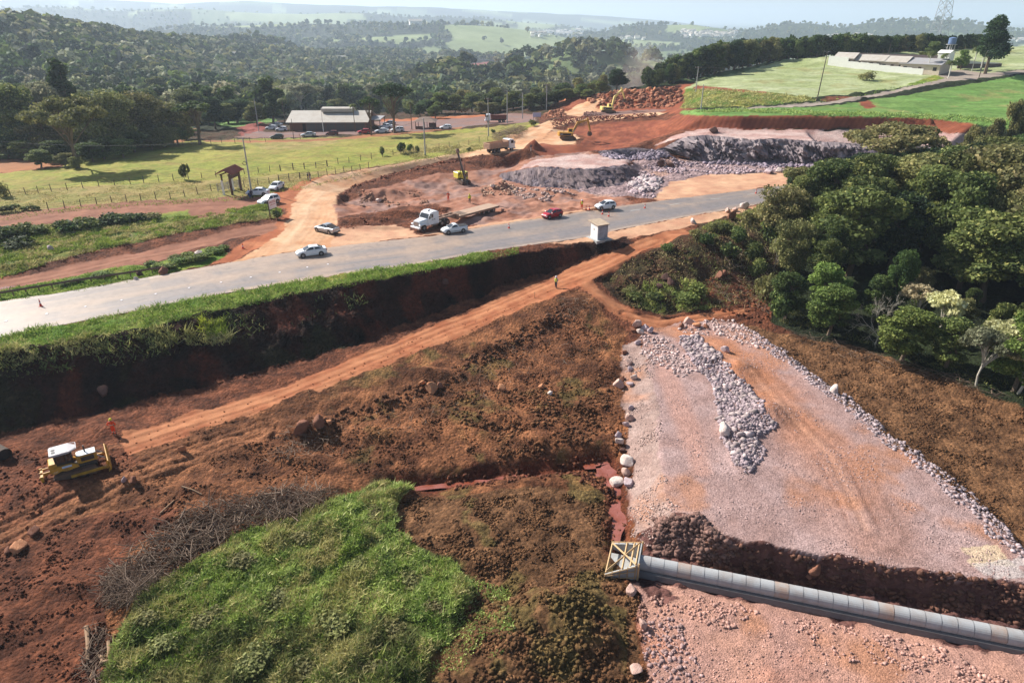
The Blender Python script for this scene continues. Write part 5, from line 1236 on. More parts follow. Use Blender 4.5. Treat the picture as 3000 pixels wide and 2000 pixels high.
# tree line on the right ridge
def crest(u):
    ys_ = np.linspace(225, 335, 240); a_, yv_, _ = ray(u, 120); xs_ = a_/yv_*ys_
    return float(ys_[np.argmax((HZ(xs_, ys_)-CAMZ)/ys_)])
rl = np.random.default_rng(17)
tl = [(1490,205,150),(1520,198,140),(1560,190,126),(1600,178,108),(1650,166,98),(1700,156,90),(1760,146,86),(1830,137,82),(1900,130,80),(2000,122,80),(2100,114,76),(2200,108,84),(2260,104,92)]
us = np.array([t[0] for t in tl]); vb_ = np.array([t[1] for t in tl]); vt_ = np.array([t[2] for t in tl])
for row in range(3):
    for u in np.arange(1488, 2262, 15.5+4*row):
        u = u+rl.uniform(-5, 5); vb1 = np.interp(u, us, vb_)-2*row; vt1 = np.interp(u, us, vt_)+rl.uniform(-3, 9)+(0 if row < 2 else -2)
        if u < 1560 and row == 0: vt1 += 14
        q = G(u, vb1); cy_ = crest(u); yy_ = q.y if (u < 1560 and q.y < 300) else cy_+2; q = Vector((ray(u, vb1)[0]/ray(u, vb1)[1]*yy_, yy_, 0)); y = q.y+row*6+rl.uniform(-2, 2); x = q.x*y/q.y; z = float(HZ(x, y)); top = at_dist(u, vt1, y)[2]
        h = float(np.clip(top-z, 6, 19)); k = ['b1', 'b4', 'b0', 'b2', 'm0', 'm1'][rl.integers(0, 6)] if row == 0 else ['m0', 'm1', 'm5'][rl.integers(0, 3)]
        plant(T_[k], (x, y, z-.2), h, h*rl.uniform(.62, .85), 'broadleaf_tree', 'dark tree of the long tree line on the ridge above the pale field', 'tree', 'trees of the ridge tree line')
for u, vb, vt, w_, k, n, l in [
 (2262,170,34,86,'pine','pine_tree','tallest dark pine at the right of the roadside motel'),(2128,171,118,22,'palm2','palm_tree','leftmost palm in front of the motel gate'),(2160,170,122,22,'palm2','palm_tree','palm in the middle of the three at the motel gate'),
 (2178,180,138,34,'palm2','palm_tree','short stout palm with whitewashed foot at the road fork'),(2206,160,114,34,'b3','broadleaf_tree','round green tree with a whitewashed trunk by the motel wall'),(2232,163,108,26,'palm2','palm_tree','palm under the tall pine, the left one'),(2252,160,110,28,'palm2','palm_tree','palm under the tall pine, the right one'),
 (2140,140,94,40,'b5','broadleaf_tree','green tree rising behind the motel roof'),(2115,146,118,34,'b0','broadleaf_tree','low green tree behind the motel houses'),(1990,184,164,34,'s3','bush','bush alone on the pale field'),(2057,157,144,18,'s2','bush','round bush on the motel wall')]:
    pxtree(T_[k], u, vb, vt, w_, n, l, 'bush' if n == 'bush' else 'tree')
for u, vb, vt, w_ in [(2330,290,226,50),(2290,300,270,50),(2352,310,232,60),(2235,305,284,40)]:
    pxtree(T_['b2'], u, vb, vt, w_, 'scrub_tree', 'thin olive scrub tree at the right end of the red bank', group='scrub trees at the right end of the red bank', depth=150)

# middle distance wood, single trees while they can be told apart, the rest as one far-off mass
rf = np.random.default_rng(23)
def okfar(X, Y):
    z = ZAT(X, Y); return (z == ZI['forest'])
nn_ = 5200
Y = 250*np.exp(rf.random(nn_)**.8*math.log(3.2)); X = (rf.uniform(-.95, .95, nn_))*(Y+10)
zz = HZ(X, Y); u, v, _ = project(X, Y, zz)
m = okfar(X, Y) & (u > -60) & (u < 1480) & (v > 110) & (v < 320) & ~((X > 10) & (Y < 290)) & ~((Y < 300) & (X > -70) & (X < 60))
idxs = np.where(m)[0]; chosen = []; cell = {}
for i in idxs[np.argsort(Y[idxs])]:
    md = 6.5+Y[i]*.006; ok = True; kx, ky = int(X[i]//12), int(Y[i]//12)
    for a in (-1, 0, 1):
        for b in (-1, 0, 1):
            for j in cell.get((kx+a, ky+b), ()):
                if (X[i]-X[j])**2+(Y[i]-Y[j])**2 < md*md: ok = False
    if ok: cell.setdefault((kx, ky), []).append(i); chosen.append(i)
print('mid trees', len(chosen))
single = chosen[:165]
for i in single:
    h = rf.uniform(9, 15); k = ['m0', 'm1', 'm2', 'm3', 'm4', 'm5', 'b1', 'b5'][rf.integers(0, 8)]
    plant(T_[k], (X[i], Y[i], zz[i]-.3), h, h*rf.uniform(.75, 1.05), 'woodland_tree', 'tree in the front rows of the wooded valley behind the pasture', 'tree', 'trees in the front of the wooded valley')
# far wood
fv, ff, fcn = [], [], []; off = 0
def far_wood(Xs, Ys, Hs, nq, lsz, seed):
    global off
    rng = np.random.default_rng(seed); n = len(Xs); zs = HZ(Xs, Ys)
    nc = 5
    ca = rng.uniform(0, 6.3, (n, nc)); cr = Hs[:, None]*.30*np.sqrt(rng.random((n, nc)))
    cx = Xs[:, None]+cr*np.cos(ca); cy = Ys[:, None]+cr*np.sin(ca); cz = zs[:, None]+Hs[:, None]*rng.uniform(.38, .80, (n, nc))
    cx[:, 0] = Xs; cy[:, 0] = Ys; cz[:, 0] = zs+Hs*.78
    ti = np.repeat(np.arange(n), nq); ci = rng.integers(0, nc, n*nq); d = rng.normal(size=(n*nq, 3)); d[:, 2] += .25; d /= np.linalg.norm(d, axis=1)[:, None]
    R = Hs[ti]*.26*rng.uniform(.7, 1.05, n*nq)
    p = np.stack([cx[ti, ci], cy[ti, ci], cz[ti, ci]], 1)+d*R[:, None]*np.array([1, 1, .8])
    nr = d+rng.normal(size=d.shape)*.5+np.array([0, 0, .3]); nr /= np.linalg.norm(nr, axis=1)[:, None]
    a = np.cross(nr, rng.normal(size=d.shape)); a /= np.linalg.norm(a, axis=1)[:, None]; b = np.cross(nr, a); s = (lsz*Hs[ti]/12*rng.uniform(.6, 1.4, n*nq))[:, None]
    V = np.stack([p-a*s*.5-b*s*.4, p+a*s*.2-b*s*.6, p+a*s*.6+b*s*.2, p-a*s*.1+b*s*.6], 1).reshape(-1, 3)
    pc = np.array([PAL[k][j] for k in ('deep', 'dark', 'dark', 'mid', 'olive', 'grey') for j in (0, 1)])
    tcw = pc[rng.integers(0, len(pc), n)]*rng.uniform(.75, 1.2, (n, 1)); fc = tcw[ti]*(1+.18*rng.normal(size=(n*nq, 1))).clip(.5, 1.5)
    return npmesh('woodland', V, np.arange(len(V)).reshape(-1, 4), (M_leafs,), fcol=fc)
M_leafs = leafmat('far_leaves', .3, .8, 0.0)
rest = np.array(chosen[165:])
ob = obj('woodland', far_wood(X[rest], Y[rest], rf.uniform(9, 15, len(rest)), 70, 2.3, 61)); tag(ob, kind='stuff')
def farfield(n, y0, y1, md, hs, nq, ls, seed, sx=.9):
    Yb = np.exp(rf.uniform(math.log(y0), math.log(y1), n)); Xb = rf.uniform(-sx, sx, n)*(Yb+10); z = HZ(Xb, Yb); u, v, _ = project(Xb, Yb, z)
    zn = ZAT(Xb, Yb); mm = ((zn == ZI['forest']) | ((zn == ZI['scrubv']) & (rf.random(n) < .35)) | ((zn == ZI['meadow']) & (rf.random(n) < .015))) & (u > -80) & (u < 2450)
    Xb, Yb = Xb[mm], Yb[mm]
    return Xb, Yb
Xb, Yb = farfield(17000, 560, 1500, 7, 0, 0, 0, 1); 
tag(obj('woodland', far_wood(Xb, Yb, rf.uniform(9, 16, len(Xb)), 26, 4.0, 62)), kind='stuff')
Xb, Yb = farfield(3000, 340, 900, 7, 0, 0, 0, 1); mm = ZAT(Xb, Yb) == ZI['scrubv']; print('far', len(Xb))
tag(obj('woodland', far_wood(Xb[mm], Yb[mm], rf.uniform(4, 9, mm.sum()), 40, 2.6, 64)), kind='stuff')
Xb, Yb = farfield(15000, 1500, 5200, 7, 0, 0, 0, 1)
tag(obj('woodland', far_wood(Xb, Yb, rf.uniform(8, 15, len(Xb)), 14, 6.5, 63)), kind='stuff')

# ------------------------------------------------------------------ grass and weeds
def blades(name, polys, seed, label=None):
    rng = np.random.default_rng(seed); Vs, fcs = [], []
    for i, (poly, z, n, h0, h1, w_, pal, cl, keepf) in enumerate(polys):
        dn = (lambda X, Y: sstep(-.3, .2, fbm(X, Y, cl, 3, seed+i))) if cl else None
        p = scatter(poly, n, z, seed*17+i, dn); k = len(p)
        if k == 0: continue
        lump = 1+.8*fbm(p[:, 0], p[:, 1], 1.3, 3, seed+40+i)+.5*fbm(p[:, 0], p[:, 1], 4, 2, seed+41+i)
        h = rng.uniform(h0, h1, k)*np.clip(lump, .25, 2.2); a = rng.uniform(0, 6.283, k); t = rng.normal(size=(k, 2))*.55*h[:, None]
        dx = np.cos(a)*w_*rng.uniform(.5, 1.3, k); dy = np.sin(a)*w_*rng.uniform(.5, 1.3, k)
        z0 = p[:, 2]+h*rng.uniform(-.1, .75, k)*(.0 if keepf else 1)-.03
        A = np.stack([p[:, 0]-dx, p[:, 1]-dy, z0], 1); B = np.stack([p[:, 0]+dx, p[:, 1]+dy, z0+rng.normal(size=k)*.04], 1); Cc = np.stack([p[:, 0]+t[:, 0], p[:, 1]+t[:, 1], z0+h*.75], 1)
        Vs.append(np.stack([A, B, Cc], 1).reshape(-1, 3)); pc = np.array(PAL[pal]); m_ = np.clip(fbm(p[:, 0], p[:, 1], 2.2, 3, seed+50+i)*1.4+.5, 0, 1)[:, None]
        fc = (pc[0]*(1-m_)+pc[1]*m_)*(1+.22*rng.normal(size=(k, 1))).clip(.5, 1.6); fc = np.where(rng.random((k, 1)) < .12, pc[2], fc); fcs.append(fc)
    V = np.concatenate(Vs); fc = np.concatenate(fcs)
    return tag(obj(name, npmesh(name, V, np.arange(len(V)).reshape(-1, 3), (M_blade,), fcol=fc)), kind='stuff')
PAL['lush'] = [srgb(138,156,80), srgb(172,184,100), srgb(208,206,142)]; PAL['straw'] = [srgb(164,156,98), srgb(198,184,128), srgb(140,144,76)]; PAL['vgreen'] = [srgb(116,138,56), srgb(148,164,74), srgb(178,180,100)]; PAL['dusk'] = [srgb(92,104,52), srgb(118,122,70), srgb(146,134,92)]
PATCH = [(905,1108),(940,1122),(905,1170),(915,1230),(960,1262),(1030,1290),(1070,1335),(1095,1375),(1060,1420),(1040,1470),(1000,1500),(975,1568),(960,1900),(200,1900),(250,1568),(280,1440),(330,1360),(430,1300),(560,1230),(700,1180),(820,1140),(860,1108)]
PUP = [(905,1108),(940,1122),(905,1170),(915,1230),(960,1262),(1030,1290),(1070,1335),(1095,1375),(1020,1420),(700,1440),(350,1480),(330,1380),(430,1300),(560,1230),(700,1180),(820,1140),(860,1108)]
blades('tall_grass', [(PATCH, -7.9, 62000, .12, .34, .06, 'lush', 2.2, 0), (PATCH, -7.9, 50000, .12, .36, .05, 'vgreen', 3.0, 0), (PUP, -7.9, 60000, .14, .34, .06, 'lush', 0, 0), (PATCH, -7.9, 80000, .15, .45, .045, 'straw', 2.0, 0), ([(240,1568),(300,1440),(960,1440),(960,1900),(200,1900)], -8, 46000, .2, .5, .045, 'dusk', 0, 0),
  ([(1000,1300),(1170,1340),(1200,1480),(1050,1540),(980,1560),(1060,1420)], -8, 3500, .1, .3, .06, 'lush', 1.2, 0)], 5)
VER = strip(px('road_l')[1:9]+[(1120,579),(1190,570)], [(-200,855),(0,810),(160,786),(333,757),(480,722),(627,690),(784,660),(960,629),(1120,600),(1190,588)])
blades('verge_grass', [(VER, -.3, 22000, .10, .26, .06, 'vgreen', 0, 0), (VER, -.3, 26000, .12, .42, .06, 'vgreen', 1.4, 0), (VER, -.3, 9000, .12, .4, .05, 'straw', 1.2, 0), ([(0,800),(333,760),(520,740),(540,790),(400,800),(100,830),(0,850)], -1, 7000, .3, .9, .07, 'straw', 1.5, 0),
  ([(0,820),(700,700),(900,660),(880,690),(500,800),(200,850),(0,880)], -2, 4500, .2, .6, .08, 'dusk', 2.5, 0), ([(455,735),(520,735),(525,775),(470,775)], -1, 700, .5, 1.0, .05, 'yellow', 0, 0),
  ([(0,668),(120,648),(290,612),(410,612),(400,628),(143,676),(0,696)], 0, 7000, .1, .3, .07, 'vgreen', 0, 0)], 15)
blades('rough_grass', [([(0,530),(150,515),(300,503),(430,498),(560,480),(610,468),(645,482),(640,503),(560,510),(400,538),(200,580),(0,640)], .4, 42000, .12, .38, .09, 'vgreen', 2.2, 0),
  ([(0,560),(200,530),(400,510),(560,490),(640,500),(400,538),(200,580),(0,640)], .4, 20000, .12, .4, .09, 'straw', 1.6, 0),
  ([(0,440),(600,400),(960,366),(740,402),(690,428),(560,458),(400,460),(200,476),(0,498)], .8, 16000, .06, .2, .10, 'straw', 3, 0),
  ([(0,500),(200,474),(520,455),(700,428),(960,368),(1110,340),(1110,346),(960,376),(700,434),(540,462),(200,482),(0,508)], .9, 9000, .1, .3, .1, 'vgreen', 0, 0),
  ([(880,345),(1000,340),(1160,330),(1120,342),(960,368)], 1, 5000, .15, .4, .12, 'straw', 2, 0)], 25)
blades('field_grass', [([(1560,258),(1700,258),(2250,280),(2352,300),(2352,280),(2200,266),(1900,256),(1700,250)], 8.7, 9000, .2, .5, .18, 'lush', 0, 0), ([(1640,205),(1850,222),(1880,232),(1750,242),(1565,250),(1575,208)], 9.5, 5000, .2, .6, .18, 'straw', 2, 0),
  ([(1660,236),(1900,228),(2080,196),(2170,176),(2180,180),(2100,200),(1900,236),(1720,246)], 10, 4000, .2, .5, .18, 'vgreen', 2, 0)], 35)
for u, v, h, w_, k in [(15,545,1.8,4.5,'s1'),(60,545,2.0,4.5,'s1'),(95,540,1.6,3.5,'s0'),(140,532,1.8,4,'s1'),(175,530,1.8,4.5,'s2'),(210,524,1.8,4.5,'s1'),(245,516,1.8,4.5,'s2'),(275,512,1.6,4,'s1'),(305,506,1.4,4,'s2'),(330,504,1.0,3.5,'s2'),(35,570,1.6,4.5,'s2'),(-30,560,2,5,'s1'),(355,500,.9,3,'s3')]:
    plant(T_[k], G(u, v), h, w_, 'bush', 'dark green bush in the row on the bank between the two side tracks', 'bush', 'bushes on the bank between the side tracks')
for u, v, h, w_ in [(8,490,1.2,2.4),(28,488,1.3,2.6),(62,484,.8,2.2),(80,482,.8,1.8)]:
    plant(T_['s1'], G(u, v), h, w_, 'bush', 'low leafy bush on the pasture side of the upper side track', 'bush', 'bushes beside the upper side track')
for u, v, h, w_ in [(225,640,.7,2.0),(245,636,.8,2.2),(180,650,.6,2.2),(150,656,.5,1.8),(350,614,.8,2.2),(365,620,.8,2.2),(395,618,.8,2.2),(415,606,.9,2.4),(440,602,.9,2.4),(460,600,1.0,2.4),(475,592,.8,2.2),(500,582,.8,2.2),(515,574,.7,2),(430,590,.7,2),(400,598,.7,2),(485,578,.7,2)]:
    plant(T_['s0'], G(u, v), h, w_, 'weed_clump', 'bright broad leaved weed clump between guardrail and side track', 'plant', 'weed clumps behind the guardrail')
for u, v, vt, w_, l in [(424,414,376,26,'small leafy tree standing alone in the pasture'),(12,452,420,30,'thin bare bush at the left edge of the pasture'),(880,358,336,14,'young sapling in the pasture near the tall grey pole'),(920,354,326,22,'loose grey bush in the pasture near the drilling rig'),(942,350,330,14,'small bush right of the loose grey bush'),(960,350,334,10,'tiny green sapling by the pasture fence'),(1079,347,338,12,'round dark shrub on the edge of the haul road'),(1131,307,296,12,'dark shrub behind the pole near the brush heap'),(1220,290,274,20,'round green bush at the edge of the haul road')]:
    pxtree(T_['s1' if w_ != 30 else 's3'], u, v, vt, w_, 'sapling' if 'sapling' in l or 'tree' in l else 'bush', l, 'tree' if 'sapling' in l or 'tree' in l else 'bush')

blades('scrub_grass', [([(1400,640),(1440,605),(1560,560),(1640,515),(1760,480),(1800,620),(1790,700),(1620,712),(1520,725),(1450,705)], -3, 9000, .1, .45, .06, 'dusk', 1.6, 0), ([(1400,640),(1440,605),(1560,560),(1640,515),(1760,480),(1800,620),(1790,700),(1620,712),(1520,725),(1450,705)], -3, 5000, .1, .5, .05, 'straw', 1.2, 0), ([(1610,520),(1740,478),(1780,470),(1760,500),(1640,545)], -1, 4000, .1, .4, .07, 'vgreen', 1.5, 0), ([(1480,640),(1600,650),(1640,712),(1500,720),(1440,690)], -4.5, 3500, .15, .45, .07, 'lush', 1.4, 0), ([(1790,740),(1950,780),(2100,830),(2352,925),(2352,900),(2100,800),(1900,760),(1790,700)], -6, 5000, .1, .5, .06, 'dusk', 1.5, 0)], 45)
for u, v, s_ in [(700,1235,1),(860,1180,.8),(560,1290,1.1),(820,1300,.9),(940,1340,1),(640,1380,1.1),(480,1420,1),(760,1440,1.2),(900,1450,.9),(380,1480,1),(580,1520,1.2),(700,1540,1),(860,1540,1.1),(1000,1400,.8),(440,1340,.8),(340,1420,.9)]:
    plant(T_['s3'], G(u, v), .6*s_, 2.0*s_, 'weed_clump', 'dry olive weed clump standing out of the tall grass patch', 'plant', 'weed clumps in the tall grass patch')
# ------------------------------------------------------------------ cut brushwood
M_stick = mat('dry_branches', srgb(132,110,92), .9, dirt=.5, dscale=1.5, dcol=srgb(96,76,62))
def sticks(name, polys, seed):
    rng = np.random.default_rng(seed); V = []; Fc = []; o = 0
    for poly, z, n, l0, l1, r0, r1, ang, sp, hh in polys:
        p = scatter(poly, n, z, seed+n)
        for q in p:
            L_ = rng.uniform(l0, l1); r = rng.uniform(r0, r1); a = ang+rng.normal()*sp; e = rng.normal()*.28
            d = np.array([math.cos(a)*math.cos(e), math.sin(a)*math.cos(e), math.sin(e)]); c_ = q+np.array([0, 0, rng.uniform(.02, hh)]); pr = np.array([-d[1], d[0], 0]); pr /= np.linalg.norm(pr)+1e-9; w2_ = np.cross(d, pr)
            bend = rng.normal()*.08*L_
            for s, k in ((-.5, 1), (0, .8), (.5, .35)):
                cc_ = c_+d*L_*s+pr*(bend if s == 0 else 0)
                for t in range(3): V.append(cc_+r*k*(math.cos(t*2.094)*pr+math.sin(t*2.094)*w2_))
            for s in range(2):
                for t in range(3): Fc.append((o+s*3+t, o+s*3+(t+1) % 3, o+s*3+3+(t+1) % 3, o+s*3+3+t))
            o += 9
    return tag(obj(name, npmesh(name, V, Fc, (M_stick,))), kind='stuff')
sticks('brushwood', [([(250,1320),(330,1250),(430,1180),(600,1140),(740,1125),(780,1145),(700,1180),(560,1225),(430,1290),(330,1350),(300,1400),(250,1390)], -7.3, 1500, .6, 3.4, .010, .055, .5, 1.0, .9),
  ([(250,1310),(330,1290),(360,1340),(300,1400),(250,1395)], -7.4, 500, .8, 2, .01, .02, 1.2, .3, .8),
  ([(640,990),(760,960),(780,1010),(700,1060),(620,1050)], -6.6, 160, .5, 1.6, .012, .04, .8, 1.5, .5),
  ([(500,1090),(700,1010),(1000,880),(1300,690),(1400,800),(1250,860),(800,1050)], -6.3, 420, .3, 1.3, .01, .03, .8, 1.5, .15),
  ([(1280,680),(1360,690),(1380,720),(1290,730)], -4, 120, .5, 1.4, .01, .03, .8, 1.5, .4),
  ([(190,1440),(250,1440),(260,1568),(200,1568)], -7.7, 120, .5, 1.8, .02, .05, 1.4, .8, .4),
  ([(1800,760),(1900,778),(2100,835),(2300,905),(2300,920),(2050,850),(1850,790)], -6.1, 300, .8, 2.6, .012, .04, -.3, .7, .4),
  ([(1620,600),(1760,560),(1790,720),(1640,700)], -4, 420, .6, 2.2, .012, .04, .8, 1.5, .5)], 81)
sticks('dead_brush', [([(1130,316),(1180,296),(1215,298),(1200,312),(1135,330)], 2, 900, .8, 2.2, .015, .04, .8, 1.6, 1.3)], 82)
M_log = mat('weathered_log', srgb(150,120,92), .9, dirt=.4, dscale=2)
def log(u0, v0, u1, v1, r, label, name='log'):
    a, b = G(u0, v0, r), G(u1, v1, r); mb = MB(); m_ = (a+b)/2; mb.tube([a-m_, (a-m_).lerp(b-m_, .5)+Vector((.05, .03, .04)), b-m_], [r, r*.9, r*.75], 8)
    return tag(mb.build(name, M_log, smooth=False, loc=m_), label, 'log')
log(200,1442,203,1520,.16,'long log lying upright in the mud at the bottom left'); log(250,1476,249,1515,.13,'short pale log right of the long one, by the tall grass'); log(229,1508,236,1522,.13,'stub of pale wood between the two logs'); log(232,1524,256,1519,.12,'short log lying crosswise at the tall grass edge')
log(206,1560,214,1530,.05,'thin curved pale branch in the mud at the bottom left'); log(418,1118,464,1136,.07,'pale straight branch on top of the brushwood heap'); log(368,1180,400,1150,.07,'pale branch sticking out at the left of the brushwood heap')
log(608,384,600,378,.12,'x')if False else None
# ------------------------------------------------------------------ paints
M_white = mat('white_paint', srgb(226,228,230), .28, spec=.6, dirt=.22, dscale=2.5); M_silver = mat('silver_paint', srgb(176,180,184), .3, metal=.4, dirt=.25)
M_redp = mat('red_paint', srgb(176,22,40), .25, spec=.6, dirt=.12); M_maroon = mat('maroon_paint', srgb(112,44,36), .4, dirt=.4); M_greenp = mat('dark_green_paint', srgb(62,76,66), .4, dirt=.3)
M_glass = mat('window_glass', srgb(28,36,42), .06, spec=.9, dirt=.05); M_tyre = mat('tyre_rubber', srgb(30,29,28), .85, dirt=.6); M_rim = mat('wheel_rim', srgb(150,150,152), .35, metal=.7, dirt=.4)
M_black = mat('black_plastic', srgb(26,26,28), .6, dirt=.3); M_lamp = mat('lamp_glass', srgb(224,228,232), .1, spec=.8, dirt=.05); M_tail = mat('tail_lamp', srgb(150,16,20), .2, dirt=.05)
M_yel = mat('machine_yellow', srgb(196,144,44), .5, dirt=.75, dscale=2, dcol=srgb(110,72,44)); M_yel2 = mat('pale_machine_yellow', srgb(226,204,120), .42, dirt=.3, dscale=2); M_dkst = mat('dark_steel', srgb(52,48,46), .55, metal=.3, dirt=.6); M_steel = mat('worn_steel', srgb(150,146,142), .35, metal=.6, dirt=.5)
M_track = mat('track_steel', srgb(92,70,56), .8, dirt=.8); M_conc = mat('concrete', srgb(168,168,166), .85, dirt=.45, dscale=1.5, bump=.01, dcol=srgb(130,112,98)); M_wall = mat('white_wall', srgb(242,238,230), .85, dirt=.15, dscale=.8)
M_greyw = mat('stained_wall', srgb(172,174,182), .85, dirt=.8, dscale=1.2, dcol=srgb(96,96,100)); M_tile = mat('clay_tiles', srgb(140,78,66), .85, dirt=.6, dscale=1.6, bump=.05, dcol=srgb(92,60,52)); M_wood = mat('old_timber', srgb(96,72,62), .85, dirt=.5, dscale=2); M_lwood = mat('new_timber', srgb(186,154,112), .85, dirt=.6, dscale=2)
M_gwood = mat('grey_timber', srgb(168,158,146), .85, dirt=.5, dscale=2); M_metalr = mat('sheet_roof', srgb(186,178,166), .55, metal=.1, dirt=.5, dscale=.5, dcol=srgb(150,128,108)); M_brick = mat('brick_wall', srgb(122,84,68), .9, dirt=.5, dscale=1.0, bump=.03); M_greyr = mat('grey_roof', srgb(150,148,148), .7, dirt=.4, dscale=.6)
M_orange = mat('orange_cloth', srgb(236,78,28), .8, dirt=.15); M_hivis = mat('yellow_cloth', srgb(206,214,40), .8, dirt=.15); M_navy = mat('navy_cloth', srgb(40,42,58), .85, dirt=.2); M_jean = mat('blue_jeans', srgb(50,74,122), .85, dirt=.1); M_lblue = mat('light_blue_shirt', srgb(184,206,232), .8, dirt=.1); M_skin = mat('skin', srgb(172,122,96), .6, dirt=.05)
M_ltro = mat('light_trousers', srgb(196,186,178), .85, dirt=.2); M_gray = mat('grey_trousers', srgb(120,114,108), .85, dirt=.3); M_refl = mat('reflective_tape', srgb(214,216,190), .4, dirt=.05); M_cone = mat('cone_orange', srgb(212,66,44), .6, dirt=.3); M_hat = mat('yellow_helmet', srgb(224,208,40), .35, dirt=.05); M_bark2 = mat('boots', srgb(44,36,32), .8)
M_pink = mat('ochre_paint', srgb(186,148,120), .7, dirt=.5, dscale=1.5); M_rust = mat('rusty_guardrail', srgb(120,96,82), .6, metal=.2, dirt=.6); M_signw = mat('sign_white', srgb(226,218,218), .5, dirt=.15); M_signr = mat('sign_red', srgb(178,40,44), .5, dirt=.1); M_blue = mat('blue_tank', srgb(96,120,156), .5, dirt=.2)

def textmesh(s, size, mat_, name='lettering', parent=None, M=None, ext=.004):
    cu = bpy.data.curves.new('t', 'FONT'); cu.body = s; cu.size = size; cu.extrude = ext; cu.align_x = 'CENTER'; cu.align_y = 'CENTER'
    o = bpy.data.objects.new('t', cu); COL.objects.link(o); dg = bpy.context.evaluated_depsgraph_get(); me = bpy.data.meshes.new_from_object(o.evaluated_get(dg)); bpy.data.objects.remove(o)
    me.name = name; me.materials.clear(); me.materials.append(mat_)
    r = obj(name, me, parent)
    if M is not None: r.matrix_local = M
    return r
def face_to(loc, xdir, up=Vector((0, 0, 1))):
    """matrix that lays text with its x along xdir, upright"""
    x = Vector(xdir).normalized(); y = Vector(up).normalized(); z = x.cross(y).normalized(); y = z.cross(x)
    return Matrix(((x.x, y.x, z.x, loc[0]), (x.y, y.y, z.y, loc[1]), (x.z, y.z, z.z, loc[2]), (0, 0, 0, 1)))

# ------------------------------------------------------------------ cars (x forward, origin on the ground)
CARS = dict(
 sedan=dict(hull=[(-2.25,.42,.84,.66),(-2.15,.28,1.04,.80),(-1.55,.20,1.07,.87),(-.6,.18,.99,.89),(.75,.18,.97,.89),(1.45,.20,.93,.87),(1.95,.24,.80,.80),(2.22,.36,.62,.62)], cab=[(-1.80,1.04),(-1.0,1.43),(-.1,1.47),(.25,1.42),(1.12,.95)], wb=(-1.32,1.34)),
 hatch=dict(hull=[(-1.92,.40,.92,.70),(-1.84,.28,1.0,.80),(-1.3,.20,1.0,.85),(-.3,.18,.96,.86),(.7,.18,.95,.86),(1.35,.20,.90,.84),(1.75,.24,.76,.77),(1.95,.36,.60,.60)], cab=[(-1.84,.99),(-1.50,1.38),(-.4,1.48),(.05,1.44),(.95,.93)], wb=(-1.22,1.24)),
 suv=dict(hull=[(-2.12,.50,1.0,.74),(-2.04,.34,1.10,.86),(-1.4,.26,1.10,.90),(-.3,.26,1.08,.91),(.8,.26,1.06,.91),(1.5,.28,1.02,.89),(1.95,.32,.90,.83),(2.15,.44,.70,.68)], cab=[(-2.04,1.10),(-1.75,1.60),(-.4,1.68),(.05,1.62),(.92,1.05)], wb=(-1.35,1.32)),
 pickup=dict(hull=[(-2.22,.44,1.02,.78),(-2.18,.34,1.06,.84),(-1.4,.24,1.06,.87),(-.3,.20,1.02,.88),(.8,.20,.98,.88),(1.45,.22,.94,.86),(1.92,.26,.82,.80),(2.2,.38,.64,.64)], cab=[(-.62,1.04),(-.42,1.44),(-.1,1.50),(.25,1.46),(1.10,.97)], wb=(-1.34,1.34)),
 pickup2=dict(hull=[(-2.5,.46,1.08,.80),(-2.44,.36,1.12,.86),(-1.5,.26,1.12,.90),(-.3,.24,1.08,.91),(.9,.24,1.04,.91),(1.6,.26,1.0,.89),(2.15,.30,.88,.82),(2.45,.42,.70,.66)], cab=[(-1.35,1.10),(-.75,1.58),(-.2,1.62),(.25,1.58),(1.15,1.03)], wb=(-1.5,1.5)))
_carcache = {}
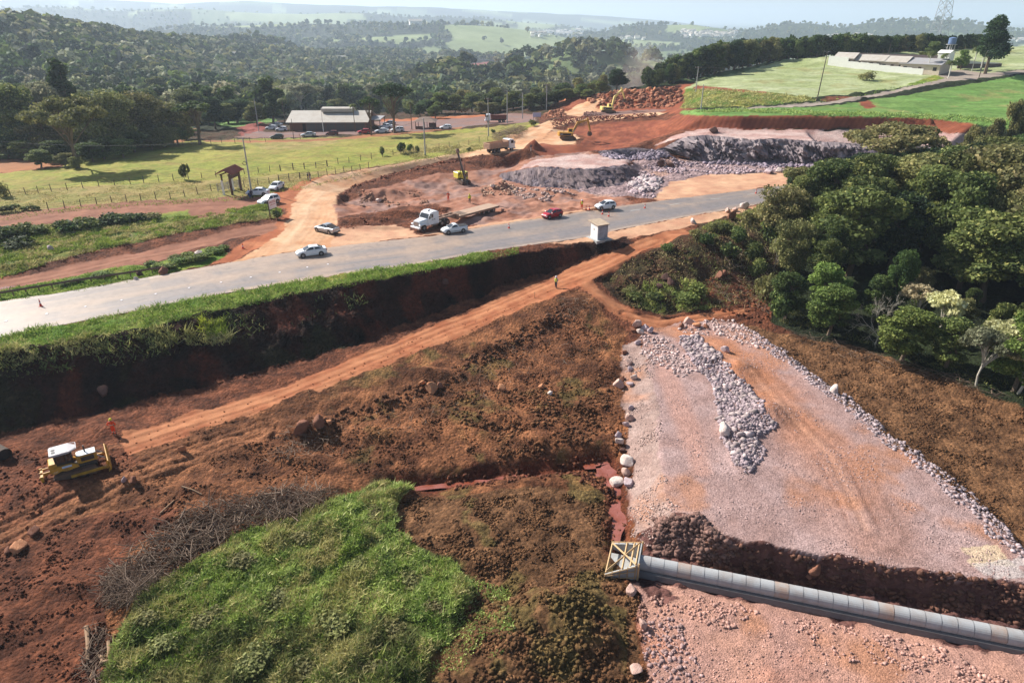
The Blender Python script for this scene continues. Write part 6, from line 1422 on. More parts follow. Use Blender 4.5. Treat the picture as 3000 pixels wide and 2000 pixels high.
def make_car(kind, paint, name):
    s = CARS[kind]; e = empty(name)
    def sec(x, zl, zt, hw, dz=0): return [(x, -hw*.9, zl), (x, -hw, zl+.14), (x, -hw*1.0, (zl+zt)/2), (x, -hw*.97, zt-.10), (x, -hw*.84, zt), (x, 0, zt+.03), (x, hw*.84, zt), (x, hw*.97, zt-.10), (x, hw, (zl+zt)/2), (x, hw, zl+.14), (x, hw*.9, zl)]
    mb = MB(); mb.loft([sec(*h) for h in s['hull']]); hw = s['hull'][3][3]; c = s['cab']
    def wd(z, base=c[0][1], top=max(q[1] for q in c)): t = (z-base)/(top-base); return hw*.90-(hw*.24)*max(0, min(1, t))
    rows = [[(x, -wd(z), z), (x, wd(z), z)] for x, z in c]
    vs = [p for r in rows for p in r]; vs += [(c[0][0], -wd(c[0][1]), c[0][1]-.15), (c[0][0], wd(c[0][1]), c[0][1]-.15), (c[-1][0], -wd(c[-1][1]), c[-1][1]-.15), (c[-1][0], wd(c[-1][1]), c[-1][1]-.15)]
    n = len(c); fs = [(2*i, 2*i+1, 2*i+3, 2*i+2) for i in range(n-1)]+[tuple([2*i for i in range(n)]+[2*n+2, 2*n])]+[tuple([2*i+1 for i in range(n)]+[2*n+3, 2*n+1])]+[(2*n, 2*n+1, 1, 0), (2*n+2, 2*n+3, 2*n-1, 2*n-2)]
    mb.add(vs, fs); mb.build('body', paint, e, smooth=False)
    def quadpane(nm, p):
        p = [Vector(q) for q in p]; nrm = (p[1]-p[0]).cross(p[3]-p[0]).normalized(); cen = sum(p, Vector())/4
        if nrm.dot(cen-Vector((0, 0, .9))) < 0: nrm = -nrm
        q = [cen+(a-cen)*.90+nrm*.014 for a in p]; m = MB(); m.add(q+[a-nrm*.01 for a in q], [(0, 1, 2, 3), (7, 6, 5, 4), (0, 4, 5, 1), (1, 5, 6, 2), (2, 6, 7, 3), (3, 7, 4, 0)]); return m.build(nm, M_glass, e)
    quadpane('windshield', [rows[-1][0], rows[-1][1], rows[-2][1], rows[-2][0]])
    if kind != 'pickup2': quadpane('rear_window', [rows[0][0], rows[0][1], rows[1][1], rows[1][0]])
    zb_ = c[0][1]+.03; zf = c[-1][1]+.04; xs = [c[-1][0]-.18, c[-2][0]-.02, c[2][0], c[1][0]+.06, c[0][0]+.16]
    zr = c[1][1]-.06; xm = (c[0][0]+c[-1][0])/2-.05
    for sg in (-1, 1):
        def sp(x, z): return (x, sg*(wd(z)), z)
        if kind == 'pickup': quadpane('side_window', [sp(c[-1][0]-.15, zf), sp(c[-2][0]-.02, zr), sp(c[1][0]+.1, zr), sp(c[0][0]+.08, zb_)])
        else:
            quadpane('side_window', [sp(c[-1][0]-.15, zf), sp(c[-2][0]-.02, zr), sp(xm+.04, zr+.02), sp(xm+.04, zb_)])
            quadpane('side_window', [sp(xm-.04, zb_), sp(xm-.04, zr+.02), sp(c[1][0]+.02, zr-.04), sp(c[0][0]+.20, zb_)])
    fx = s['hull'][-1][0]; rxx = s['hull'][0][0]; r = .31 if kind not in ('suv', 'pickup2') else .36
    for x in s['wb']:
        for sg in (-1, 1):
            a = MB(); a.cyl((x, sg*(hw-.10), r+.03), r+.075, .215, 'y', 20); a.build('wheel_arch', M_black, e)
            m = MB(); m.cyl((x, sg*(hw-.095), r), r, .22, 'y', 20); t = m.build('wheel', M_tyre, e); m = MB(); m.cyl((x, sg*(hw+.012), r), r*.62, .02, 'y', 14); m.build('rim', M_rim, t)
    for sg in (-1, 1):
        m = MB(); zz_ = s['hull'][-2][2]-.10; m.loft([[(fx-.42, sg*(.80), zz_-.02), (fx-.42, sg*.56, zz_+.05), (fx-.42, sg*.56, zz_-.06), (fx-.42, sg*.80, zz_-.1)], [(fx-.12, sg*.76, zz_-.05), (fx-.05, sg*.45, zz_-.02), (fx-.02, sg*.45, zz_-.14), (fx-.08, sg*.74, zz_-.16)]]); m.build('headlight', M_lamp, e)
        m = MB(); zt_ = s['hull'][1][2]-.08; m.box(rxx-.01, rxx+.14, sg*.80-.14, sg*.80+.03, zt_-.20, zt_-.02, b=.02); m.build('taillight', M_tail, e)
        m = MB(); m.box(c[-1][0]-.32, c[-1][0]-.20, sg*(hw+.10)-.09, sg*(hw+.10)+.07, c[-1][1]+.02, c[-1][1]+.14, b=.03); m.build('mirror', paint, e)
    m = MB(); m.box(fx-.10, fx+.015, -.48, .48, .36, .50); m.build('grille', M_black, e)
    m = MB(); m.box(rxx-.03, rxx+.06, -.25, .25, .52, .64); m.build('number_plate', M_signw, e)
    if kind.startswith('pickup'):
        m = MB(); x1 = c[0][0]-.06
        if kind == 'pickup': m.box(rxx+.08, x1, -hw*.80, hw*.80, 1.065, 1.115, b=.015)
        else: m.loft([[(rxx+.25, -hw*.8, 1.10), (rxx+.25, hw*.8, 1.10), (rxx+.25, hw*.8, 1.16), (rxx+.25, -hw*.8, 1.16)], [(c[0][0]+.1, -hw*.8, 1.10), (c[0][0]+.1, hw*.8, 1.10), (c[1][0]-.02, hw*.68, 1.56), (c[1][0]-.02, -hw*.68, 1.56)]])
        m.build('bed_cover', M_black, e); m = MB(); m.box(-1.0, .95, -hw-.012, hw+.012, .42, .48); m.build('side_trim', M_black, e)
        m = MB(); m.box(rxx-.10, rxx+.10, -.8, .8, .36, .52, b=.03); m.box(fx-.15, fx+.04, -.66, .66, .30, .46, b=.03); m.build('bumper', M_black, e)
    if kind == 'suv':
        for sg in (-1, 1): m = MB(); m.tube([(-1.7, sg*.6, 1.66), (-1.4, sg*.62, 1.74), (-.2, sg*.62, 1.77), (.0, sg*.6, 1.68)], .025, 6); m.build('roof_rack', M_silver, e)
    return e
def car(kind, paint, name, label, loc, rz, scale=1.0, group=None):
    key = (kind, paint.name)
    if key in _carcache: e = copy_tree(_carcache[key]); e.name = name; e['group'] = ''; del e['group']
    else: e = make_car(kind, paint, name); _carcache[key] = e
    e.location = loc; e.rotation_euler = (0, 0, rz); e.scale = (scale,)*3
    return tag(e, label, 'pickup truck' if 'pickup' in kind else 'car', group)
def car2(kind, paint, name, label, fpx, rpx, near=1, lift=0, hw=.88, scale=1.0):
    """placed by the road contact of its front and rear wheel on the side towards us"""
    f, r = G(*fpx), G(*rpx); d = Vector((f.x-r.x, f.y-r.y, 0)); rz = math.atan2(d.y, d.x); d.normalize(); nrm = Vector((-d.y, d.x, 0))
    if nrm.y < 0: nrm = -nrm
    c = (f+r)/2+nrm*hw; z = .045 if (c.z > -.2 and abs(c.z) < .15) else c.z
    return car(kind, paint, name, label, (c.x, c.y, float(HZ(c.x, c.y))+lift), rz, scale)
RL = .135
car2('sedan', M_white, 'parked_car', 'clean white sedan driving on the highway nearest to us', (698.7,594.5), (737.9,589.4), lift=RL, scale=.97)
car2('pickup', M_white, 'pickup_truck', 'small white single cab pickup on the highway in front of the flatbed trailer', (1031.8,540.6), (1063.8,536.3), lift=RL, scale=.95)
car2('pickup2', M_silver, 'pickup_truck', 'silver extended cab pickup standing at the mouth of the haul road', (728.1,533.0), (754.7,539.5), lift=.0, scale=.93)
car2('hatch', M_redp, 'parked_car', 'bright red hatchback on the highway', (1262,505.8), (1288,500.6), lift=RL, scale=.98)
car2('hatch', M_white, 'parked_car', 'white hatchback with mud splashed doors beside the traffic cones', (1384.5,487.6), (1406,484.8), lift=RL, scale=.98)
car2('sedan', M_white, 'parked_car', 'white sedan parked broadside at the timber gateway', (572.9,450.6), (607.4,450.6), scale=.97)
car2('sedan', M_white, 'parked_car', 'white sedan parked nose towards us beside the pasture fence', (638.7,438), (652.2,432), scale=.97)
car2('suv', M_white, 'parked_car', 'white suv parked right behind the red and white roadside sign', (609.8,472.1), (640.1,466.5), scale=.97)
for u, v, k, m, hd, l in [(623.5,298,'hatch',M_white,185,'white hatchback left of the shed, farthest left of the three'),(634,291,'sedan',M_silver,175,'silver sedan left of the shed, behind two white hatchbacks'),(647.5,301,'hatch',M_white,185,'white hatchback nearest the left end of the shed'),(636.7,319,'hatch',M_greenp,190,'dark green hatchback in the weeds by the dirt lane'),
    (708.7,314.4,'sedan',M_silver,195,'silver sedan on the dirt lane in front of the shed'),(762.7,311,'hatch',M_maroon,190,'maroon hatchback on the dirt lane in front of the shed'),(836,307,'hatch',M_redp,200,'red hatchback on the dirt lane left of the araucarias'),(877.4,305.5,'sedan',M_white,188,'white sedan between the two araucaria trunks'),
    (913.4,303.6,'suv',M_white,190,'white suv just right of the tall araucaria'),(886,295,'sedan',M_white,185,'white sedan parked behind the white sedan at the araucarias'),(894.7,287,'sedan',M_silver,180,'silver sedan in the shade at the right end of the shed'),(1023.8,297,'hatch',M_white,190,'white hatchback alone right of the small kiosk')]:
    g = G(u, v); car(k, m, 'parked_car', l, g, rad(hd), .98)

# ------------------------------------------------------------------ trucks
def wheel(e, x, y, r, w_, dual=False, rim=M_rim):
    m = MB(); m.cyl((x, y, r), r, w_*(2.1 if dual else 1), 'y', 20); t = m.build('wheel', M_tyre, e); m = MB(); sg = 1 if y > 0 else -1; m.cyl((x, y+sg*(w_*(2.1 if dual else 1)/2+.005), r), r*.5, .03, 'y', 12); m.build('rim', rim, t)
def anchor(name, fpx, rpx, hw, dx=0):
    f, r = G(*fpx), G(*rpx); d = Vector((f.x-r.x, f.y-r.y, 0)); rz = math.atan2(d.y, d.x); d.normalize(); n_ = Vector((-d.y, d.x, 0)); n_ = n_ if n_.y > 0 else -n_
    c = r+n_*hw+d*dx; e = empty(name, (c.x, c.y, float(HZ(c.x, c.y))), rz); return e
# tractor with long bonnet, then its low loader; x forward, origin under the rear bogie
e = anchor('tractor_truck', (985.9,529.4), (1023,520.5), 1.2); e.location.z += .04; e.scale = (.93,)*3
tag(e, 'white long nosed tractor truck hitched to the empty flat trailer', 'truck')
m = MB(); m.box(-1.6, 5.6, -.42, .42, .62, .86); m.build('chassis', M_dkst, e)
m = MB(); cab = [(1.35,.95),(1.35,2.75),(1.6,2.95),(2.6,3.02),(3.35,2.80),(3.85,1.95),(3.85,.8),(1.35,.8)]; m.prism(cab, -1.18, 1.18); m.build('cab', M_white, e)
m = MB(); m.loft([[(3.8, -1.05, .72), (3.8, 1.05, .72), (3.8, 1.02, 1.78), (3.8, .85, 1.95), (3.8, -.85, 1.95), (3.8, -1.02, 1.78)], [(5.55, -.86, .72), (5.55, .86, .72), (5.55, .84, 1.50), (5.5, .66, 1.68), (5.5, -.66, 1.68), (5.55, -.84, 1.50)]]); m.build('bonnet', M_white, e)
m = MB(); m.add([(3.42,-1.0,2.68),(3.42,1.0,2.68),(3.89,1.08,1.98),(3.89,-1.08,1.98)], [(0,1,2,3)]); m.build('windshield', M_glass, e)
for sg in (-1, 1):
    m = MB(); m.box(2.65, 3.35, sg*1.185-.01, sg*1.185+.01, 1.95, 2.6); m.build('side_window', M_glass, e)
    m = MB(); m.box(4.3, 5.75, sg*1.02-.18, sg*1.02+.18, 1.02, 1.2, b=.05); m.build('fender', M_white, e)
    m = MB(); m.box(5.35, 5.62, sg*.86-.14, sg*.86+.14, .88, 1.05, b=.03); m.build('headlight', M_lamp, e)
    m = MB(); m.box(3.55, 3.7, sg*1.38-.06, sg*1.38+.06, 1.9, 2.45, b=.03); m.build('mirror', M_black, e)
    m = MB(); m.cyl((2.1, sg*.85, .68), .3, 1.3, 'x', 16); m.build('fuel_tank', M_steel, e)
m = MB(); m.box(5.56, 5.66, -.6, .6, .85, 1.55); m.build('grille', M_rim, e); m = MB(); m.box(5.55, 5.95, -1.15, 1.15, .42, .76, b=.06); m.build('bumper', M_white, e)
m = MB(); m.box(2.4, 2.9, -.18, .18, 3.0, 3.14, b=.04); m.build('roof_vent', M_steel, e)
m = MB(); m.cyl((0, 0, 1.0), .5, .12, 'z', 16); m.build('fifth_wheel', M_dkst, e)
for sg in (-1, 1):
    wheel(e, 4.75, sg*1.02, .52, .28); wheel(e, .65, sg*.95, .52, .26, True); wheel(e, -.70, sg*.95, .52, .26, True)
textmesh('GTK', .42, M_black, 'door_lettering', e, face_to((2.55, 1.19, 1.62), (-1, 0, 0)))
TT = e
rz = TT.rotation_euler.z; d = Vector((math.cos(rz), math.sin(rz), 0)); p0 = TT.location
e = empty('low_loader_trailer', (p0.x-d.x*.2, p0.y-d.y*.2, p0.z), rz+rad(-.5)); e.scale = (.93,)*3; tag(e, 'empty flatbed low loader trailer with dusty timber deck and lowered ramps', 'trailer')
M_deck = mat('dusty_deck', srgb(174,146,124), .85, dirt=.5, dscale=1.2, dcol=srgb(150,106,80)); M_frame = mat('trailer_frame', srgb(150,120,100), .7, dirt=.6, dscale=1.5)
m = MB()
for sg in (-1, 1): m.prism([(.9,1.15),(.9,1.38),(-1.6,1.42),(-2.9,1.5),(-2.9,.62),(-2.6,.62),(-1.5,1.12)], sg*.55-.12, sg*.55+.12)
for x in (.75, -.6, -2.0): m.box(x-.12, x+.12, -.62, .62, 1.18, 1.34)
m.build('gooseneck', M_frame, e)
m = MB(); m.box(-3.15, -2.88, -1.3, 1.3, .45, 1.5); m.build('headboard', M_frame, e)
m = MB(); m.box(-13.6, -3.1, -1.45, 1.45, 1.02, 1.12, b=.02); m.build('deck', M_deck, e)
m = MB()
for sg in (-1, 1): m.box(-13.6, -3.1, sg*1.4-.06, sg*1.4+.06, .74, 1.05); m.box(-13.4, -3.2, sg*.6-.1, sg*.6+.1, .66, 1.01)
m.build('side_beam', M_frame, e)
for k in range(5): m = MB(); m.box(-4.0-k*.35, -3.85-k*.35, -1.2, 1.2, 1.121, 1.15); m.build('cross_slat', M_dkst, e)
for x in (-9.6, -10.9, -12.2):
    for sg in (-1, 1): wheel(e, x, sg*1.02, .48, .26, True)
for sg in (-1, 1): m = MB(); m.prism([(-13.6,1.05),(-13.6,.92),(-16.3,.04),(-16.35,.12)], sg*.95-.38, sg*.95+.38); m.build('ramp', M_frame, e)
def dump_truck(name, label, e, boxmat, cabmat, S=1.0):
    tag(e, label, 'truck'); e.scale = (S,)*3
    m = MB(); m.box(-2.0, 5.2, -.42, .42, .7, .95); m.build('chassis', M_dkst, e)
    m = MB(); m.prism([(3.7,.75),(3.7,2.75),(4.0,2.9),(5.1,2.82),(5.55,2.0),(5.6,.75)], -1.2, 1.2); m.build('cab', cabmat, e)
    m = MB(); m.add([(5.16,-1.02,2.72),(5.16,1.02,2.72),(5.6,1.08,1.98),(5.6,-1.08,1.98)], [(0,1,2,3)]); m.build('windshield', M_glass, e)
    for sg in (-1, 1):
        m = MB(); m.box(4.3, 5.15, sg*1.21-.012, sg*1.21+.012, 1.9, 2.6); m.build('side_window', M_glass, e); m = MB(); m.box(5.35, 5.5, sg*1.4-.06, sg*1.4+.06, 1.9, 2.5, b=.03); m.build('mirror', M_black, e)
        wheel(e, 4.6, sg*1.02, .52, .28); wheel(e, .4, sg*.95, .52, .26, True); wheel(e, -.95, sg*.95, .52, .26, True)
        m = MB(); m.box(5.5, 5.64, sg*.9-.16, sg*.9+.16, .95, 1.12); m.build('headlight', M_lamp, e)
    m = MB(); m.box(5.5, 5.8, -1.2, 1.2, .5, .85, b=.04); m.build('bumper', cabmat, e)
    m = MB(); hw = 1.25; t = .07
    m.box(-2.3, 3.5, -hw, hw, 1.15, 1.15+t); m.box(-2.3, 3.5, -hw, -hw+t, 1.15+t, 2.45); m.box(-2.3, 3.5, hw-t, hw, 1.15+t, 2.45); m.box(3.5-t, 3.5, -hw+t, hw-t, 1.15+t, 2.75); m.box(3.5, 4.1, -hw, hw, 2.68, 2.75)
    m.build('dump_box', boxmat, e)
    m = MB(); m.box(-2.42, -2.302, -hw, hw, 1.1, 2.5); g = m.build('tailgate', boxmat, e)
    for k in range(4): m = MB(); m.box(-2.50, -2.42, -hw+.08, hw-.08, 1.2+k*.33, 1.36+k*.33, b=.02); m.build('rib', boxmat, g)
    for sg in (-1, 1):
        for k in range(6): m = MB(); m.box(-1.9+k*.95, -1.8+k*.95, sg*(hw+.04)-.04, sg*(hw+.04)+.04, 1.15, 2.44); m.build('side_rib', boxmat, e)
e = anchor('dump_truck', (1174,346.4), (1143.3,352), 1.25); dump_truck('dump_truck', 'ochre dump truck with empty box on the haul road, tailgate towards the left', e, M_pink, M_white)
g = G(1150, 281); e = empty('dump_truck', g, rad(184)); dump_truck('dump_truck', 'white cab dump truck with a rusty box on the far parking lot', e, M_maroon, M_white, .9)

# ------------------------------------------------------------------ tracked machines
def track(e, y, x0, x1, r, w_, name='track'):
    m = MB(); pl = []; n = 8
    for k in range(n+1): a = -PI/2+PI*k/n; pl.append((x1+r*math.cos(a), r+r*math.sin(a)))
    for k in range(n+1): a = PI/2+PI*k/n; pl.append((x0+r*math.cos(a), r+r*math.sin(a)))
    m.prism(pl, y-w_/2, y+w_/2)
    L_ = x1-x0; k = int(L_/.2)
    for i in range(k): x = x0+(i+.5)*L_/k; m.box(x-.03, x+.03, y-w_/2-.01, y+w_/2+.01, 2*r, 2*r+.05)
    t = m.build(name, M_track, e)
    for x in (x0, x1): q = MB(); q.cyl((x, y+(w_/2+.01)*(1 if y > 0 else -1), r), r*.62, .05, 'y', 16); q.build('sprocket', M_track, t)
    k = 5
    for i in range(k): x = x0+(i+1)*L_/(k+1); q = MB(); q.cyl((x, y+(w_/2+.01)*(1 if y > 0 else -1), r*.55), r*.3, .04, 'y', 10); q.build('roller', M_dkst, t)
    return t
def beam(poly, y0, y1, name, mt, e): m = MB(); m.prism(poly, y0, y1); return m.build(name, mt, e)
def excavator(name, label, loc, rz, boom, stick, bucket, paint, S=1.0, house=0.0):
    """boom, stick: xz points of the joints"""
    e = empty(name, loc, rz); e.scale = (S,)*3; tag(e, label, 'excavator')
    for sg in (-1, 1): track(e, sg*1.15, -1.55, 1.55, .42, .6)
    m = MB(); m.box(-1.0, 1.0, -.9, .9, .35, .85, b=.08); m.cyl((0, 0, .95), .75, .25, 'z', 20); m.build('undercarriage', M_dkst, e)
    m = MB(); m.loft([[(-2.0, -1.25, 1.08), (-2.0, 1.25, 1.08), (-2.0, 1.25, 2.05), (-2.0, -1.25, 2.05)], [(1.2, -1.25, 1.08), (1.2, 1.25, 1.08), (1.2, 1.25, 1.9), (1.2, -1.25, 1.9)]]); m.build('engine_house', paint, e)
    m = MB(); m.loft([[(-2.0, -1.3, 1.05), (-2.0, 1.3, 1.05), (-2.0, 1.3, 2.15), (-2.0, -1.3, 2.15)], [(-2.45, -1.2, 1.05), (-2.45, 1.2, 1.05), (-2.45, 1.2, 2.12), (-2.45, -1.2, 2.12)], [(-2.7, -.8, 1.15), (-2.7, .8, 1.15), (-2.65, .8, 2.05), (-2.65, -.8, 2.05)]]); cw_ = m.build('counterweight', paint, e)
    m = MB(); m.box(-1.9, -2.0+2.6, -1.262, -1.25, 1.2, 1.75); pl = m.build('side_panel', M_black, e)
    m = MB(); m.box(-2.3, -1.45, -1.335, -1.262, 1.25, 1.9); pl2 = m.build('name_plate', M_black, e); textmesh('CAT', .40, M_signw, 'lettering', pl2, face_to((-1.87, -1.34, 1.58), (1, 0, 0)))
    m = MB(); m.box(.15, 1.55, .38, 1.25, 1.1, 2.75, b=.08); c = m.build('cab', paint, e)
    m = MB(); m.box(.35, 1.4, .36, 1.262, 1.75, 2.6); m.box(1.5, 1.56, .46, 1.18, 1.5, 2.62); m.build('cab_window', M_glass, c)
    m = MB(); m.cyl((-1.2, -.6, 2.3), .07, .5, 'z', 8); m.build('exhaust', M_dkst, e)
    b0, b1, b2 = [Vector((p[0], 0, p[1])) for p in boom]
    def seg(pts, ws, name, wy=.22):
        up = []; dn = []
        for i, p in enumerate(pts):
            d = (pts[min(i+1, len(pts)-1)]-pts[max(0, i-1)]).normalized(); n_ = Vector((-d.z, 0, d.x)); up.append(p+n_*ws[i]); dn.append(p-n_*ws[i])
        poly = [(p.x, p.z) for p in up]+[(p.x, p.z) for p in dn[::-1]]; return beam(poly, -wy, wy, name, paint, e)
    seg([b0, b0.lerp(b1, .5), b1, b1.lerp(b2, .5), b2], [.18, .30, .38, .27, .16], 'boom')
    s0, s1 = [Vector((p[0], 0, p[1])) for p in stick]; ds = (s1-s0).normalized(); seg([b2-ds*.7, b2, b2.lerp(s1, .5), s1], [.12, .26, .20, .12], 'stick', .17)
    bx_, bz_ = s1.x, s1.z; ang = bucket; R = Matrix.Translation((bx_, 0, bz_)) @ Matrix.Rotation(ang, 4, 'Y')
    m = MB(); bp_ = [(0,.1),(.55,-.1),(.75,-.6),(.45,-1.05),(-.15,-1.15),(-.30,-.95),(.25,-.8),(.38,-.45),(.1,-.1)]; m.prism(bp_, -.6, .6, R); 
    for sg in (-1, 1): m.prism([(0,.1),(.55,-.1),(.75,-.6),(.45,-1.05),(-.15,-1.15),(-.35,-.3)], sg*.6-.03, sg*.6+.03, R)
    m.build('bucket', M_track, e)
    for a, b in ((Vector((1.0, .3, 1.4)), b1+Vector((0, .3, -.2))), (Vector((1.0, -.3, 1.4)), b1+Vector((0, -.3, -.2))), (b1+Vector((0, 0, .4)), b2-ds*.65), (b2+Vector((.1, 0, .25))+ds*.3, s1-ds*.2+Vector((.25, 0, .15)))):
        m = MB(); m.tube([a, a.lerp(b, .55)], .09, 8); m.tube([a.lerp(b, .55), b], .05, 8); m.build('hydraulic_cylinder', M_steel if a.y else M_dkst, e)
    return e
g = G(1304, 321); excavator('excavator', 'yellow excavator with its boom bent over the red cut, nearest the haul road', (g.x, g.y, g.z), rad(6), [(1.1,1.6),(2.6,4.3),(5.2,4.9)], [(5.2,4.9),(5.9,2.0)], rad(25), M_yel)
g = G(1397, 260); excavator('excavator', 'pale yellow excavator reaching up at the rubble bank, farther away', (g.x, g.y, g.z), rad(20), [(1.1,1.6),(2.0,4.8),(4.4,7.0)], [(4.4,7.0),(5.6,4.2)], rad(30), M_yel2, 1.0)
# bulldozer
a, b = G(135, 1102), G(216, 1086); dd_ = Vector((b.x-a.x, b.y-a.y, 0)); rz = math.atan2(dd_.y, dd_.x); dd_.normalize(); n_ = Vector((-dd_.y, dd_.x, 0)); c = (a+b)/2+n_*1.15
e = empty('bulldozer', (c.x, c.y, float(HZ(c.x, c.y))-.05), rz); e.scale = (.94,)*3; tag(e, 'yellow bulldozer with white cab roof in the bottom left, blade to the right', 'bulldozer')
for sg in (-1, 1): track(e, sg*.98, -1.35, 1.35, .46, .56)
m = MB(); m.box(-1.6, 1.9, -.68, .68, .45, 1.15, b=.06); m.build('chassis', M_dkst, e)
m = MB(); m.box(.35, 2.05, -.52, .52, 1.12, 1.95, b=.05); m.build('engine_hood', M_yel, e)
m = MB(); m.loft([[(.40, -.36, 1.955), (.40, .36, 1.955), (.40, .36, 2.0), (.40, -.36, 2.0)], [(.62, -.5, 1.955), (.62, .5, 1.955), (.62, .5, 2.0), (.62, -.5, 2.0)], [(2.0, -.5, 1.955), (2.0, .5, 1.955), (2.0, .5, 2.0), (2.0, -.5, 2.0)]]); m.build('hood_cover', bpy.data.materials['white_paint'], e)
m = MB(); m.box(.7, 1.8, -.535, -.522, 1.35, 1.8); m.build('vent_panel', M_dkst, e)
m = MB(); m.cyl((1.15, .1, 2.3), .07, .75, 'z', 10); m.build('exhaust', M_black, e)
for sg in (-1, 1):
    m = MB(); m.prism([(-1.75,.95),(-1.75,1.45),(-1.4,1.62),(-.2,1.62),(.35,1.3),(.45,1.1),(-.6,.98),(-1.0,1.12),(-1.4,.98)], sg*.72-.14 if sg < 0 else .58, sg*.72+.14 if sg < 0 else .86); m.build('fender', M_yel, e)
m = MB(); m.box(-1.9, -1.25, -.7, .7, 1.0, 1.95, b=.06); m.build('fuel_tank', M_yel, e)
m = MB(); m.box(-1.35, .12, -.66, .66, 1.6, 2.75, b=.04); c_ = m.build('cab', M_black, e)
m = MB(); m.box(-1.15, -.5, -.672, .672, 1.9, 2.62); m.box(-.38, .0, -.672, .672, 1.9, 2.62); m.box(.11, .135, -.5, .5, 1.9, 2.62); m.build('cab_window', M_glass, c_)
m = MB(); m.loft([[(-1.62, -.72, 2.78), (-1.62, .72, 2.78), (-1.62, .72, 2.92), (-1.62, -.72, 2.92)], [(-1.5, -.85, 2.78), (-1.5, .85, 2.78), (-1.5, .85, 2.98), (-1.5, -.85, 2.98)], [(-.1, -.85, 2.78), (-.1, .85, 2.78), (-.1, .85, 2.98), (-.1, -.85, 2.98)], [(.55, -.30, 2.78), (.55, .30, 2.78), (.55, .30, 2.92), (.55, -.30, 2.92)]]); rf_ = m.build('cab_roof', mat('dusty_white_paint', srgb(176,172,174), .6, dirt=.4), e)
for yy in (-.35, .12): m = MB(); m.cyl((-1.25, yy, 2.985), .17, .04, 'z', 16); m.build('roof_fan', M_black, rf_)
m = MB()
for k in range(3): m.box(-.95+k*.35, -.90+k*.35, -.7, .7, 2.98, 3.01)
m.build('roof_rib', M_signw, rf_)
m = MB(); m.tube([(-.1, .85, 2.95), (.6, .6, 2.98), (.6, -.6, 2.98), (-.1, -.85, 2.95)], .03, 6); m.build('guard_bar', M_signw, e)
for sg in (-1, 1):
    m = MB(); m.box(-.4, 2.75, sg*1.36-.07, sg*1.36+.07, .42, .66); m.build('push_arm', M_yel, e)
    m = MB(); m.tube([(1.9, sg*.4, 1.7), (2.75, sg*.55, 1.0)], .06, 8); m.build('lift_cylinder', M_steel, e)
    m = MB(); m.box(-1.92, -1.90, sg*.48-.16, sg*.48+.16, 1.25, 1.38); m.build('rear_lamp', M_signw, e)
    m = MB(); m.box(.12, .2, sg*.4-.08, sg*.4+.08, 2.6, 2.72); m.build('work_lamp', M_lamp, e)
m = MB(); prof = [(0,0),(.18,.25),(.26,.6),(.22,.95),(.08,1.25),(.0,1.25),(.12,.95),(.16,.6),(.08,.25),(-.1,0)]; m.prism([(2.75+x, .12+z) for x, z in prof], -1.75, 1.75, Matrix.Rotation(0, 4, 'Z')); bl_ = m.build('blade', M_yel, e)
for yy in (-1.3, -.45, .45, 1.3): m = MB(); m.prism([(2.55,.3),(2.8,.3),(2.9,1.1),(2.78,1.15)], yy-.05, yy+.05); m.build('blade_rib', M_yel, bl_)
m = MB(); m.box(-2.6, -1.9, -.12, .12, .75, .95); m.box(-2.75, -2.5, -.95, .95, .7, .98, b=.03); m.box(-2.5, -1.9, .35, .45, 1.05, 1.2); m.box(-2.5, -1.9, -.45, -.35, 1.05, 1.2); rp_ = m.build('ripper', M_yel, e)
for yy in (-.8, 0, .8): m = MB(); m.prism([(-2.8,1.1),(-2.55,1.1),(-2.5,.4),(-2.3,.12),(-2.55,.2),(-2.75,.6)], yy-.05, yy+.05); m.build('ripper_tooth', M_yel, rp_)
pm = MB(); pm.box(-.9, -.1, -.872, -.862, 1.36, 1.56); lb = pm.build('decal', M_lblue, e); textmesh('CAT', .2, M_signw, 'lettering', e, face_to((-1.45, -.873, 1.16), (1, 0, 0))); textmesh('D6T', .2, M_dkst, 'lettering', e, face_to((1.3, -.54, 1.58), (1, 0, 0)))
textmesh('GO', .42, M_black, 'roof_lettering', rf_, Matrix.Translation((-1.27, 0, 3.0)) @ Matrix.Rotation(PI/2, 4, 'Z')) if False else None
# drilling rig
g = G(1063, 421); e = empty('drilling_rig', g, rad(-55)); tag(e, 'tracked rock drilling rig with tall leaning mast inside the pit', 'drilling rig')
for sg in (-1, 1): track(e, sg*.85, -1.3, 1.3, .38, .42)
m = MB(); m.box(-1.1, 1.0, -.6, .6, .5, .9, b=.05); m.build('chassis', M_dkst, e)
M_ry = mat('rig_yellow', srgb(220,206,84), .4, dirt=.2)
m = MB(); m.box(-2.3, -.5, -.9, .7, .95, 2.3, b=.12); m.build('engine_box', M_ry, e)
m = MB(); m.box(-.4, .7, .1, .95, .95, 2.5, b=.06); c_ = m.build('cab', M_ry, e); m = MB(); m.box(-.2, .62, .08, .965, 1.6, 2.35); m.box(.68, .715, .2, .88, 1.4, 2.4); m.build('cab_window', M_glass, c_)
m = MB(); m.tube([(.4, -.35, 1.2), (1.3, -.35, 2.9), (1.9, -.35, 2.4)], [.2, .16, .14], 6); m.build('boom', M_ry, e)
Rm = Matrix.Translation((2.1, -.35, .2)) @ Matrix.Rotation(rad(-14), 4, 'Y') @ Matrix.Rotation(rad(8), 4, 'X')
m = MB(); m.box(-.14, .14, -.16, .16, 0, 7.6, Rm); ms = m.build('mast', M_dkst, e)
m = MB(); m.box(.14, .22, -.05, .05, .3, 7.2, Rm); m.build('rail', M_steel, ms)
m = MB(); m.box(-.2, .42, -.28, .28, 6.7, 7.5, Rm, b=.05); m.build('drill_head', M_rust, ms)
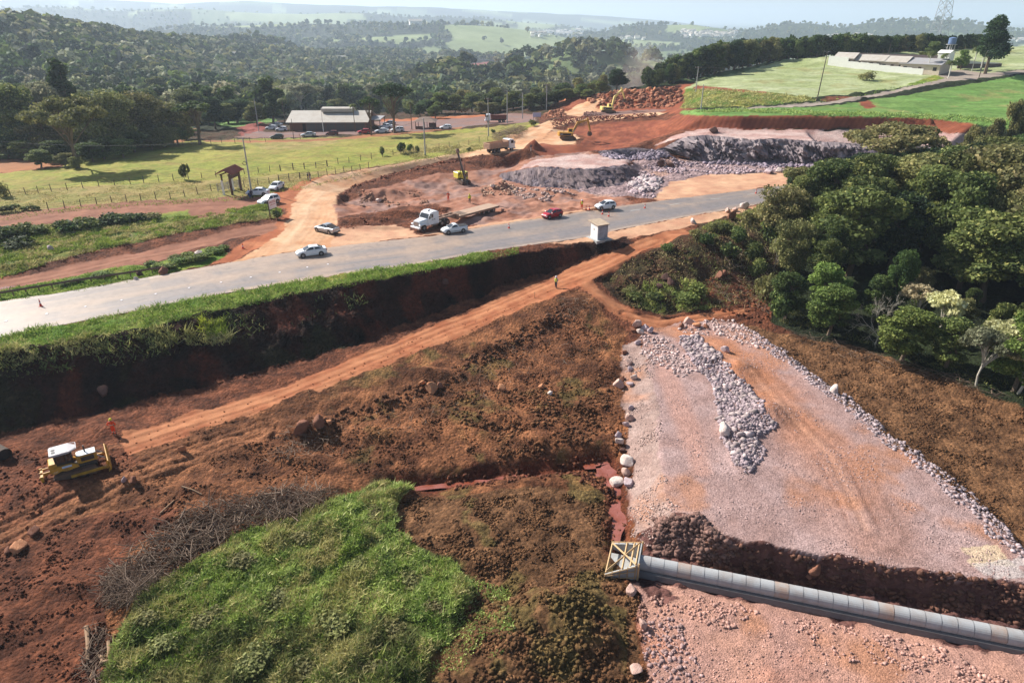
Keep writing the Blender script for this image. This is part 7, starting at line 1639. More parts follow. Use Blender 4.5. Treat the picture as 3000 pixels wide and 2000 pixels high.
m = MB(); m.tube([Rm @ Vector((.3, 0, 6.7)), Rm @ Vector((.3, 0, -.1))], .045, 8); m.build('drill_rod', M_steel, ms)
m = MB(); m.cyl((.25, 0, 3.2), .24, 2.4, 'z', 12, Rm @ Matrix.Translation((-.55, .2, -1.2))); m.build('rod_magazine', M_dkst, ms)
m = MB(); m.cyl((.35, 0, .35), .3, .6, 'z', 12, Rm); m.build('dust_hood', M_black, ms)
for k in range(4): m = MB(); m.tube([(-.2, -.5-.08*k, 1.8), (.5, -.7-.05*k, 2.9+.2*k), (1.5, -.5, 2.6), (2.0-.5*k*.2, -.4, 3.4+.5*k)], .03, 5); m.build('hose', M_black, e)

# ------------------------------------------------------------------ people
def person(loc, rz, label, shirt, trous, hat=None, vest=None, pose='stand', hair=True, H=1.74, tape=False):
    k = H/1.74
    j = {'pel': (0, 0, .95), 'wai': (0, 0, 1.12), 'che': (0, 0, 1.32), 'nek': (.01, 0, 1.50), 'hd0': (.02, 0, 1.58), 'hd1': (.03, 0, 1.68)}
    ar = {'stand': (((0, .22, 1.43), (-.02, .27, 1.15), (.05, .26, .90)), ((0, -.22, 1.43), (-.02, -.27, 1.15), (.05, -.26, .90))),
          'hips': (((0, .22, 1.43), (-.10, .40, 1.18), (.06, .20, 1.02)), ((0, -.22, 1.43), (-.10, -.40, 1.18), (.06, -.20, 1.02))),
          'point': (((0, .22, 1.43), (.22, .30, 1.38), (.48, .34, 1.45)), ((0, -.22, 1.43), (-.02, -.27, 1.15), (.08, -.26, .92))),
          'fold': (((0, .22, 1.43), (-.02, .28, 1.18), (.20, .05, 1.15)), ((0, -.22, 1.43), (-.02, -.28, 1.18), (.20, -.05, 1.20))),
          'walk': (((0, .22, 1.43), (.12, .27, 1.17), (.26, .24, .97)), ((0, -.22, 1.43), (-.14, -.27, 1.17), (-.12, -.25, .92)))}[pose]
    st = .18 if pose == 'walk' else .02
    lg = (((0, .10, .92), (.03+st, .11, .50), (st*.8, .12, .10), (st*.8+.16, .13, .04)), ((0, -.10, .92), (.03-st*.3, -.11, .50), (-st*1.2, -.12, .10+(.03 if st > .1 else 0)), (-st*1.2+.16, -.13, .04)))
    V = []; E = []; R = []
    def add(p, r, par):
        V.append(tuple(c*k for c in p)); R.append(r); 
        if par is not None: E.append((par, len(V)-1))
        return len(V)-1
    pel = add(j['pel'], (.15, .12), None); wai = add(j['wai'], (.135, .11), pel); che = add(j['che'], (.17, .12), wai); nek = add(j['nek'], (.06, .06), che); h0 = add(j['hd0'], (.085, .09), nek); add(j['hd1'], (.085, .10), h0)
    for s in ar:
        a = add(s[0], (.065, .065), che); b_ = add(s[1], (.048, .048), a); c2 = add(s[2], (.032, .032), b_); d_ = (Vector(s[2])-Vector(s[1])).normalized()
        hnd = add(Vector(s[2])+d_*.07, (.035, .022), c2)
        for f in range(4): add(Vector(s[2])+d_*(.145+.01*(f % 2))+Vector((.018*(f-1.5), .004*f, 0)), (.009, .009), hnd)
        add(Vector(s[2])+d_*.09+Vector((.05, 0, 0)), (.010, .010), c2)
    for s in lg:
        a = add(s[0], (.095, .095), pel); b_ = add(s[1], (.065, .065), a); c2 = add(s[2], (.045, .045), b_); add(s[3], (.045, .035), c2)
    me = bpy.data.meshes.new('p'); me.from_pydata(V, E, []); o = bpy.data.objects.new('p', me); COL.objects.link(o)
    md = o.modifiers.new('s', 'SKIN'); sv = me.skin_vertices[0].data if me.skin_vertices else None
    for i, r in enumerate(R):
        f_ = (1.45 if r[0] > .1 else 1.3) if r[0] > .03 and r[0] not in (.085, .035) else 1.12
        sv[i].radius = (r[0]*k*f_, r[1]*k*f_); sv[i].use_root = (i == 0)
    md.use_smooth_shade = True; o.modifiers.new('u', 'SUBSURF').levels = 1; o.modifiers['u'].render_levels = 1
    dg = bpy.context.evaluated_depsgraph_get(); bm_ = bpy.data.meshes.new_from_object(o.evaluated_get(dg)); bpy.data.objects.remove(o)
    bm_.materials.clear()
    for q in (M_skin, shirt, trous, M_bark2): bm_.materials.append(q)
    for f in bm_.polygons:
        c = f.center/k; hand = abs(c.y) > .0 and any((Vector((c.x, c.y, c.z))-Vector(s[2])).length < .17 and (Vector((c.x, c.y, c.z))-Vector(s[1])).length > .22 for s in ar)
        f.material_index = 3 if c.z < .12 else (0 if (c.z > 1.49 or hand) else (2 if c.z < .98 and abs(c.y) < .2 else 1)); f.use_smooth = True
    e = empty('person', loc, rz); bm_.name = 'body'; obj('body', bm_, e)
    m = MB()
    if hat: m.tube([(.03*k, 0, 1.66*k), (.03*k, 0, 1.72*k), (.03*k, 0, 1.80*k), (.02*k, 0, 1.83*k)], [.17*k, .135*k, .10*k, .03*k], 12); m.build('helmet', hat, e)
    else: m.tube([(.0, 0, 1.58*k), (.01*k, 0, 1.68*k), (.02*k, 0, 1.78*k), (.02*k, 0, 1.81*k)], [.095*k, .118*k, .085*k, .02*k], 10); m.build('hair', M_bark2, e)
    if vest: m = MB(); m.tube([(0, 0, .98*k), (0, 0, 1.15*k), (0, 0, 1.34*k), (0, 0, 1.44*k)], [.21*k, .20*k, .235*k, .16*k], 12, cap=False); m.build('vest', vest, e)
    if tape or vest: m = MB(); m.tube([(0, 0, 1.14*k), (0, 0, 1.20*k)], [.212*k, .22*k] if vest else [.21*k, .215*k], 12, cap=False); m.build('reflective_band', M_refl, e)
    if tape:
        for s in lg: m = MB(); p = Vector(s[1]).lerp(Vector(s[2]), .55)*k; m.tube([p, p+Vector((0, 0, .06))], .095*k, 8, cap=False); m.build('leg_band', M_refl, e)
    face = MB(); face.box(.105*k, .125*k, -.05*k, .05*k, 1.655*k, 1.675*k); face.build('eyes', M_bark2, e)
    return tag(e, label, 'person')
person(G(262.5,997), rad(100), 'person in orange work suit with reflective band and yellow helmet, standing behind the bulldozer', M_orange, M_orange, M_hat, None, 'hips', tape=True)
person(G(1277,661), rad(250), 'person in yellow vest and white helmet walking down the dirt track', M_ltro, M_navy, M_signw, M_hivis, 'walk')
person(G(1030,462), rad(260), 'person all in orange working beside the pit, left of the yellow shirted one', M_orange, M_orange, None, None, 'fold')
person(G(1079,467), rad(120), 'person in yellow shirt and grey trousers standing beside the pit', M_hivis, M_gray, M_hat, None, 'stand')
person(G(1336,481), rad(270), 'person in yellow vest and orange trousers at the cones on the highway edge', M_orange, M_orange, M_signw, M_hivis, 'point', tape=True)
person(G(708,415), rad(200), 'person in dark clothes at the pasture edge, left of the pair', M_navy, M_navy, None, None, 'stand')
person(G(713,415), rad(230), 'person in dark top and light trousers at the pasture edge, right of the pair', M_navy, M_ltro, None, None, 'fold')
person(G(574,455), rad(80), 'person in pale blue shirt and jeans leaning at the front of a white sedan', M_lblue, M_jean, None, None, 'fold')
person(G(579,456), rad(100), 'person in dark clothes beside the one in jeans at the white sedan', M_navy, M_navy, None, None, 'stand')
person(G(1219.5,348), rad(-20), 'person in dark shirt with arm raised beside the earth heap on the haul road', M_navy, M_ltro, None, None, 'point')

# ------------------------------------------------------------------ cones
def cone(u, v, label, h=.75, group=None, lift=0):
    p = G(u, v); z = p.z+.005
    if lift: z = .05
    e = empty('traffic_cone', (p.x, p.y, z)); m = MB(); m.box(-.19, .19, -.19, .19, 0, .04, b=.01); m.build('base', M_cone, e)
    m = MB(); m.tube([(0, 0, .03), (0, 0, h*.38)], [.15, .105], 14, cap=False); m.tube([(0, 0, h*.58), (0, 0, h)], [.078, .028], 14); m.build('cone_body', M_cone, e)
    m = MB(); m.tube([(0, 0, h*.38), (0, 0, h*.58)], [.107, .08], 14, cap=False); m.build('white_band', M_signw, e)
    return tag(e, label, 'cone', group)
cone(95,706,'orange traffic cone alone on the highway near the left edge', .95, lift=1); cone(1169,526,'orange and white cone on the highway in front of the trailer ramps', .8, lift=1); cone(712*.784,728*.784,'dull red cone in the dirt behind the leafy weeds', .8)
for u, v, l in [(1346,482,'cone next to the worker in orange trousers, the left of two'),(1353.5,481,'cone next to the worker in orange trousers, the right of two'),(1383.5,494,'cone in front of the white hatchback, beside its front wheel'),(1398,499,'cone in front of the white hatchback, nearest to us'),(1481,480,'lone cone on the highway right of the white hatchback'),(1736,446,'farthest cone on the highway, near the trees')]:
    cone(u, v, l, .85, lift=1)

so_ = None
for k, (x, y) in enumerate([(45,1045),(325,995),(590,945),(840,900),(1075,857),(1305,815),(1525,777),(1730,742),(1928,708),(2118,673),(2260,652)]):
    p = G(x/3, y/3+392)
    if so_ is None: m = MB(); m.box(-.09, .09, -.12, .12, 0, .035, b=.01); so_ = m.build('road_stud', M_signw); o = so_
    else: o = so_.copy(); COL.objects.link(o)
    o.location = (p.x, p.y, .06); o.scale = (1.4, 1.4, 1); tag(o, 'small white reflective stud on the highway centre line', 'road stud', 'road studs along the centre line')
# ------------------------------------------------------------------ guardrail, fences, poles
def polyline_px(pts, z=None): return [G(u, v) for u, v in pts]
gp = polyline_px([(-60,694),(0,684),(60,674),(120,664),(180,654),(240,645),(300,636),(350,628),(405,619)]); o0 = gp[3]; e = empty('guardrail', o0); tag(e, 'long rusty metal guardrail along the left side of the highway', 'guardrail')
m = MB()
for a, b in zip(gp[:-1], gp[1:]):
    a_, b_ = a-o0, b-o0; dirv = (b_-a_).normalized(); nn2 = Vector((dirv.y, -dirv.x, 0))*.04
    for z0, z1, k0, k1 in ((.42, .50, 0, 1), (.50, .57, 1, 0), (.57, .64, 0, 1), (.64, .72, 1, 0)):
        i = len(m.v); m.v += [tuple(a_+nn2*k0+Vector((0, 0, z0+.08))), tuple(b_+nn2*k0+Vector((0, 0, z0+.08))), tuple(b_+nn2*k1+Vector((0, 0, z1+.08))), tuple(a_+nn2*k1+Vector((0, 0, z1+.08)))]; m.f.append((i, i+1, i+2, i+3))
m.build('rail', M_rust, e)
for i in range(len(gp)-1):
    for t in (0, .5):
        p = gp[i].lerp(gp[i+1], t)-o0; m = MB(); m.box(-.06, .06, .02, .14, -.3, .78, Matrix.Translation(p)); m.build('post', M_rust, e)
M_post = mat('fence_post', srgb(96,84,74), .9, dirt=.4); M_wire = mat('fence_wire', srgb(120,116,110), .6, metal=.5)
def fence(pts, label, h=1.35, wires=3):
    g = polyline_px(pts); o0 = g[len(g)//2]; e = empty('fence', o0); tag(e, label, 'fence'); rr = random.Random(len(pts))
    for p in g:
        m = MB(); q = p-o0; t = Vector((rr.uniform(-.08, .08), rr.uniform(-.08, .08), h*rr.uniform(.85, 1.15))); m.tube([q-Vector((0, 0, .2)), q+t*.5, q+t], [.075, .07, .06], 6); m.build('post', M_post, e)
    for k in range(wires):
        m = MB(); m.tube([p-o0+Vector((0, 0, h*(.35+.28*k))) for p in g], .012, 4, cap=False); m.build('wire', M_wire, e)
f3 = lambda L_: [(x/3, y/3) for x, y in L_]; f5 = lambda L_: [(627+x/3, 314+y/3) for x, y in L_]
fence(f3([(-120,1500),(0,1480),(112,1468),(222,1458),(335,1450),(447,1435),(557,1420),(668,1410),(772,1396),(872,1387),(972,1382),(1077,1378),(1175,1370),(1275,1357),(1362,1337),(1457,1318)]), 'low wire fence with wooden posts above the upper side track')
fence(f3([(-60,1372),(75,1350),(178,1338),(265,1330),(355,1320),(465,1312),(573,1298),(682,1286),(790,1278),(900,1270),(992,1262),(1095,1254),(1195,1245),(1300,1236),(1392,1228),(1490,1222),(1590,1210),(1685,1200),(1780,1190),(1860,1184),(1935,1177),(2022,1170),(2098,1166),(2178,1158),(2257,1147)])+f5([(50,235),(140,230),(218,222),(297,215),(373,205),(450,190),(525,180),(605,165),(680,155),(755,140),(828,128),(900,116),(970,105),(1060,96),(1145,85),(1215,75),(1283,68),(1350,58),(1420,40),(1480,26)]), 'long wire fence crossing the whole pasture')
fence(f3([(1685,1290),(1780,1275),(1857,1265),(1925,1252),(1993,1243),(2068,1228),(2130,1220)])+f5([(40,310),(113,305),(185,292),(250,286),(313,280),(375,268),(433,258),(490,248),(545,245),(603,232),(660,220)]), 'wire fence right along the edge of the haul road')
fence([(400,334),(420,333),(440,332),(462,332),(485,331),(510,330),(540,329),(575,327),(610,326),(650,322),(690,320)], 'wire fence beside the dirt lane left of the shed', 1.5)
def pole(u, vb, vt, label, mt=M_conc, arm=True, r=.17, lamp=0, lean=0):
    g = G(u, vb); top = at_dist(u, vt, g.y)[2]; h = max(5, top-g.z); e = empty('utility_pole', g); e.rotation_euler = (0, lean, 0); tag(e, label, 'utility pole')
    m = MB(); m.tube([(0, 0, -.3), (0, 0, h)], [r, r*.62], 10); m.build('pole_shaft', mt, e)
    if arm:
        m = MB(); m.box(-1.0, 1.0, -.06, .06, h-.45, h-.32); a = m.build('crossarm', M_wood, e)
        for x in (-.9, -.3, .9): m = MB(); m.cyl((x, 0, h-.22), .06, .2, 'z', 8); m.build('insulator', M_conc, a)
    if lamp:
        for k in range(lamp): a_ = k*2*PI/max(lamp, 1)+.5; m = MB(); m.tube([(0, 0, h-.1), (math.cos(a_)*.6, math.sin(a_)*.6, h+.4)], .04, 6); m.box(-.2, .2, -.12, .12, -.06, .06, Matrix.Translation((math.cos(a_)*.75, math.sin(a_)*.75, h+.4))); m.build('lamp_arm', M_steel, e)
    return Vector(g)+Vector((0, 0, h-.2))
M_dpole = mat('dark_pole', srgb(84,74,66), .9, dirt=.3)
t0 = pole(577,437,316,'tall concrete pole right behind the timber gateway', lean=0, arm=False); m = MB(); m.tube([t0+Vector((-.9, 0, -4.6)), t0+Vector((-.2, 0, -4.5))], .04, 6)
for k in range(13): pass
tor = MB(); tor.tube([t0+Vector((-.35+.35*math.cos(a), -.25, -4.6+.35*math.sin(a))) for a in np.linspace(0, 6.28, 14)], .05, 6); tag(tor.build('cable_coil', M_black), 'black cable coil hung on the tall concrete pole', 'cable')
t1 = pole(977,357,272,'grey concrete pole in the pasture behind the drilling rig', arm=False, r=.2); t2 = pole(1122,313,225,'concrete pole with crossarm at the corner of the pasture'); t3 = pole(1165,283,208,'concrete pole with crossarm beside the white cab dump truck', r=.2); t4 = pole(1200,273,213,'thin concrete pole right of the dump truck on the lot', arm=False); t5 = pole(1255,253,193,'concrete pole with crossarm near the bend of the haul road'); t6 = pole(1296,226,180,'farthest concrete pole left of the rubble bank', arm=False)
t7 = pole(1598,213,153,'concrete pole at the left edge of the pale field', lamp=0); t8 = pole(1610,250,194,'short concrete pole in the rough grass above the red bank', arm=False); t9 = pole(1876,232,122,'tall dark wooden pole with three lamps beside the stone road', M_dpole, False, .16, 3, rad(2.5))
pole(2248,180,120,'dark lamp pole beside the stone road under the tall pine', M_dpole, False, .14, 1, rad(2)); pole(2039,133,109,'short dark pole behind the motel wall', M_dpole, False, .12); pole(595,303,227,'slim grey pole left of the shed', M_conc, False, .12); pole(675,320,273,'thin dark pole by the dirt lane', M_dpole, False, .1); pole(743,303,250,'slim white pole in front of the shed', M_wall, False, .1)
def cable(a, b, sag, label):
    pts = [a.lerp(b, t)-Vector((0, 0, sag*4*t*(1-t))) for t in np.linspace(0, 1, 12)]; m = MB(); m.tube([p-a for p in pts], .018, 4, cap=False); tag(m.build('power_cable', M_black, None, loc=a), label, 'cable')
cable(t0, t0+Vector((-75, 12, 0)), 2.2, 'black cable sagging from the gateway pole over the left pasture'); cable(t1, t2, 1.2, 'cable between the two poles at the right end of the pasture'); cable(t2, t3, .8, 'cable between the crossarm poles by the dump truck lot'); cable(t3, t5, .9, 'cable from the lot towards the haul road bend'); cable(t0, t1, 2.0, 'cable from the gateway pole across the pasture'); cable(t7, t9, 1.5, 'cable across the pale field')

# ------------------------------------------------------------------ gateway, gate, sign, shelter
def oriented(name, a, b): 
    d = b-a; return empty(name, a, math.atan2(d.y, d.x))
b1, b2 = G(534.1,447.9), G(554.7,437.6); L_ = min(4.2, (b2-b1).length); e = oriented('gateway', b1, b2); tag(e, 'timber gateway with a small clay tiled roof at the pasture entrance', 'gateway')
for x, y, mt, w_, h in ((0, 0, M_wood, .17, 3.9), (L_, 0, M_wood, .17, 3.9), (0-.3, 1.5, M_wall, .15, 2.7), (L_-.2, 1.5, M_wall, .15, 3.6)):
    m = MB(); m.box(x-w_, x+w_, y-w_, y+w_, -.2, h, b=.02); m.box(x-w_*1.25, x+w_*1.25, y-w_*1.25, y+w_*1.25, h-.12, h) if mt is M_wall else None; m.build('post', mt, e)
m = MB(); m.box(-.3, 0, 1.4, 1.6, 2.7, 3.9); m.box(-.6, L_+.6, -.08, .08, 3.75, 3.92); m.box(-.6, L_+.6, 1.4, 1.6, 3.75, 3.92); m.build('beam', M_wood, e)
m = MB(); m.box(.6, L_-.4, -.05, .05, 2.9, 3.6); m.build('name_board', M_wood, e)
m = MB(); m.prism([(-.85,3.9),(.75,4.75),(2.35,3.9),(2.35,4.0),(.75,4.87),(-.85,4.0)], -.8, L_+.8, None, 'x'); rf_ = m.build('roof', M_tile, e)
m = MB()
for k in range(int((L_+1.6)/.22)):
    x = -.8+k*.22+.1; m.tube([(x, -.85, 4.02), (x, .75, 4.88)], .055, 5); m.tube([(x, 2.35, 4.02), (x, .75, 4.88)], .055, 5)
m.build('tile_row', M_tile, rf_)
a, b = G(501,440), G(550,432); e = oriented('wooden_gate', a, b); L_ = (b-a).length; tag(e, 'grey slatted wooden gate behind the timber gateway', 'gate')
for k in range(5): m = MB(); m.box(0, L_, -.02, .02, .25+k*.26, .39+k*.26); m.build('slat', M_gwood, e)
for x in (0, L_*.5, L_): m = MB(); m.box(x-.07, x+.07, -.06, .06, -.1, 1.55); m.build('gate_post', M_gwood, e)
m = MB(); m.prism([(L_*.25,.25),(L_*.25+.1,.25),(L_*.5,1.6),(L_*.5-.1,1.6)], -.05, -.02); m.prism([(L_*.75,.25),(L_*.75-.1,.25),(L_*.5,1.6),(L_*.5+.1,1.6)], -.05, -.02); m.build('brace', M_gwood, e)
a, b = G(621,502), G(638,496); d = Vector((b.x-a.x, b.y-a.y, 0)).normalized(); e = empty('roadside_sign', a, math.atan2(d.y, d.x)); tag(e, 'red and white motel sign on wooden posts at the haul road mouth', 'sign')
for x in (0, .22, 2.0): m = MB(); m.tube([(x, .05, -.3), (x+.02, .05, 3.2)], .06, 6); m.build('post', M_wood, e)
m = MB(); m.box(.15, 2.2, -.03, .02, 1.5, 3.05); bd = m.build('board', M_signw, e)
textmesh('MOTEL', .56, M_signr, 'lettering', bd, face_to((1.18, -.04, 2.58), (1, 0, 0))); m = MB(); m.box(.35, 2.0, -.036, -.031, 2.12, 2.2); m.build('red_line', M_signr, bd)
g = G(621,502); plant(T_['s1'], (g.x+1.3, g.y+.2, g.z), 1.3, 1.8, 'bush', 'dark bush at the foot of the motel sign', 'bush')
a, b = G(1372.4,553.4), G(1394.8,548.2); d = Vector((b.x-a.x, b.y-a.y, 0)).normalized(); e = empty('bus_shelter', (a.x, a.y, -.05), math.atan2(d.y, d.x)-rad(6)); tag(e, 'small white concrete roadside shelter with slanted flat roof at the bank edge', 'shelter')
m = MB(); m.box(-.5, 2.4, -.5, 2.6, -.6, .08); m.build('plinth', M_conc, e)
m = MB(); m.box(0, 1.9, 0, .14, .08, 2.3); m.build('rear_wall', M_greyw, e); m = MB(); m.box(0, .14, .14, 1.9, .08, 2.4); sw = m.build('side_wall', M_wall, e); m = MB(); m.box(1.76, 1.9, .14, 1.9, .08, 2.4); m.build('side_wall', M_wall, e)
m = MB(); m.add([(-.2,-.2,2.32),(2.1,-.2,2.32),(2.1,2.5,2.62),(-.2,2.5,2.62),(-.2,-.2,2.44),(2.1,-.2,2.44),(2.1,2.5,2.74),(-.2,2.5,2.74)], [(3,2,1,0),(4,5,6,7),(0,1,5,4),(1,2,6,5),(2,3,7,6),(3,0,4,7)]); m.build('roof', mat('roof_slab', srgb(186,164,140), .9, dirt=.6, dcol=srgb(140,112,84)), e)
m = MB(); m.box(.3, 1.7, 1.2, 1.6, .4, .5); m.build('bench', M_conc, e)
textmesh('2H', .34, M_black, 'lettering', sw, face_to((-.01, 1.0, 1.55), (0, -1, 0))); textmesh('---', .3, M_black, 'lettering', sw, face_to((-.01, 1.0, .98), (0, -1, 0)))

# ------------------------------------------------------------------ concrete pipe
pa, pb = Vector(P(1466,1292,-8.1)), Vector(P(2420,1484,-8.1)); d = (pb-pa); L_ = d.length; rz = math.atan2(d.y, d.x); e = empty('concrete_pipe', (pa.x, pa.y, -8.72), rz); tag(e, 'long row of grey concrete pipe segments in the trench', 'pipe')
nseg = int(L_/1.02)
cm = [mat('pipe_concrete', srgb(164,164,164), .85, dirt=.6, dscale=1.0, dcol=srgb(138,120,108)), mat('pipe_concrete_stained', srgb(162,154,148), .85, dirt=.8, dscale=1.1, dcol=srgb(156,116,88))]
for k in range(nseg):
    m = MB(); x0 = k*1.02; m.tube([(x0, 0, .72), (x0+.965, 0, .72), (x0+.97, 0, .72), (x0+1.02, 0, .72)], [.60, .60, .578, .578], 26, cap=False); m.build('pipe_segment', cm[1] if k % 7 == 3 else cm[0], e, smooth=False)
m = MB(); m.prism([(-.95,0),(.95,0),(.80,.42),(.62,.45),(-.62,.45),(-.80,.42)], .1, nseg*1.02, None, 'x'); m.build('concrete_cradle', mat('wet_concrete', srgb(112,108,106), .85, dirt=.5, dcol=srgb(90,76,70)), e)
# inlet wing walls in timber shuttering
e = empty('culvert_formwork', (pa.x, pa.y, -8.75), rz); tag(e, 'timber shuttering with diagonal braces at the mouth of the pipe', 'formwork')
m = MB(); m.box(-.15, .1, -1.3, 1.3, .0, 1.55); m.build('headwall', M_conc, e)
for sg in (-1, 1):
    A = Vector((-.1, sg*1.2, 0)); B = Vector((-2.4, sg*1.75, 0)); m = MB(); m.add([A, B, B+Vector((0, 0, .5)), A+Vector((0, 0, 1.5)), A+Vector((0, sg*.12, 0)), B+Vector((0, sg*.12, 0)), B+Vector((0, sg*.12, .5)), A+Vector((0, sg*.12, 1.5))], [(0,1,2,3),(7,6,5,4),(0,4,5,1),(1,5,6,2),(2,6,7,3),(3,7,4,0)]); m.build('wing_wall', M_conc, e)
    for t in (0, .25, .5, .75, 1): p = A.lerp(B, t); h = 1.6-1.0*t; m = MB(); m.box(p.x-.04, p.x+.04, p.y+sg*.14-.04, p.y+sg*.14+.04, 0, h); m.build('stud', M_lwood, e)
    for z0, z1 in ((.35, .2), (1.5, .55), (1.0, .4)): m = MB(); m.tube([A+Vector((0, sg*.2, z0)), B+Vector((0, sg*.2, z1))], .05, 4); m.build('rail', M_lwood, e)
for p, q in (((-.1,-1.25,1.55),(-.1,1.25,1.55)), ((-.1,1.25,1.6),(-2.3,-1.6,.65)), ((-.1,-1.25,1.6),(-2.3,1.7,.65)), ((-1.1,-1.5,1.1),(-1.1,1.5,1.15)), ((-.5,-1.3,1.3),(-.5,1.35,1.35)), ((-2.3,-1.7,.6),(-2.3,1.7,.6)), ((.12,-1.3,0.1),(.12,-1.3,1.75)), ((.12,1.3,.1),(.12,1.3,1.75))):
    m = MB(); m.tube([p, q], .085, 4); m.build('brace', M_lwood, e)
m = MB(); m.box(-3.2, -.1, -1.2, 1.2, -.02, .06); m.build('floor_slab', M_conc, e)
# small culvert mouth at far left; concrete coloured dark to stand for deep shade
g = G(16,1056); e = empty('culvert', g, rad(60)); tag(e, 'round concrete culvert mouth in deep shade at the far left', 'culvert'); m = MB(); m.tube([(0, 0, .55), (0, 2.2, .55)], .62, 20, cap=False); m.build('pipe_ring', mat('shade_dark_concrete', srgb(70,64,58), .95, dirt=.6), e); m = MB(); m.tube([(0, .1, .55), (0, 2.1, .55)], .5, 20); m.build('opening', M_black, e)
for u, v, l in [(1363,1272-254*0,'x')][:0]: pass
for u, v, l in [((908),0,''),]: pass
for k, (u, v, l) in enumerate([(711,915,'thin white survey stake in the shaded edge of the dirt track, lower one'),(1117,790,'thin white survey stake in the middle of the lower dirt track'),(1228,684,'thin white survey stake on the dirt track near the walking worker'),(1709,712,'pale survey stake standing by the upper end of the gravel pad')]):
    g = G(u, v); m = MB(); m.box(-.03, .03, -.03, .03, -.1, .9); tag(m.build('survey_stake', M_lwood, None, loc=g), l, 'stake')

# ------------------------------------------------------------------ shed, kiosk, motel
def gable(e, L_, W, eave, ridge, wm_, rm_, over=.5, x0=0, y0=0, names=('wall', 'roof')):
    m = MB(); m.prism([(y0,0),(y0+W,0),(y0+W,eave),(y0+W/2,ridge-.05),(y0,eave)], x0, x0+L_, None, 'x'); w_ = m.build(names[0], wm_, e)
    k = (ridge-eave)/(W/2); t = .12
    m = MB(); m.prism([(y0-over,eave-over*k),(y0+W/2,ridge),(y0+W+over,eave-over*k),(y0+W+over,eave-over*k+t),(y0+W/2,ridge+t),(y0-over,eave-over*k+t)], x0-over, x0+L_+over, None, 'x'); r = m.build(names[1], rm_, e); return w_, r
a, b = G(667,301.5), G(842,300.5); d = b-a; L_ = d.length; e = empty('shed', (a.x, a.y, min(a.z, b.z)-.1), math.atan2(d.y, d.x)); tag(e, 'long low shed with a pale sheet metal roof and raised ridge vent', 'building')
w_, r_ = gable(e, L_, 15, 3.0, 5.3, M_brick, M_metalr, .9)
M_slats = mat('grey_slats', srgb(96,92,90), .85, dirt=.4, dscale=1.5)
for k in range(6): m = MB(); m.box(5.2+k*(L_-5.4)/6, 5.0+(k+1)*(L_-5.4)/6, -.06, -.005, .3, 2.6); m.build('slatted_panel', M_slats, w_)
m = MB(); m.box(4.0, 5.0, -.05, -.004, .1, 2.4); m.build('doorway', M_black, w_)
m = MB(); m.prism([(5.4,5.2),(9.6,5.2),(9.6,6.2),(7.5,6.55),(5.4,6.2)], L_*.38, L_*.80, None, 'x'); m.build('roof_vent', M_metalr, r_)
m = MB(); m.box(L_+.2, L_+4, 3, 13, 3.0, 3.15); m.build('lean_to_roof', M_greyr, e)
for y in (3.2, 12.8): m = MB(); m.box(L_+3.7, L_+3.9, y-.1, y+.1, 0, 3.0); m.build('lean_to_post', M_wood, e)
a, b = G(955,297), G(996,296); d = b-a; L_ = d.length; e = empty('kiosk', a, math.atan2(d.y, d.x)); tag(e, 'small open kiosk with a brown tiled hip roof beside the dirt lane', 'kiosk')
m = MB(); W = 4.5; m.add([(-.7,-.7,2.3),(L_+.7,-.7,2.3),(L_+.7,W+.7,2.3),(-.7,W+.7,2.3),(L_*.3,W/2,3.5),(L_*.7,W/2,3.5)], [(0,1,5,4),(1,2,5),(2,3,4,5),(3,0,4),(3,2,1,0)]); m.build('roof', mat('brown_tiles', srgb(132,110,98), .85, dirt=.4), e)
for x in (0, L_/2, L_):
    for y in (0, W): m = MB(); m.box(x-.09, x+.09, y-.09, y+.09, -.2, 2.35); m.build('post', M_wood, e)
m = MB(); m.box(.1, L_*.4, -.03, .03, 0, .9); m.box(L_*.6, L_-.1, W-.03, W+.03, 0, 1.4); m.build('half_wall', M_wood, e)
g = G(1233,275); e = empty('notice_board', g, rad(8)); tag(e, 'pale rectangular notice board on two posts at the lot entrance', 'sign'); m = MB(); m.box(-1.3, 1.3, -.03, .03, .8, 2.1); m.build('board', mat('pale_lilac_board', srgb(196,190,214), .6, dirt=.3), e)
for x in (-1.1, 1.1): m = MB(); m.box(x-.05, x+.05, .03, .11, -.2, 2.0); m.build('post', M_wood, e)
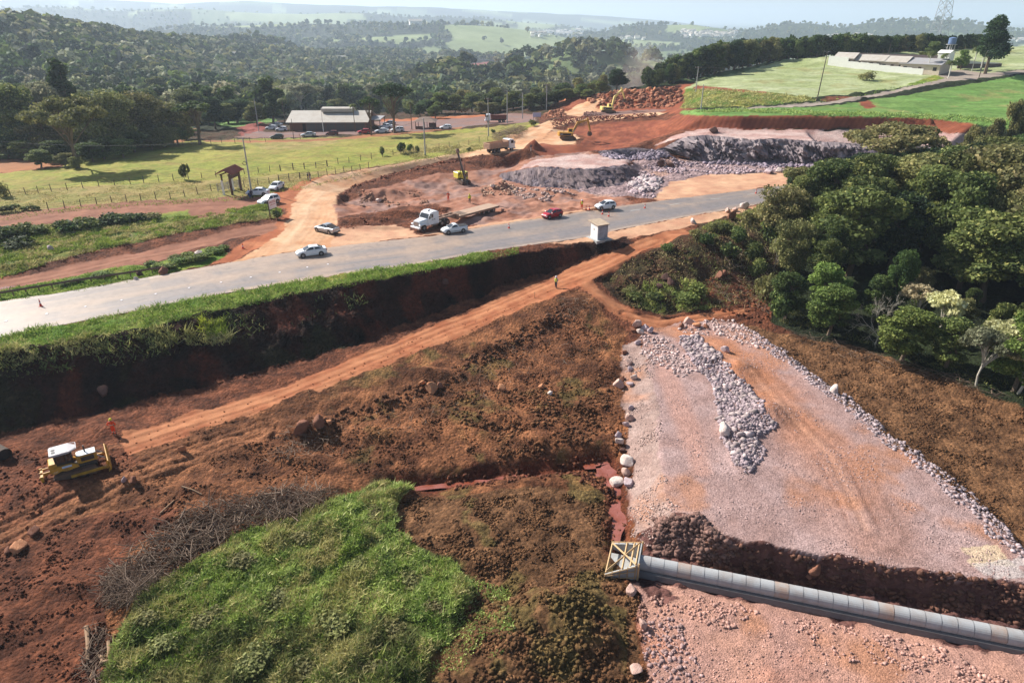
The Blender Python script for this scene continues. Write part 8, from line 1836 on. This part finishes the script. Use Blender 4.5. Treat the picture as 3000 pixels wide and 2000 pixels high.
# motel on the hill
def on(u, v): g = G(u, v); return g
w1_, w2__ = on(1900.5,150), on(2118,172.5); d = w2__-w1_
e = empty('boundary_wall', w1_, math.atan2(d.y, d.x)); tag(e, 'long bright white boundary wall stepping down the pale field', 'wall'); n = 9; LL = Vector((d.x, d.y)).length
for k in range(n):
    x0, x1 = LL*k/n, LL*(k+1)/n; z = d.z*(k+.5)/n; hgt = 3.3 if k < 2 else (2.1 if k < 5 else 1.9)
    m = MB(); m.box(x0, x1, 0, .25, z-1.2, z+hgt); m.build('wall_panel', M_wall, e)
wr = math.atan2(d.y, d.x); dn = Vector((d.x, d.y, 0)).normalized(); nn_v = Vector((-dn.y, dn.x, 0))
M_wall2 = mat('cream_wall', srgb(214,196,176), .85, dirt=.3, dscale=.8)
for t, off, L1, W1, h1, rm_, l in [(.05,1.5,7,6,3.0,M_metalr,'cream house with a shallow roof, first of the motel row from the left'),(.22,2.5,5,5,2.7,M_metalr,'small house with a shallow roof, second of the motel row'),(.34,1.5,8,7,3.0,M_metalr,'house with pinkish gable, third of the motel row'),(.54,1.5,9,7,3.2,M_metalr,'house with light flat roof, fourth of the motel row'),(.76,1.2,13,9,3.2,M_greyr,'larger house with a dark grey roof, nearest the motel gate')]:
    p = w1_+dn*(LL*t)+nn_v*off; z = float(HZ(p.x, p.y)); z = w1_.z+d.z*t; e = empty('house', (p.x, p.y, z-.4), wr); tag(e, l, 'house')
    w_, r_ = gable(e, L1, W1, h1+.3, h1+1.9, M_wall2, rm_, .6)
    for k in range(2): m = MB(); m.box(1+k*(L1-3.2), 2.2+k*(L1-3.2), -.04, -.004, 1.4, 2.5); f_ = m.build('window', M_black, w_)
    m = MB(); m.box(L1/2-.5, L1/2+.5, -.04, -.004, .4, 2.5); m.build('door', M_wood, w_)
p = w1_+dn*(LL*.12)+nn_v*14; e = empty('garden_wall', (p.x, p.y, float(HZ(p.x, p.y))-.3), wr+rad(4)); tag(e, 'long dark grey wall behind the motel houses', 'wall'); m = MB(); m.box(0, LL*.82, 0, .25, -1.5, 2.9); m.build('wall_panel', mat('dark_wall', srgb(112,98,98), .9, dirt=.4), e)
p = on(2168,150); e = empty('gatehouse', (p.x-1.5, p.y+3, p.z-.3), wr); tag(e, 'tall white motel building beside the water tank', 'building'); w_, r_ = gable(e, 4, 5, 4.4, 5.2, M_wall, M_wall, .2)
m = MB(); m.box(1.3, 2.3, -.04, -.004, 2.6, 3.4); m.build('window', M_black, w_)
e = empty('water_tank', (p.x+4.5, p.y+6, p.z-.3), 0); tag(e, 'round blue water tank on tall legs above the motel', 'water tank'); m = MB(); m.tube([(0,0,7.2),(0,0,7.5),(0,0,9.3),(0,0,9.6)], [1.2,1.3,1.3,.4], 20); m.build('tank', M_blue, e); m = MB(); m.cyl((0,0,7.1), 1.9, .15, 'z', 20); m.build('platform', M_conc, e)
for a_ in range(4): m = MB(); m.box(-.12, .12, -.12, .12, 0, 7.1, Matrix.Translation((math.cos(a_*PI/2+.78)*1.2, math.sin(a_*PI/2+.78)*1.2, 0))); m.build('leg', M_conc, e)
a, b = on(2198,158), on(2300,153); d2 = b-a; e = empty('boundary_wall', a, math.atan2(d2.y, d2.x)); tag(e, 'low dark brick wall with white coping right of the motel gate', 'wall'); L2 = Vector((d2.x, d2.y)).length; m = MB(); m.box(0, L2, 0, .3, -.8, 1.6); m.build('brick_panel', mat('dark_brick', srgb(104,88,84), .9, dirt=.4), e); m = MB(); m.prism([(-.0,1.61),(.0,1.61+1.6),(L2*.5,2.2),(L2,1.8),(L2,1.61)], .5, .8); m.build('white_panel', M_wall, e)
# lattice mast
q = at_dist(2146, 122, 315); z0 = float(HZ(q[0], 315)); e = empty('lattice_mast', (q[0], 315, z0-.2), rad(20)); tag(e, 'tall steel lattice mast behind the ridge trees, cut by the top of the photo', 'mast'); Ht = 42; M_lat = mat('galvanised_steel', srgb(170,176,180), .5, metal=.4, dirt=.1)
def wq(z): return 2.6*(1-z/Ht)+.35
for sx, sy in ((-1,-1),(1,-1),(1,1),(-1,1)): m = MB(); m.tube([(sx*wq(0), sy*wq(0), 0), (sx*wq(Ht), sy*wq(Ht), Ht)], .11, 6); m.build('leg', M_lat, e)
lv = [Ht*(1-(1-t)**1.0) for t in np.linspace(0, 1, 15)]
m = MB()
for z1, z2 in zip(lv[:-1], lv[1:]):
    cs_ = [(-1,-1),(1,-1),(1,1),(-1,1)]
    for k in range(4):
        a_, b_ = cs_[k], cs_[(k+1) % 4]; m.tube([(a_[0]*wq(z1), a_[1]*wq(z1), z1), (b_[0]*wq(z2), b_[1]*wq(z2), z2)], .06, 4, cap=False); m.tube([(b_[0]*wq(z1), b_[1]*wq(z1), z1), (a_[0]*wq(z2), a_[1]*wq(z2), z2)], .06, 4, cap=False); m.tube([(a_[0]*wq(z2), a_[1]*wq(z2), z2), (b_[0]*wq(z2), b_[1]*wq(z2), z2)], .06, 4, cap=False)
m.build('bracing', M_lat, e)
# far settlements
hb = MB(); hb.box(-5, 5, -4, 4, 0, 4); hb_o = hb.build('house', M_wall); hb2 = MB(); hb2.prism([(-4.6,3.9),(0,6.2),(4.6,3.9)], -5.4, 5.4, None, 'x')
hr = hb2.build('roof', M_tile, hb_o); hr2m = hr.data.copy(); hr2m.materials[0] = M_metalr; rh = random.Random(9); first = True
for (u0, u1, v0, v1, n, l, gname) in [(1222,1335,71,90,70,'tiny white house of the distant town between the wooded hills','houses of the distant town'),(1565,1690,72,90,80,'tiny white house of the farther town right of the round hill','houses of the second distant town'),(1420,1480,88,94,16,'pale building on the plain between the two towns','buildings on the far plain'),(1900,2010,80,90,18,'tiny house beyond the ridge tree line','houses beyond the ridge'),(2280,2350,92,102,12,'tiny house at the far right horizon','houses at the far right')]:
    for k in range(n):
        p = G(rh.uniform(u0, u1), rh.triangular(v0, v1, (v0+v1)/2)); 
        if first: o = hb_o; first = False
        else: o = copy_tree(hb_o)
        s = rh.uniform(.7, 1.8)*(p.y/2600); o.location = (p.x, p.y, p.z+2); o.rotation_euler = (0, 0, rh.uniform(0, 3)); o.scale = (s, s, s*.9); tag(o, l, 'house', gname)
        if rh.random() < .6: o.children[0].data = hr2m
for u, v, s, l in [(542,146,1.3,'white roofed farm building among the valley trees on the left'),(785,146,1.0,'small farm building in the valley, centre left'),(955,62,2.6,'pale farm building on the far green hill'),(800,190,1.0,'small white hut at the edge of the valley wood')]:
    p = G(u, v); o = copy_tree(hb_o); o.location = (p.x, p.y, p.z+5); o.rotation_euler = (0, 0, .3); o.scale = (s*1.4, s, s); tag(o, l, 'building', None)
    if 'group' in o: del o['group']
    o.children[0].data = hr2m
# dust raised behind the rubble bank
q = at_dist(1470, 185, 300); dm = MB(); bv, bf = ICO3; dm.add([tuple(Vector(p)) for p in bv.tolist()], [tuple(f) for f in bf.tolist()]); 
mm_ = bpy.data.materials.new('dust'); mm_.use_nodes = True; nt = mm_.node_tree
for n in list(nt.nodes):
    if n.type == 'BSDF_PRINCIPLED': nt.nodes.remove(n)
pv = N(nt, 'ShaderNodeVolumePrincipled'); pv.inputs['Color'].default_value = (.86,.76,.66,1); pv.inputs['Anisotropy'].default_value = .2
tcn = N(nt, 'ShaderNodeTexCoord'); nz = N(nt, 'ShaderNodeTexNoise', i_Scale=1.6, i_Detail=3.0); ln = N(nt, 'ShaderNodeVectorMath', operation='LENGTH'); nt.links.new(tcn.outputs['Object'], nz.inputs['Vector']); nt.links.new(tcn.outputs['Object'], ln.inputs[0])
s1_ = N(nt, 'ShaderNodeMapRange'); s1_.inputs[1].default_value = 1.0; s1_.inputs[2].default_value = .1; s1_.inputs[3].default_value = 0; s1_.inputs[4].default_value = 1; nt.links.new(ln.outputs['Value'], s1_.inputs[0])
s2_ = N(nt, 'ShaderNodeMapRange'); s2_.inputs[1].default_value = .38; s2_.inputs[2].default_value = .68; s2_.inputs[3].default_value = 0; s2_.inputs[4].default_value = .055; nt.links.new(nz.outputs['Fac'], s2_.inputs[0])
ml = N(nt, 'ShaderNodeMath', operation='MULTIPLY'); nt.links.new(s1_.outputs[0], ml.inputs[0]); nt.links.new(s2_.outputs[0], ml.inputs[1]); nt.links.new(ml.outputs[0], pv.inputs['Density']); nt.links.new(pv.outputs[0], nt.nodes['Material Output'].inputs['Volume'])
do = dm.build('dust_cloud', mm_); do.location = (q[0], 300, q[2]+3); do.scale = (11, 12, 15); tag(do, kind='stuff')
# ------------------------------------------------------------------ light, sky, air
SUN_EL = rad(36.0)
sdir = Vector((-.82, .57, 0)).normalized()
sun_vec = Vector((sdir.x*math.cos(SUN_EL), sdir.y*math.cos(SUN_EL), math.sin(SUN_EL)))
sd = bpy.data.lights.new('sun', 'SUN'); sd.energy = 5.0; sd.angle = rad(.5); sd.color = (1.0, .965, .90)
so = bpy.data.objects.new('sun', sd); COL.objects.link(so)
so.rotation_euler = sun_vec.to_track_quat('Z', 'Y').to_euler(); so.location = (0, 0, 80)
w = bpy.data.worlds.new('World'); scene.world = w; w.use_nodes = True
nt = w.node_tree; bg = nt.nodes['Background']
sky = nt.nodes.new('ShaderNodeTexSky'); sky.sky_type = 'NISHITA'; sky.sun_disc = False
sky.sun_elevation = SUN_EL; sky.sun_rotation = math.atan2(sdir.x, sdir.y)
sky.altitude = 500; sky.air_density = 1.0; sky.dust_density = 1.6; sky.ozone_density = 1.0
nt.links.new(sky.outputs['Color'], bg.inputs['Color']); bg.inputs['Strength'].default_value = .065
hz = MB(); hz.box(-60000, 60000, -3000, 60000, -160, 340)
hm = bpy.data.materials.new('haze'); hm.use_nodes = True
for n in list(hm.node_tree.nodes):
    if n.type == 'BSDF_PRINCIPLED': hm.node_tree.nodes.remove(n)
pv = hm.node_tree.nodes.new('ShaderNodeVolumePrincipled'); pv.inputs['Color'].default_value = (.72, .85, 1, 1)
pv.inputs['Density'].default_value = 1.7e-4; pv.inputs['Anisotropy'].default_value = .25
hm.node_tree.links.new(pv.outputs[0], hm.node_tree.nodes['Material Output'].inputs['Volume'])
ho = hz.build('haze', hm); tag(ho, kind='stuff')
scene.view_settings.view_transform = 'Standard'; scene.view_settings.look = 'None'
scene.view_settings.exposure = 0.85; scene.view_settings.gamma = 1
scene.cycles.max_bounces = 6; scene.cycles.volume_bounces = 1
scene.cycles.transparent_max_bounces = 8
